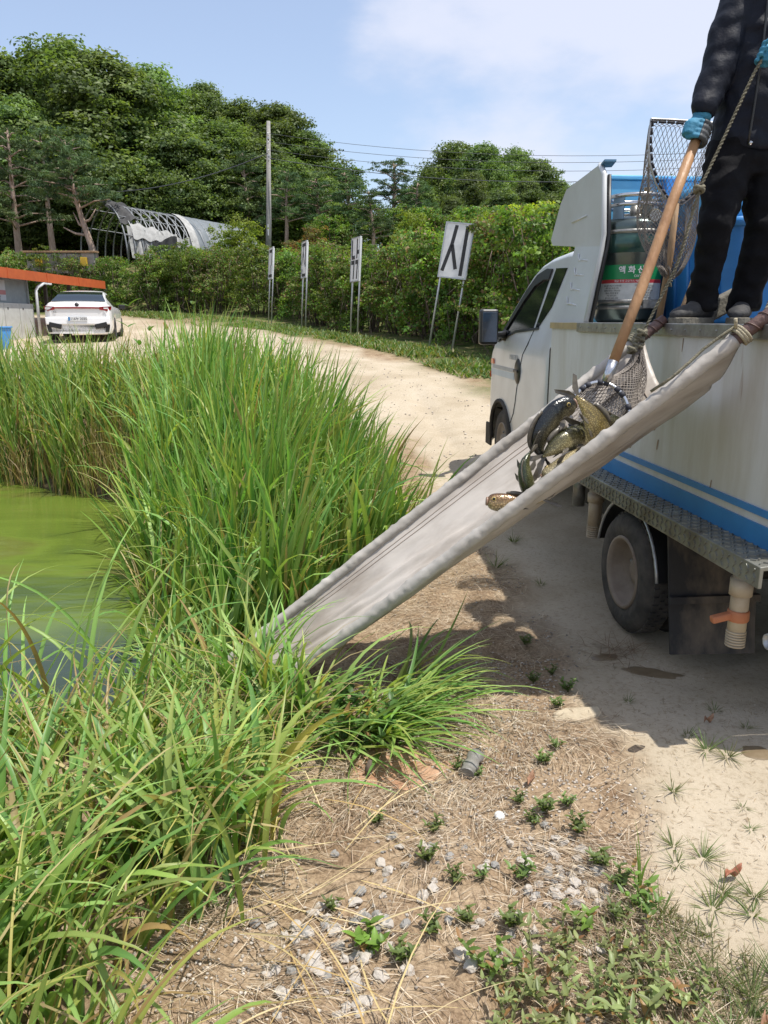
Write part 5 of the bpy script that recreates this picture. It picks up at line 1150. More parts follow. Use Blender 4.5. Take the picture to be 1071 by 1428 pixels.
def ell(c, rx, ry, z, n=18, tw=0.0): return [(c[0] + rx * math.cos(TAU * k / n + tw), c[1] + ry * math.sin(TAU * k / n + tw), z) for k in range(n)]
HIPR, KNR, ANR = Vector((1.885, 3.52, 2.20)), Vector((1.815, 3.43, 1.90)), Vector((1.832, 3.52, 1.572)); HIPL, KNL, ANL = Vector((2.065, 3.53, 2.20)), Vector((2.062, 3.46, 1.89)), Vector((2.045, 3.53, 1.572))
SHR, ELR, WRR = Vector((1.865, 3.53, 2.805)), Vector((1.785, 3.49, 2.535)), Vector((1.715, 3.445, 2.345)); SHL, ELL, WRL = Vector((2.225, 3.52, 2.80)), Vector((2.27, 3.40, 2.52)), Vector((2.02, 3.30, 2.555))
HEAD = Vector((2.02, 3.46, 3.06))
bd = MB(TM)                                                                             # the body under the clothes
bd.loft([ell((2.0, 3.53), .12, .08, 2.14), ell((2.0, 3.53), .13, .09, 2.3), ell((2.02, 3.53), .13, .09, 2.5), ell((2.04, 3.53), .155, .09, 2.7), ell((2.04, 3.52), .13, .08, 2.83), ell((2.04, 3.51), .055, .055, 2.88), ell((2.03, 3.49), .052, .055, 2.97)])
for a_, b_, c_ in ((HIPR, KNR, ANR), (HIPL, KNL, ANL)): bd.tube([a_, b_, c_, c_ + Vector((0, 0, -.05))], [.075, .05, .036, .036], 12); bd.tube([c_ + Vector((0, .0, -.03)), c_ + Vector((-.02, -.012, -.055))], [.03, .026], 10)
for a_, b_, c_ in ((SHR, ELR, WRR), (SHL, ELL, WRL)): bd.tube([Vector((2.04, 3.52, 2.78)), a_, b_, c_], [.05, .045, .036, .027], 12)
fd = Vector((-.55, -.8, -.25)).normalized(); sdv = fd.cross(Vector((0, 0, 1))).normalized(); uv = sdv.cross(fd)
def hp_(f, s, u): return HEAD + fd * f + sdv * s + uv * u
hs = []
for u, rx, ry, off in ((-.115, .035, .04, .035), (-.09, .055, .065, .02), (-.04, .068, .085, .008), (.02, .074, .093, 0), (.07, .068, .085, -.005), (.105, .04, .055, -.008), (.12, .012, .016, -.008)): hs.append([hp_(off + ry * math.cos(TAU * k / 20), rx * math.sin(TAU * k / 20), u) for k in range(20)])
bd.loft(hs); bd.tube([hp_(.085, 0, .015), hp_(.105, 0, -.02), hp_(.112, 0, -.035), hp_(.09, 0, -.045)], [.008, .012, .015, .012], 8)
for sg in (1, -1): bd.tube([hp_(-.005, .072 * sg, .02), hp_(-.012, .083 * sg, -.002), hp_(-.002, .074 * sg, -.03)], [.010, .017, .009], 8); bd.tube([hp_(.076, .02 * sg, .033), hp_(.072, .045 * sg, .03)], [.009, .008], 6)
bd.tube([hp_(.082, -.022, -.066), hp_(.09, 0, -.066), hp_(.082, .022, -.066)], [.006, .009, .006], 6)
remeshed(bd, 'body', M_SKIN, man, .011, 3)
for sg in (1, -1): m = MB(TM); m.lathe([(.0001, .012), (.008, .008), (.0105, 0)], hp_(.072, .032 * sg, .012), fd, 10); m.build('eye', M_EYE, man)
hr = MB(TM); hr.loft([[hp_(off + ry * math.cos(TAU * k / 20) * (1 if math.cos(TAU * k / 20) < .2 or u > .08 else .80), rx * math.sin(TAU * k / 20), u) for k in range(20)] for u, rx, ry, off in ((-.03, .071, .085, -.02), (.02, .079, .092, -.014), (.07, .075, .092, -.008), (.11, .048, .062, -.008), (.13, .012, .016, -.008))]); remeshed(hr, 'hair', M_HAIR, man, .008, 2, .004, .02)
tr = MB(TM)                                                                              # trousers
tr.loft([ell((1.985, 3.525), .155, .11, 2.12), ell((1.985, 3.525), .165, .118, 2.2), ell((1.99, 3.525), .158, .112, 2.30), ell((1.995, 3.525), .15, .105, 2.36)])
tr.tube([HIPR + Vector((.02, 0, .06)), HIPR + Vector((.01, 0, -.04)), HIPR.lerp(KNR, .5) + Vector((.012, 0, 0)), KNR, KNR.lerp(ANR, .45), ANR.lerp(KNR, .18), ANR + Vector((0, 0, .0)), ANR + Vector((0, -.003, -.035))], [.10, .108, .094, .074, .066, .066, .072, .066], 16)
tr.tube([HIPL + Vector((-.02, 0, .06)), HIPL + Vector((0, 0, -.04)), HIPL.lerp(KNL, .5), KNL, KNL.lerp(ANL, .45), ANL.lerp(KNL, .18), ANL + Vector((0, 0, .01)), ANL + Vector((0, -.004, -.035))], [.10, .108, .094, .078, .072, .072, .078, .072], 16)
trs = remeshed(tr, 'trousers', M_TROU, man, .010, 4, .020, .09, 1)
jk = MB(TM)                                                                              # jacket
jk.loft([ell((1.99, 3.525), .168, .122, 2.215), ell((1.99, 3.525), .178, .130, 2.26), ell((2.0, 3.52), .176, .132, 2.40), ell((2.02, 3.52), .180, .130, 2.55), ell((2.04, 3.525), .198, .125, 2.70), ell((2.045, 3.525), .185, .11, 2.82), ell((2.04, 3.515), .09, .08, 2.88), ell((2.035, 3.505), .07, .072, 2.93)])
jk.tube([Vector((1.98, 3.52, 2.80)), SHR + Vector((.012, 0, 0)), SHR.lerp(ELR, .5), ELR, ELR.lerp(WRR, .55), WRR + Vector((.004, 0, .025)), WRR + Vector((0, 0, .0))], [.085, .088, .079, .070, .062, .056, .048], 14)
jk.tube([Vector((2.12, 3.52, 2.80)), SHL, SHL.lerp(ELL, .5), ELL, ELL.lerp(WRL, .55), WRL + Vector((.03, .01, 0))], [.085, .085, .076, .072, .062, .05], 14)
jck = remeshed(jk, 'jacket', M_JACK, man, .009, 3, .017, .10, 2)
zipx = [(1.925, 3.395, z) for z in np.linspace(2.235, 2.8, 14)]
m = MB(TM); q = [Vector((1.915, 3.398, 2.225)), Vector((1.918, 3.39, 2.24))]; m.tube([q[0], q[1]], .008, 6); m.build('zip_pull', M_CHROME, jck)
m = MB(TM); m.tube([(1.915 + .02 * k, 3.41 - .012 * math.sin(math.pi * k) , 2.235 + .58 * k) for k in np.linspace(0, 1, 12)], .006, 5); m.build('zip', M_BLACK, jck)
def grip_hand(name, c, ax, n, wrist, parent, rad=.030, fl=(.9, 1.0, .97, .82), thumb_side=1):
    """fist round the axis ax through c; n points from the axis to the palm"""
    ax = ax.normalized(); n = (n - ax * n.dot(ax)).normalized(); w_ = ax.cross(n)
    g = MB(TM); pm = c + n * (rad + .010)
    g.tube([wrist, wrist.lerp(pm, .5), pm + ax * .012, pm - ax * .03], [.031, .034, .036, .030], 12)
    for i, off in enumerate((.036, .013, -.010, -.032)):
        R_ = rad + .007; pts = []; rs = []
        for k in range(8):
            th = R(-8 + (235 * fl[i]) * k / 7); pts.append(c + ax * off + (n * math.cos(th) + w_ * math.sin(th)) * (R_ if k else R_ + .004)); rs.append(.0115 - .0028 * k / 7)
        g.tube(pts, rs, 8)
        g.tube([pm + ax * off, pts[0]], [.013, .0125], 8)
    pts = []
    for k in range(6): th = R(-5 - 150 * k / 5); pts.append(c + ax * (.052 - .012 * k / 5) * thumb_side + (n * math.cos(th) + w_ * math.sin(th)) * (rad + .009))
    g.tube([pm + ax * .02 * thumb_side] + pts, [.018, .016, .0145, .0135, .0125, .0115, .009], 8)
    return g
g = grip_hand('glove', H1 - dp * .035, dp, Vector((-.95, -.1, .15)), WRR + Vector((-.004, 0, -.012)), man)
gl = remeshed(g, 'glove', M_GLOVE, man, .0045, 2, .002, .03)
m = MB(TM); m.tube([WRR + Vector((.002, 0, .012)), WRR + Vector((-.004, 0, -.018))], [.040, .038], 14); m.build('glove_cuff', M_GLOVE, gl)
g2 = MB(TM); ax_, n_ = dp, Vector((-.95, -.1, .15)); n_ = (n_ - ax_ * n_.dot(ax_)).normalized(); w2 = ax_.cross(n_); c = H1 - dp * .035
for i, off in enumerate((.036, .013, -.010, -.032)): g2.tube([c + ax_ * off + (n_ * math.cos(R(th)) + w2 * math.sin(R(th))) * .0385 for th in range(70, 215, 18)], .0118, 8)
g2.tube([c + ax_ * .05 + (n_ * math.cos(R(th)) + w2 * math.sin(R(th))) * .041 for th in range(-75, -150, -18)], .0125, 8)
remeshed(g2, 'palm_coating', M_PALM, gl, .0045, 1)
rd_ = Vector((.35, 0, .94)).normalized()
g = grip_hand('glove', LH, rd_, Vector((.75, .1, .45)), WRL + Vector((-.01, 0, 0)), man, .014, thumb_side=1)
gl2 = remeshed(g, 'glove', M_GLOVE, man, .0045, 2, .002, .03)
m = MB(TM); m.tube([WRL + Vector((.02, .005, 0)), WRL + Vector((-.02, -.003, 0))], [.041, .037], 14); m.build('glove_cuff', M_GLOVE, gl2)
for an, dr, nm in ((ANR, Vector((-.88, -.48, 0)), 0), (ANL, Vector((-.62, -.78, 0)), 1)):
    dr.normalize(); lt = Vector((-dr.y, dr.x, 0)); b0 = Vector((an.x, an.y, DK)) - dr * .07; sh = MB(TM); so = MB(TM)
    def sec(k, w, h, z0=.022): 
        c = b0 + dr * .275 * k; return [c + lt * w * math.cos(TAU * j / 14) + Vector((0, 0, z0 + h * (.5 + .5 * math.sin(TAU * j / 14)))) for j in range(14)]
    sh.loft([sec(0, .025, .06), sec(.04, .034, .085), sec(.2, .038, .105), sec(.38, .038, .10), sec(.55, .042, .075), sec(.78, .046, .058), sec(.93, .036, .045), sec(1.0, .018, .03)]); s_o = remeshed(sh, 'shoe', M_SHOE, man, .007, 3, .003, .05)
    so.prism([tuple(b0 + dr * .275 * k + lt * w) + () for k, w in ((0, .026), (.05, .037), (.2, .041), (.4, .039), (.6, .045), (.78, .049), (.93, .039), (1.01, .018), (1.01, -.018), (.93, -.039), (.78, -.049), (.6, -.045), (.4, -.039), (.2, -.041), (.05, -.037), (0, -.026))], (0, 0, .030)); so.build('sole', M_SOLE, s_o, bevel=.004)
# lettering down the trouser leg
tM = TM @ frame((2.088, 3.372, 1.76), (0, -.02, -1), (1, -.25, 0)); mb = text_mb('CLEVER', .042, tM, .0008); mb.build('leg_lettering', pmat('grey_print', (.16, .17, .19), (.12, .13, .15), 30, .6), trs)
# rope end hanging behind the leg
rope([(2.16, 3.55, 1.95), (2.155, 3.5, 1.75), (2.135, 3.45, 1.62), (2.10, 3.44, 1.54)], .008, 'hanging_rope', M_ROPEL, None, label='short pale rope hanging behind the man\'s leg', cat='rope')
m = MB(TM); m.box((1.93, 3.66, 1.53), (.42, .07, .09), Matrix.Rotation(R(-24), 3, 'Y') @ Matrix.Rotation(R(12), 3, 'Z')); m.build('worn_plank', M_SOLE, None, bevel=.01, label='worn grey timber leaning between the man\'s shoes', cat='timber')
# ------------------------------------------------------------------ signs along the track
M_SIGN = pmat('sign_white', (.72, .73, .73), (.60, .61, .61), 6, .5); M_INK = pmat('sign_black', (.015, .016, .018), (.03, .03, .03), 9, .6)
def stroke(mb, M, pts, w):
    """a painted bar through pts (0..1 in the panel) raised off the face"""
    for (x0, y0), (x1, y1) in zip(pts, pts[1:]):
        d = Vector((x1 - x0, y1 - y0, 0)); n = Vector((-d.y, d.x, 0)).normalized() * w / 2; p0, p1 = Vector((x0, y0, 0)), Vector((x1, y1, 0))
        mb.prism([M @ q for q in (p0 - n, p1 - n, p1 + n, p0 + n)], M.to_3x3() @ Vector((0, 0, .006)))
def sign(x, y, face, lean, W, Hp, bottom, strokes, label, roll=0.0):
    z = float(gz(x, y)); n = Vector((math.sin(R(face)), -math.cos(R(face)), 0)); r = Vector((math.cos(R(face)), math.sin(R(face)), 0))
    root = thing('letter_sign', label, 'sign', (x, y, z), 0); up = (Vector((0, 0, 1)) * math.cos(R(lean)) - n * math.sin(R(lean)) + r * math.sin(R(roll))).normalized(); r = (r - up * r.dot(up)).normalized()
    base = Vector((x, y, z)); M = frame(base + up * bottom - r * W / 2 + n * .035, r, up)
    rot = Matrix((r, up, r.cross(up))).transposed()
    m = MB(); m.box(base + up * (bottom + Hp / 2) + n * .012, (W, Hp, .05), rot); m.build('panel', M_SIGN, root, bevel=.005)
    m = MB(); e = .025
    for c, d in (((W / 2, e / 2), (W, e)), ((W / 2, Hp - e / 2), (W, e)), ((e / 2, Hp / 2), (e, Hp - 2 * e - .002)), ((W - e / 2, Hp / 2), (e, Hp - 2 * e - .002))): m.box(M @ Vector((c[0], c[1], .006)), (d[0], d[1], .012), rot)
    m.build('panel_frame', M_GALV, root)
    for k in (.08, .92):
        m = MB(); q = base - r * W / 2 + r * W * k - n * .015; m.tube([q - up * .2, q + up * (bottom + Hp * .96)], .024, 8); m.build('post', M_GALV, root)
    for st, w in strokes:
        m = MB(); stroke(m, M, [(a * W, b * Hp) for a, b in st], w * W); m.build('letter_stroke', M_INK, root)
    return root
SI = [([(.40, .95), (.33, .62), (.12, .12)], .12), ([(.34, .60), (.58, .17)], .12), ([(.78, .95), (.78, .06)], .12)]
NAK = [([(.14, .95), (.14, .57)], .11), ([(.12, .55), (.48, .55)], .14), ([(.70, .96), (.70, .52)], .11), ([(.70, .66), (.92, .66)], .15), ([(.08, .44), (.45, .44)], .15), ([(.40, .42), (.36, .06)], .11), ([(.54, .44), (.86, .44)], .15), ([(.80, .42), (.74, .06)], .11)]
JAN = [([(.12, .90), (.74, .90)], .14), ([(.42, .86), (.12, .36)], .10), ([(.36, .72), (.66, .36)], .10), ([(.84, .95), (.84, .30)], .11), ([(.84, .62), (.97, .62)], .11), ([(.18, .26), (.18, .08), (.86, .08)], .13)]
GO = [([(.14, .88), (.86, .88)], .15), ([(.80, .86), (.74, .42)], .11), ([(.48, .44), (.48, .14)], .11), ([(.10, .11), (.90, .11)], .15)]
sign(1.22, 17.05, -24, 6, .64, 1.14, 1.50, SI, 'broad white sign lettered 시 leaning over on two grey posts', 7)
sign(-.84, 21.6, -69, 3, .70, 1.14, 1.46, NAK, 'narrow-seen white sign lettered 낚 on two grey posts')
sign(-2.62, 25.6, -72, 3, .70, 1.12, 1.62, JAN, 'white sign lettered 잔 on two thin grey posts')
sign(-4.25, 29.4, -71, 4, .72, 1.12, 1.58, GO, 'farthest white sign lettered 고 beside the hedge')
# ------------------------------------------------------------------ pole and wires
M_CONC = pmat('concrete', (.30, .29, .275), (.22, .215, .20), 5, .9, bump=.3); M_WIRE = pmat('wire', (.06, .065, .08), (.09, .095, .1), 9, .6)
px_, py_ = place(371, 38.4); pz_ = float(gz(px_, py_, False))
pole = thing('utility_pole', 'concrete utility pole carrying power lines above the hedge', 'pole', (px_, py_, pz_))
m = MB(); m.tube([(px_, py_, pz_ - .3), (px_ + .12, py_, 6), (px_ + .26, py_, 10.3)], [.15, .12, .085], 14); m.build('shaft', M_CONC, pole)
m = MB(); m.box((px_ + .24, py_ - .12, 9.55), (.08, .3, .08)); m.box((px_ + .24, py_ - .14, 8.8), (.08, .3, .08)); m.build('bracket', M_GALV, pole)
for z in (9.75, 9.4, 9.05, 8.7):
    m = MB(); m.lathe([(.02, 0), (.05, .03), (.03, .07), (.05, .1), (.02, .14)], (px_ + .24, py_ - .2, z - .1), n=10); m.build('insulator', M_SIGN, pole)
m = MB(); m.box((px_ + .1, py_ - .17, 5.6), (.04, .03, .5)); m.build('pole_plate', M_SIGN, pole)
for i, (z0, z1, sg, lb) in enumerate(((9.75, 8.94, 2.1, 'topmost thin power line running from the utility pole past the truck'), (9.4, 8.8, 2.1, 'second thin power line below the topmost one'), (9.05, 8.5, 2.1, 'lower power line sagging above the trees'), (8.7, 8.7, 2.6, 'thick lowest cable sagging from the utility pole to the right'))):
    a_, b_ = Vector((px_ + .26, py_ - .2, z0)), Vector((26, 30, z1)); m = MB(); m.tube([a_.lerp(b_, k / 24) - Vector((0, 0, sg * 4 * (k / 24) * (1 - k / 24) * .62)) for k in range(25)], .009 if i < 3 else .014, 5); m.build('power_line', M_WIRE, None, label=lb, cat='wire')
a_ = Vector((px_ + .2, py_ - .2, 8.9)); x, y = place(60, 44); m = MB(); b_ = Vector((x, y, ztop(262, 44))); m.tube([a_.lerp(b_, k / 20) - Vector((0, 0, 1.3 * 4 * (k / 20) * (1 - k / 20) * .6)) for k in range(21)], .022, 5); m.build('power_line', M_WIRE, None, label='dark cable running from the utility pole over the torn greenhouse', cat='wire')
# ------------------------------------------------------------------ greenhouse
M_FILM = pmat('grey_film', (.17, .19, .205), (.12, .138, .15), 3, .6, spec=.3, bump=.15); M_RAG = pmat('torn_white_sheet', (.40, .40, .385), (.28, .28, .27), 5, .8, bump=.3); M_RAGB = pmat('torn_black_sheet', (.03, .03, .032), (.06, .06, .06), 6, .8)
M_HOOPS = pmat('grey_hoops', (.26, .275, .28), (.19, .2, .21), 6, .5, .3)
GA, GB = Vector((-13.3, 38.3, 4.25)), Vector((-8.0, 43.6, 3.75)); gax = (GB - GA).normalized(); gh = gax.copy(); gh.z = 0; gh.normalize(); gn = Vector((gh.y, -gh.x, 0)); GL = (GB - GA).length; GW, GH = 2.4, 2.55
house = thing('greenhouse', 'arched greenhouse, its left half bare hoops with torn sheets', 'greenhouse', GA + gax * GL / 2)
def gp(k, th, f=1.0): return GA + gax * GL * k + gn * GW * math.cos(th) * f + Vector((0, 0, GH * math.sin(th) ** .9 * f if math.sin(th) > 0 else 0))
for i in range(19):
    k = i / 18; m = MB(); m.tube([gp(k, math.pi * j / 20) for j in range(21)], .035, 5); m.build('hoop', M_HOOPS, house)
for th in (.35, .75, 1.15, 1.57, 2.0, 2.5):
    m = MB(); m.tube([gp(k, th, 1.005) for k in np.linspace(0, 1, 12)], .026, 5); m.build('purlin', M_HOOPS, house)
for j in range(9):
    m = MB(); k0 = j * .06; m.tube([gp(min(.5, k0 + .20 * q), .12 + 1.4 * q, 1.0) for q in np.linspace(0, 1, 8)], .02, 4); m.build('brace', M_HOOPS, house)
    m = MB(); m.tube([gp(max(0, k0 + .02 - .14 * q + .1), .12 + 1.4 * q, 1.0) for q in np.linspace(0, 1, 8)], .02, 4); m.build('brace', M_HOOPS, house)
m = MB(); m.grid([[gp(k, th, 1.012 + .006 * math.sin(k * 110)) for th in np.linspace(.25, math.pi, 20)] for k in np.linspace(.47, 1.0, 46)]); m.build('film_cover', M_FILM, house)
m = MB(); m.grid([[gp(k, th, 1.03) for th in np.linspace(.02, math.pi, 20)] for k in np.linspace(.455, .51, 4)]); m.build('cover_edge', M_RAG, house)
m = MB(); m.grid([[gp(k, 0, 1.01) + Vector((0, 0, 1.25 * q + (.10 * math.sin(k * 60) + .14 * noise.noise(Vector((k * 14, 0, 0)))) * q)) + gn * (.10 * math.sin(k * 90) * (1 - q) + .05 * math.sin(k * 150)) - gn * .25 * q for q in (0, .35, .7, 1)] for k in np.linspace(.02, .5, 70)]); m.build('torn_side_sheet', M_RAG, house)
m = MB(); m.grid([[gp(k, 0, 1.02) + Vector((0, 0, 1.02 + .2 * math.sin(k * 25) - 1.0 * q * (.45 + .55 * abs(math.sin(k * 30))))) + gn * (.05 + .06 * math.sin(k * 120)) for q in (0, .4, .75, 1)] for k in np.linspace(.16, .33, 30)]); m.build('torn_black_rag', M_RAGB, house)
m = MB(); m.grid([[gp(k, th, 1.02 + .05 * math.sin(k * 50 + th * 5)) for th in np.linspace(.55 + k * 1.4, 1.75, 14)] for k in np.linspace(-.02, .13, 10)]); m.build('torn_black_rag', M_RAGB, house)
m = MB(); m.grid([[gp(k, th, 1.03) + Vector((0, 0, .06 * math.sin(k * 70))) for th in np.linspace(.30, .62 - .3 * k, 8)] for k in np.linspace(.05, .36, 26)]); m.build('torn_white_rag', M_RAG, house)
# low block wall by the leaning pine
M_YEL = pmat('yellow_paint', (.55, .36, .03), (.46, .30, .03), 6, .6)
A0, B0 = place(30, 35.5), place(132, 36.0); zb = ztop(365, 35.6); wl = thing('block_wall', 'low grey concrete wall with yellow blocks under the leaning pine', 'wall', ((A0[0] + B0[0]) / 2, 35.7, zb - .3))
for k in range(5): m = MB(); x0 = A0[0] + (B0[0] - A0[0]) * k / 5; m.bx(x0 + .01, x0 + (B0[0] - A0[0]) / 5 - .01, 35.5, 35.75, zb - .5, zb + .36 - .02 * (k % 2)); m.build('wall_block', M_CONC, wl, bevel=.02)
m = MB(); m.bx(A0[0] - .1, B0[0] + .1, 35.42, 35.85, zb + .37, zb + .45); m.build('coping', M_WOOD2, wl, bevel=.01)
for u in (46, 110): x, _ = place(u, 35.3); m = MB(); m.bx(x - .13, x + .13, 35.30, 35.49, zb - .2, zb + .17); m.build('yellow_block', M_YEL, wl, bevel=.01)
# ------------------------------------------------------------------ shed with orange roof
M_ORRF = pmat('orange_metal', (.50, .115, .035), (.42, .09, .03), 4, .45); M_GRW = pmat('grey_wall', (.30, .34, .34), (.25, .28, .28), 4, .8); M_PAN = pmat('pale_panel', (.52, .53, .50), (.44, .44, .41), 4, .75, bump=.15)
sx0 = -11.25; shed = thing('shed', 'low shed with orange metal roof and grey panel wall beside the car', 'shed', (sx0 - 2, 23, float(gz(sx0, 23)) - .1)); zg = .95
for k in range(6):
    y0 = 19.6 + k * .99; m = MB(); m.bx(sx0 - .08, sx0, y0 + .012, y0 + .978, zg - .2, 1.99); p_ = m.build('wall_panel', M_PAN, shed, bevel=.006)
    for yy in (y0 + .2,): m = MB(); m.bx(sx0 - .0, sx0 + .012, yy, yy + .05, 1.80, 1.86); m.build('panel_clip', M_FRAME, p_)
m = MB(); m.bx(sx0 - .24, sx0 - .16, 18.0, 25.5, 1.9, 2.75); m.build('upper_wall', M_GRW, shed)
m = MB(); m.bx(sx0 - 3.6, sx0 - .1, 25.45, 25.53, zg - .2, 2.75); m.build('end_wall', M_GRW, shed)
for k in range(5):
    y0 = 18.0 + k * 2.7; m = MB(); m.prism([(-10.96, y0 + .008, 2.68), (-10.96, y0 + .008, 2.97), (-15, y0 + .008, 3.25), (-15, y0 + .008, 3.15), (-11.02, y0 + .008, 2.86), (-11.02, y0 + .008, 2.68)], (0, 2.684, 0)); rp_ = m.build('roof_panel', M_ORRF, shed)
    m = MB(); m.bx(-10.966, -10.945, y0 - .02, y0 + .03, 2.68, 2.98); m.build('roof_seam', M_ORRF, rp_)
m = MB(); m.tube([(-11.0, 25.9, 2.66), (-11.0, 25.75, 2.60), (-11.05, 25.55, 2.52), (-11.08, 25.45, 2.40), (-11.08, 25.45, zg)], [.04, .05, .05, .045, .045], 12); m.build('downpipe', M_SIGN, shed)
m = MB(); m.box((-11.0, 26.1, 2.64), (.08, .7, .06)); m.build('gutter', M_SIGN, shed, bevel=.02)
for y in (26.5, 28.5, 30.6): m = MB(); m.bx(-11.3, -11.2, y, y + .1, .9, 2.7); m.build('roof_post', M_FRAME, shed)
m = MB(); m.bx(sx0 - .155, sx0 - .14, 21.2, 24.05, 2.06, 2.66); bn_ = m.build('banner', pmat('banner_white', (.55, .58, .60), (.48, .5, .52), 5, .6), shed)
m = MB(); m.bx(sx0 - .139, sx0 - .136, 21.2, 24.05, 2.23, 2.36); m.build('banner_band', pmat('banner_pink', (.45, .20, .20), (.40, .17, .18), 6, .6), bn_)
tM = frame((sx0 - .134, 23.05, 2.15), (0, 1, 0), (0, 0, 1)); text_mb('드스용 85하다', .22, tM, .001, .004).build('banner_lettering', M_TXD, bn_)
tM = frame((sx0 - .134, 23.05, 2.50), (0, 1, 0), (0, 0, 1)); text_mb('고잔낚시', .26, tM, .001).build('banner_lettering', M_STRIPE_G, bn_)
x, y = -9.95, 20.3; z = float(gz(x, y)); bk = thing('blue_bin', 'square blue plastic bin standing by the shed wall', 'bin', (x, y, z)); m = MB(); m.loft([[(x + sx * w_, y + sy * w_, zz) for sx, sy in ((-1, -1), (1, -1), (1, 1), (-1, 1))] for w_, zz in ((.22, z - .02), (.26, z + .55))]); m.build('bin_body', M_BLUEP, bk, bevel=.02); m = MB(); m.bx(x - .285, x + .285, y - .285, y + .285, z + .53, z + .57); m.build('bin_rim', M_BLUEP, bk, bevel=.01)
# ------------------------------------------------------------------ white car
M_CARW = pmat('car_white', (.80, .80, .80), (.77, .77, .77), 2, .22, coat=.6, spec=.5); M_TAIL = pmat('tail_red', (.20, .008, .012), (.28, .015, .02), 6, .15); M_CBLK = pmat('car_black', (.012, .012, .013), (.02, .02, .02), 6, .45); M_ALLOY = pmat('alloy', (.35, .35, .36), (.28, .28, .3), 5, .3, .8)
cx_, cy_ = -9.35, 25.0; cz_ = float(gz(cx_, cy_)) - .0; crz = R(14.5); car = thing('parked_car', 'white fastback sedan parked rear-on beside the shed', 'car', (cx_, cy_, cz_), crz); CM = MW[car.name]
Wt = [(-2.45, .74), (-2.38, .85), (-2.2, .905), (-1.4, .93), (0, .93), (1.5, .92), (2.1, .88), (2.35, .78), (2.45, .6)]
Bt = [(-2.45, .88), (-2.36, .97), (-2.1, .97), (-1.5, .955), (0, .92), (1.0, .92), (1.9, .84), (2.35, .72), (2.45, .62)]
Tt = [(-2.45, .94), (-2.40, 1.03), (-2.30, 1.065), (-1.95, 1.10), (-1.4, 1.285), (-.9, 1.40), (-.3, 1.445), (.2, 1.43), (.55, 1.36), (1.2, 1.05), (1.35, 1.0), (2.0, .90), (2.35, .76), (2.45, .66)]
Xt = [(-2.45, .66), (-2.3, .79), (-1.95, .77), (-1.4, .66), (-.3, .585), (.4, .60), (1.2, .70), (1.4, .78), (2.1, .76), (2.45, .5)]
def csec(y):
    W_, Bz, Tz, X_ = (lerp_tab(y, q) for q in (Wt, Bt, Tt, Xt)); Bz = min(Bz, Tz - .03); ar = 0
    for wy in (-1.42, 1.43):
        d = abs(y - wy); ar = max(ar, .33 + math.sqrt(max(0, .37 ** 2 - d * d)) if d < .37 else 0)
    lz = max(.20, ar); h = [(W_ - .05, lz), (W_ - .005, max(lz + .02, .34)), (W_, max(lz + .04, .58)), (W_ - .004, max(lz + .05, .80)), (W_ - .03, max(lz + .06, Bz)), (X_ + (W_ - .05 - X_) * .35, Bz + (Tz - .03 - Bz) * .62), (X_ + .012, Tz - .035), (X_ - .05, Tz - .004), (X_ * .5, Tz + .012), (0, Tz + .016)]
    return [(x, y, z) for x, z in h] + [(-x, y, z) for x, z in reversed(h[:-1])]
ys = sorted(set([round(v, 3) for v in list(np.arange(-2.45, 2.45, .07)) + [-2.45, -2.42, -2.40, 2.45]])); cs2 = [csec(y) for y in ys]
m = MB(CM); m.grid(cs2); n_ = len(cs2[0]); m.add(cs2[0], [tuple(range(n_))]); m.add(cs2[-1], [tuple(range(n_))]); m.build('car_body', M_CARW, car)
m = MB(CM); m.grid([[(x * (lerp_tab(y, Xt) - .03), y, lerp_tab(y, Tt) + .012 + .012 * (1 - x * x)) for x in np.linspace(-1, 1, 9)] for y in np.linspace(-1.98, -.98, 9)]); m.build('rear_window', M_GLASS, car)
m = MB(CM); m.grid([[(x * (lerp_tab(y, Xt) - .03), y, lerp_tab(y, Tt) + .012 + .012 * (1 - x * x)) for x in np.linspace(-1, 1, 9)] for y in np.linspace(.50, 1.15, 7)]); m.build('windscreen', M_GLASS, car)
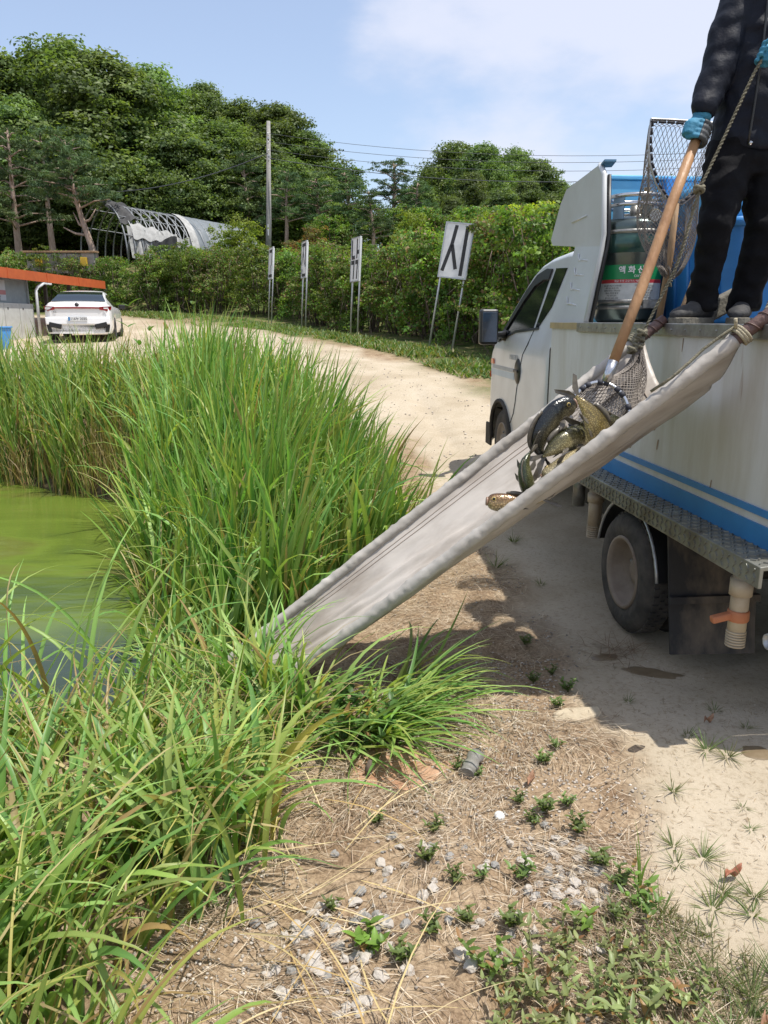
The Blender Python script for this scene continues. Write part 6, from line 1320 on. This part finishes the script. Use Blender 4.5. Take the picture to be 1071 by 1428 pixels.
for sg in (1, -1):
    for y0, y1 in ((-1.15, -.36), (-.31, .62)):
        rows = []
        for y in np.linspace(y0, y1, 6):
            W_, Bz, Tz, X_ = (lerp_tab(y, q) for q in (Wt, Bt, Tt, Xt)); a_ = Vector((W_ - .03, y, Bz)); b_ = Vector((X_ + (W_ - .05 - X_) * .35, y, Bz + (Tz - .03 - Bz) * .62)); c_ = Vector((X_ + .012, y, Tz - .035)); rows.append([Vector(((q.x + .008) * sg, q.y, q.z)) for q in (a_.lerp(b_, .12), b_, b_.lerp(c_, .65))])
        m = MB(CM); m.grid(rows); m.build('side_window', M_GLASS, car)
    m = MB(CM); m.box((1.02 * sg, .62, .99), (.2, .12, .14)); m.build('side_mirror', M_CBLK, car, bevel=.03)
    for wy in (-1.42, 1.43):
        m = MB(CM); m.lathe([(.2, 0), (.31, .005), (.335, -.03), (.335, -.2), (.3, -.22), (.15, -.22)], (.925 * sg, wy, .335), (sg, 0, 0), 26); ty = m.build('wheel', M_RUBBER, car)
        m = MB(CM); m.lathe([(.235, .004), (.22, -.02), (.1, -.03), (.05, -.01), (.0001, -.01)], (.925 * sg, wy, .335), (sg, 0, 0), 20); m.build('rim', M_ALLOY, ty)
    m = MB(CM); m.prism([(x * sg, y, z) for x, y, z in ((.60, -2.478, .865), (.60, -2.478, .945), (.80, -2.44, .955), (.905, -2.30, .965), (.915, -2.20, .95), (.90, -2.25, .87), (.80, -2.435, .83))], (0, .02, 0)); m.build('tail_light', M_TAIL, car)
    m = MB(CM); m.box((.62 * sg, -2.47, .43), (.34, .06, .14), Matrix.Rotation(R(12 * -sg), 3, 'Y')); m.build('diffuser_fin', M_CBLK, car, bevel=.02)
    m = MB(CM); m.bx(.72 * sg, .84 * sg, -2.488, -2.47, .885, .925); m.build('lamp_inset', M_SIGN, car)
m = MB(CM); m.bx(-.62, .62, -2.474, -2.44, .895, .935); m.build('tail_light_bar', M_TAIL, car)
m = MB(CM); m.prism([(-.86, -2.42, .45), (-.88, -2.40, .66), (.88, -2.40, .66), (.86, -2.42, .45)], (0, -.075, 0)); m.build('rear_bumper', M_CARW, car, bevel=.03, seg=3)
m = MB(CM); m.prism([(-.82, -2.40, .24), (-.86, -2.40, .45), (.86, -2.40, .45), (.82, -2.40, .24)], (0, -.05, 0)); m.build('lower_bumper', M_CBLK, car, bevel=.02)
m = MB(CM); m.bx(-.26, .26, -2.512, -2.500, .555, .665); npl = m.build('number_plate', M_SIGN, car)
m = MB(CM); m.bx(-.255, -.205, -2.5145, -2.5125, .56, .66); m.build('plate_strip', M_BLUE, npl)
text_mb('116누 2035', .095, CM @ frame((.025, -2.5135, .61), (1, 0, 0), (0, 0, 1)), .0006, .001).build('plate_lettering', M_TXD, npl)
m = MB(CM); m.lathe([(.0001, .01), (.055, .008), (.06, 0)], (0, -2.43, 1.005), (0, -1, .3), 16); m.build('badge', M_CBLK, car)
text_mb('K5', .075, CM @ frame((-.6, -2.468, .80), (1, 0, 0), (0, 0, 1)), .002).build('model_lettering', M_ALLOY, car)
# ------------------------------------------------------------------ small things on the ground
M_STONE = pmat('pale_stone', (.54, .49, .43), (.40, .36, .31), 14, .85, bump=.4); M_STONE2 = pmat('grey_stone', (.33, .315, .295), (.24, .23, .21), 14, .85, bump=.4)
def stone_mesh(seed, sub=2):
    bm = bmesh.new(); bmesh.ops.create_icosphere(bm, subdivisions=sub, radius=.5); rr = random.Random(seed); sc = (rr.uniform(.8, 1.3), rr.uniform(.7, 1.1), rr.uniform(.5, .8))
    for v in bm.verts:
        d = 1 + .75 * noise.noise(v.co * 2.2 + Vector((seed * 3.1, 0, 0))) + .15 * noise.noise(v.co * 6 + Vector((seed, 5, 0))); v.co = Vector((v.co.x * d * sc[0], v.co.y * d * sc[1], v.co.z * d * sc[2]))
    me = bpy.data.meshes.new('stone'); bm.to_mesh(me); bm.free(); me.materials.append(M_STONE if seed % 3 else M_STONE2); return me
STN = [stone_mesh(s) for s in range(1, 9)]; rr = random.Random(21)
PATCH = [(-.20, 1.62, .13, 'pale'), (-.06, 1.72, .12, 'pale'), (.10, 1.83, .14, 'pale'), (.52, 1.86, .10, 'pale'), (.47, 1.98, .12, 'pale'), (.58, 1.98, .07, 'pale'), (.30, 1.62, .14, 'pale'), (.20, 2.0, .12, 'pale'), (.02, 1.98, .14, 'pale'), (.05, 2.72, .14, 'bed'), (-.1, 1.55, .1, 'pale'), (.42, 1.72, .12, 'pale')]
for k in range(210):
    cx2, cy2, sp2, _ = PATCH[rr.choice((0, 0, 1, 1, 2, 3, 3, 4, 4, 5, 6, 7, 8, 9, 10, 11))]; x = rr.gauss(cx2, sp2 * .55); y = rr.gauss(cy2, sp2 * .55); s = rr.uniform(.012, .034); me = STN[rr.randrange(8)]
    o = bpy.data.objects.new('stone', me); COL.objects.link(o); o.location = (x, y, float(gz(x, y)) + s * .2); o.scale = (s, s, s); o.rotation_euler = (rr.uniform(-.3, .3), rr.uniform(-.3, .3), rr.uniform(0, TAU))
    gy_ = me.materials[0] == M_STONE2; tag(o, 'grey chip of stone lying in the straw' if gy_ else 'pale angular stone lying in the straw', 'stone', 'grey stones in the straw' if gy_ else 'pale stones in the straw')
V0 = np.array([v.co for v in STN[1].vertices]); 
bm = bmesh.new(); bmesh.ops.create_icosphere(bm, subdivisions=1, radius=.5); IV = np.array([v.co for v in bm.verts]); IF = np.array([[v.index for v in f.verts] for f in bm.faces]); bm.free()
n = 6500; q = pick(n, STR, lambda x, y: np.clip(strawm(x, y), 0, 1) * np.clip((vn(x, y, 3.1, 2, 51) - .42) * 4, .03, 1)); s = RNG.uniform(.004, .013, n); zz = gz(q[:, 0], q[:, 1]) + s * .2
qs = np.stack([RNG.uniform(.85, 1.7, 700), RNG.uniform(1.4, 4.5, 700)], 1); qr = pick(1600, [(.6, 7.5), (3.5, 8), (1.4, 13), (-1.5, 20), (-4, 27), (-8, 30), (-9, 24), (-3.5, 15), (-.6, 9.5)], sandm); q = np.concatenate([q, qs, qr]); s = np.concatenate([s, RNG.uniform(.002, .006, 700), RNG.uniform(.008, .03, 1600)]); zz = gz(q[:, 0], q[:, 1]) + s * .2; n = len(q)
V = IV[None] * s[:, None, None] * RNG.uniform(.6, 1.3, (n, len(IV), 1)) * np.stack([RNG.uniform(.8, 1.3, n), RNG.uniform(.7, 1.1, n), RNG.uniform(.5, .9, n)], 1)[:, None, :]; V = V + np.concatenate([q, zz[:, None]], 1)[:, None, :]
F = (np.arange(n)[:, None, None] * len(IV) + IF[None]).reshape(-1, 3); c = np.array([(.44, .39, .33), (.36, .32, .27), (.50, .45, .39), (.26, .23, .20)])[RNG.integers(0, 4, n)] * RNG.uniform(.8, 1.15, (n, 1))
o = link('gravel', np_mesh('gravel', V.reshape(-1, 3), F, colmat('gravel_mix'), np.repeat(c, len(IV), 0)), base=False); tag(o, 'fine gravel scattered through the straw and sand', 'gravel', kind='stuff')
# leafy weeds
M_STEM = pmat('weed_stem', (.12, .15, .05), (.16, .12, .06), 20, .7)
def weed_mesh(seed, n_st=4, h=.10, leaf=.04, tone=(.10, .19, .035), ls=.5):
    rng = np.random.default_rng(seed); rr = random.Random(seed); mb = MB(); B, L, A, T0, BE, W_ = [], [], [], [], [], []
    for k in range(n_st):
        a = TAU * k / n_st + rr.uniform(-.4, .4); e_ = Vector((math.cos(a) * h * rr.uniform(.3, 1.1), math.sin(a) * h * rr.uniform(.3, 1.1), h * rr.uniform(.45, 1))); mb.tube([(0, 0, -.01), e_ * .5 + Vector((0, 0, .01)), e_], [.0025, .002, .0012], 4)
        for j in range(5):
            f = .25 + .75 * j / 4; p_ = e_ * f
            for sg in (0, 1): B.append(p_); L.append(leaf * rr.uniform(.6, 1.2)); A.append(j * 1.4 + sg * math.pi + rr.uniform(-.5, .5) + a); T0.append(rr.uniform(.6, 1.3)); BE.append(rr.uniform(.1, .9)); W_.append(leaf * ls * rr.uniform(.8, 1.1))
    n = len(B); c = np.array(tone) * rng.uniform(.7, 1.3, (n, 1)); old = rng.random(n) < .1; c[old] = (.28, .16, .07)
    global RNG
    V, F, C = blades(np.array([tuple(q) for q in B]), np.array(L), np.array(A), np.array(T0), np.array(BE), np.array(W_), c, c * 1.1, 4, .25, rng, 1.3, .2, .7)
    return mb.mesh('stems', M_STEM), np_mesh('leaves', V, F, M_REED, C, True)
WEEDS = [weed_mesh(61, 5, .10, .040, (.14, .22, .05)), weed_mesh(62, 4, .065, .028, (.12, .17, .05)), weed_mesh(63, 5, .11, .042, (.22, .26, .10), .36), weed_mesh(64, 3, .06, .045, (.15, .26, .045), .55)]
WL = ['broad-leaved green weed sprouting from the straw', 'small creeping weed with dull green leaves in the straw', 'bushy pale green weed at the edge of the sand', 'low weed rosette with rounded bright leaves among stones']
spots = [(.55, 1.52), (.44, 1.56), (.62, 1.48), (.36, 1.50), (.50, 1.44), (.66, 1.60), (.58, 1.62), (.26, 1.55), (.30, 1.48), (.46, 1.64), (.70, 1.46), (.40, 1.40), (.56, 1.38), (.68, 1.36), (.28, 1.40), (.62, 1.72), (.53, 1.70), (.34, 1.70), (.22, 1.72), (.12, 1.68), (.05, 1.60), (-.05, 1.64), (-.14, 1.76), (.20, 1.86), (.28, 1.88), (.40, 1.90), (.13, 1.95), (.47, 2.13), (.52, 2.16), (.44, 2.22), (.33, 2.40), (.26, 2.43), (.60, 2.08), (.63, 1.92), (.66, 1.84), (.58, 2.48), (.65, 2.60), (.72, 2.9), (.66, 3.1), (.76, 3.2), (.80, 3.05), (.70, 3.5), (.60, 2.2), (.16, 2.1), (-.02, 2.15), (.70, 1.76)]
for k, (x, y) in enumerate(spots):
    i = (2 if y < 1.66 and x > .25 else (1 if y > 1.8 else rr.choice((0, 3, 1)))); i = 0 if (x, y) == (.26, 1.55) else i
    plant(WEEDS[i], 'weed', ('stems', 'leaves'), WL[i], 'weed', ['broad-leaved weeds', 'creeping weeds', 'bushy weeds at the sand', 'rosette weeds'][i], (x, y, float(gz(x, y))), rr.uniform(.6, 1.05), rr.uniform(0, TAU))
def tuft_mesh(seed, n=26, L=.10):
    rng = np.random.default_rng(seed); a = rng.uniform(0, TAU, n); b_ = np.stack([np.cos(a) * .008, np.sin(a) * .008, np.full(n, -.004)], 1); c = np.array([(.10, .15, .045), (.13, .18, .06), (.16, .17, .06)])[rng.integers(0, 3, n)]
    V, F, C = blades(b_, rng.uniform(.4, 1.2, n) * L, a, rng.uniform(.5, 1.35, n), rng.uniform(-.1, .6, n), rng.uniform(.0025, .005, n), c, c * 1.1, 4, .3, rng)
    return np_mesh('grass_tuft', V, F, M_REED, C, True)
TUFT = [tuft_mesh(71), tuft_mesh(72, 18, .075), tuft_mesh(73, 34, .13)]
for k, (x, y, i, s) in enumerate([(1.17, 2.66, 1, .8), (1.20, 2.56, 2, .8), (1.26, 2.52, 2, .75), (.98, 2.30, 0, .75), (1.42, 2.72, 1, .7), (1.35, 2.85, 1, .8), (1.03, 2.95, 1, .7), (.88, 2.02, 0, .7), (.95, 1.97, 2, .7), (.86, 1.94, 1, .9), (.95, 1.84, 2, .7), (.90, 1.78, 0, .9), (1.04, 1.83, 2, .7), (1.0, 1.76, 0, .8), (.86, 1.70, 1, .9), (1.10, 1.70, 0, .6), (.96, 1.54, 2, .8), (.88, 1.50, 2, .9), (.80, 1.52, 0, 1), (1.02, 1.48, 0, .8), (.84, 1.43, 2, .8), (.76, 1.60, 0, .9), (1.18, 2.22, 1, .6), (.72, 4.72, 0, 1.3), (.95, 4.4, 1, 1), (1.15, 2.1, 1, .6), (.78, 1.40, 2, .9), (.70, 1.54, 1, 1.0), (.74, 1.66, 1, 1.1), (.93, 5.3, 0, 1.2), (.74, 1.74, 0, .9)]):
    o = bpy.data.objects.new('grass_tuft', TUFT[i]); COL.objects.link(o); o.location = (x, y, float(gz(x, y))); o.scale = (s, s, s); o.rotation_euler = (0, 0, rr.uniform(0, TAU)); tag(o, ['spreading grass tuft rooted in bare sand', 'tiny sparse grass tuft on the sand', 'large splayed grass tuft on the sand'][i], 'grass tuft', ['spreading tufts', 'tiny tufts', 'large tufts'][i])
# fine turf by the sand edge
q = pick(1500, [(.58, 1.30), (.95, 1.30), (.92, 1.62), (.78, 1.78), (.62, 1.80), (.5, 1.6)]); n = len(q); c = np.array([(.14, .17, .06), (.20, .19, .09), (.11, .15, .05), (.28, .24, .13)])[RNG.integers(0, 4, n)]
V, F, C = blades(on_ground(q, 0), RNG.uniform(.02, .07, n), RNG.uniform(0, TAU, n), RNG.uniform(.3, 1.3, n), RNG.uniform(0, .9, n), RNG.uniform(.002, .004, n), c, c * 1.1, 3); o = link('short_turf', np_mesh('short_turf', V, F, M_REED, C), base=False); tag(o, 'fine short grass growing at the edge of the sand', 'grass', kind='stuff')
x, y = .715, 1.83; b_ = np.array([(x, y, float(gz(x, y)) - .01)] * 5); c = np.array([(.13, .24, .04)] * 5); V, F, C = blades(b_, np.array([.24, .17, .12, .10, .09]), np.array([2.2, 2.0, 1.2, 3.4, .4]), np.array([.05, .12, .4, .5, .6]), np.array([.25, .2, .5, .6, .5]), np.array([.010, .011, .009, .008, .008]), c, c * 1.1, 8); tag(link('grass_shoot', np_mesh('grass_shoot', V, F, M_REED, C, True)), 'single tall upright green shoot at the edge of the sand', 'grass shoot')
# a tall leafy weed in the far reeds and another over the bank grass
for (x, y, h, lb) in ((-2.05, 10.2, 1.62, 'tall leafy weed standing above the reeds'), (-2.75, 10.6, 1.5, 'leafy herb with toothed leaves rising from the far reeds')):
    st, lv = weed_mesh(int(abs(x) * 100), 3, h, .17, (.10, .19, .04), .35); plant((st, lv), 'tall_weed', ('stems', 'leaves'), lb, 'weed', None, (x, y, float(gz(x, y))), 1, 0)
st, lv = weed_mesh(90, 7, .22, .06, (.08, .15, .035), .5)
for k, (x, y) in enumerate(((-.12, 2.58), (-.02, 2.66), (-.2, 2.75))): plant((st, lv), 'mugwort_plant', ('stems', 'leaves'), 'dark leafy herb in the shade at the foot of the chute', 'weed', 'herbs under the chute', (x, y, float(gz(x, y))), .8 + .1 * k, k)
# fallen leaves, bottle, cap, bark chip
M_DEAD = pmat('dead_leaf', (.25, .13, .075), (.34, .20, .12), 18, .75, bump=.3)
def dead_leaf(x, y, L_, W_, rz, label, mat=None):
    z = float(gz(x, y)) + .012; rows = []
    for i in range(9):
        k = i / 8; w = W_ * math.sin(math.pi * min(.97, k + .03)) ** .7; rows.append([Vector(((k - .5) * L_, w * j, .020 * math.sin(k * 7 + j) * .5 + abs(j) * .018 + .01 * k)) for j in (-1, -.5, 0, .5, 1)])
    M_ = Matrix.Translation((x, y, z)) @ Matrix.Rotation(rz, 4, 'Z'); m = MB(M_); m.grid(rows); o = m.build('dead_leaf', mat or M_DEAD, None, label=label, cat='leaf'); o.modifiers.new('t', 'SOLIDIFY').thickness = .0012
dead_leaf(.68, 1.50, .075, .026, 2.6, 'large curled brown leaf lying on the turf'); dead_leaf(1.0, 1.885, .06, .012, .35, 'reddish brown leaf lying on the sand', pmat('red_leaf', (.26, .09, .05), (.3, .13, .07), 20, .7)); dead_leaf(.50, 2.32, .05, .014, 1.0, 'small brown leaf in the straw', M_DEAD); dead_leaf(1.28, 2.74, .04, .010, .2, 'small rusty leaf beside a tuft on the sand', M_DEAD); dead_leaf(.86, 1.39, .045, .016, 1.4, 'brown leaf at the edge of the splayed tufts', M_DEAD)
M_BOT = pmat('muddy_plastic', (.24, .23, .21), (.15, .14, .125), 20, .45, bump=.3); x, y = .315, 2.45; z = float(gz(x, y)) + .026; bt = thing('crushed_bottle', 'crushed grey plastic bottle half buried in the straw', 'bottle', (x, y, z - .03), R(-22)); m = MB(Matrix.Translation((x, y, z)) @ Matrix.Rotation(R(68), 4, 'Z'))
secs = []
for i in range(12):
    k = i / 11; r_ = .028 * (.35 if k > .93 else 1) * (1 - .15 * math.sin(k * 14)); secs.append([(k * .15 - .075, r_ * math.cos(TAU * j / 14) * (1 + .15 * noise.noise(Vector((k * 6, j, 0)))), r_ * .72 * math.sin(TAU * j / 14) * (1 + .2 * noise.noise(Vector((k * 6, j, 4))))) for j in range(14)])
m.loft(secs); m.build('bottle_body', M_BOT, bt); m = MB(Matrix.Translation((x, y, z)) @ Matrix.Rotation(R(68), 4, 'Z')); m.tube([(-.02, 0, 0), (-.0195, 0, 0)], .0295, 14, flat=.75); m.tube([(.066, 0, 0), (.085, 0, 0)], .012, 10); m.build('bottle_cap', M_FRAME, bt)
x, y = .372, 2.165; m = MB(Matrix.Translation((x, y, float(gz(x, y)) + .008))); m.lathe([(.0001, .012), (.012, .011), (.017, .006), (.018, 0), (.014, -.003)], (0, 0, 0), (.2, -.3, 1), 14); m.build('bottle_cap', M_SIGN, None, label='white plastic cap lying on the straw', cat='cap')
x, y = -.06, 2.38; m = MB(); m.tube([(x, y, float(gz(x, y)) - .01), (x + .004, y, float(gz(x, y)) + .03), (x + .012, y, float(gz(x, y)) + .062)], [.010, .012, .007], 7); m.build('wood_stub', M_BARK, None, label='short dark wooden stub sticking up near the grass', cat='stub')
x, y = .78, 2.83; m = MB(Matrix.Translation((x, y, float(gz(x, y)) + .006)) @ Matrix.Rotation(.3, 4, 'Z')); m.prism([(-.11, -.02, -.03), (-.03, -.06, -.03), (.10, -.035, -.03), (.12, .02, -.03), (-.02, .05, -.03), (-.09, .03, -.03)], (0, 0, .042)); m.build('flat_rock', pmat('sand_rock', (.46, .39, .28), (.38, .31, .22), 9, .95, bump=.5), None, bevel=.008, label='flat sand-coloured rock between straw and truck shadow', cat='rock')
x, y = .945, 2.585; 
def patch_sheet(name, x, y, rx, ry, rz, mat, label, cat, seed, dz=.004):
    rows = []
    for i in range(7):
        row = []
        for j in range(29):
            th = TAU * j / 28; r_ = i / 6 * (1 + .35 * noise.noise(Vector((math.cos(th) * 1.5, math.sin(th) * 1.5, seed)))); px = math.cos(th) * rx * r_; py = math.sin(th) * ry * r_; wx, wy = x + px * math.cos(rz) - py * math.sin(rz), y + px * math.sin(rz) + py * math.cos(rz); row.append((wx, wy, float(gz(wx, wy)) + dz * (1 if i < 6 else .2)))
        rows.append(row)
    m = MB(); m.grid(rows); m.build(name, mat, None, label=label, cat=cat)
M_WET = pmat('wet_sand', (.17, .125, .075), (.21, .16, .10), 20, .35); M_RED = pmat('red_earth', (.36, .19, .11), (.44, .27, .17), 12, .95, bump=.6, bscale=60)
patch_sheet('wet_patch', 1.38, 2.54, .055, .05, 0, M_WET, 'round damp patch on the sunlit sand', 'stain', 1); patch_sheet('wet_patch', 1.22, 3.22, .13, .045, -.25, M_WET, 'long dark wet patch on the sand in the truck shadow', 'stain', 2); patch_sheet('wet_patch', 1.05, 3.38, .07, .03, .2, M_WET, 'small wet patch on the sand near the rear wheel', 'stain', 3)
patch_sheet('hollow_shade', .945, 2.585, .035, .018, .4, pmat('hollow_shade_paint', (.045, .035, .025), (.08, .06, .045), 30, .95), 'small dark patch painted as the shade of a hollow in the sand', 'hollow', 4); patch_sheet('red_earth', .05, 2.44, .20, .13, .2, M_RED, 'patch of reddish bare earth at the edge of the straw', 'earth', 5, .006)  # first sheet is flat: the hollow's shade is put into its dark colour
# dry root tangle by the rear wheel
q = np.repeat(np.array([[1.12, 3.42]]), 70, 0) + RNG.normal(0, .06, (70, 2)); c = np.array([(.22, .16, .10)] * 70); V, F, C = blades(on_ground(q, .003), RNG.uniform(.08, .22, 70), RNG.uniform(0, TAU, 70), RNG.uniform(1.0, 1.5, 70), RNG.uniform(-.2, .6, 70), RNG.uniform(.002, .004, 70), c, c, 4); V[:, 2] = np.maximum(V[:, 2], gz(V[:, 0], V[:, 1]) + .002); tag(link('root_tangle', np_mesh('root_tangle', V, F, M_STRAW, C)), 'dry tangle of roots on the ground beside the rear wheel', 'roots', kind='stuff')
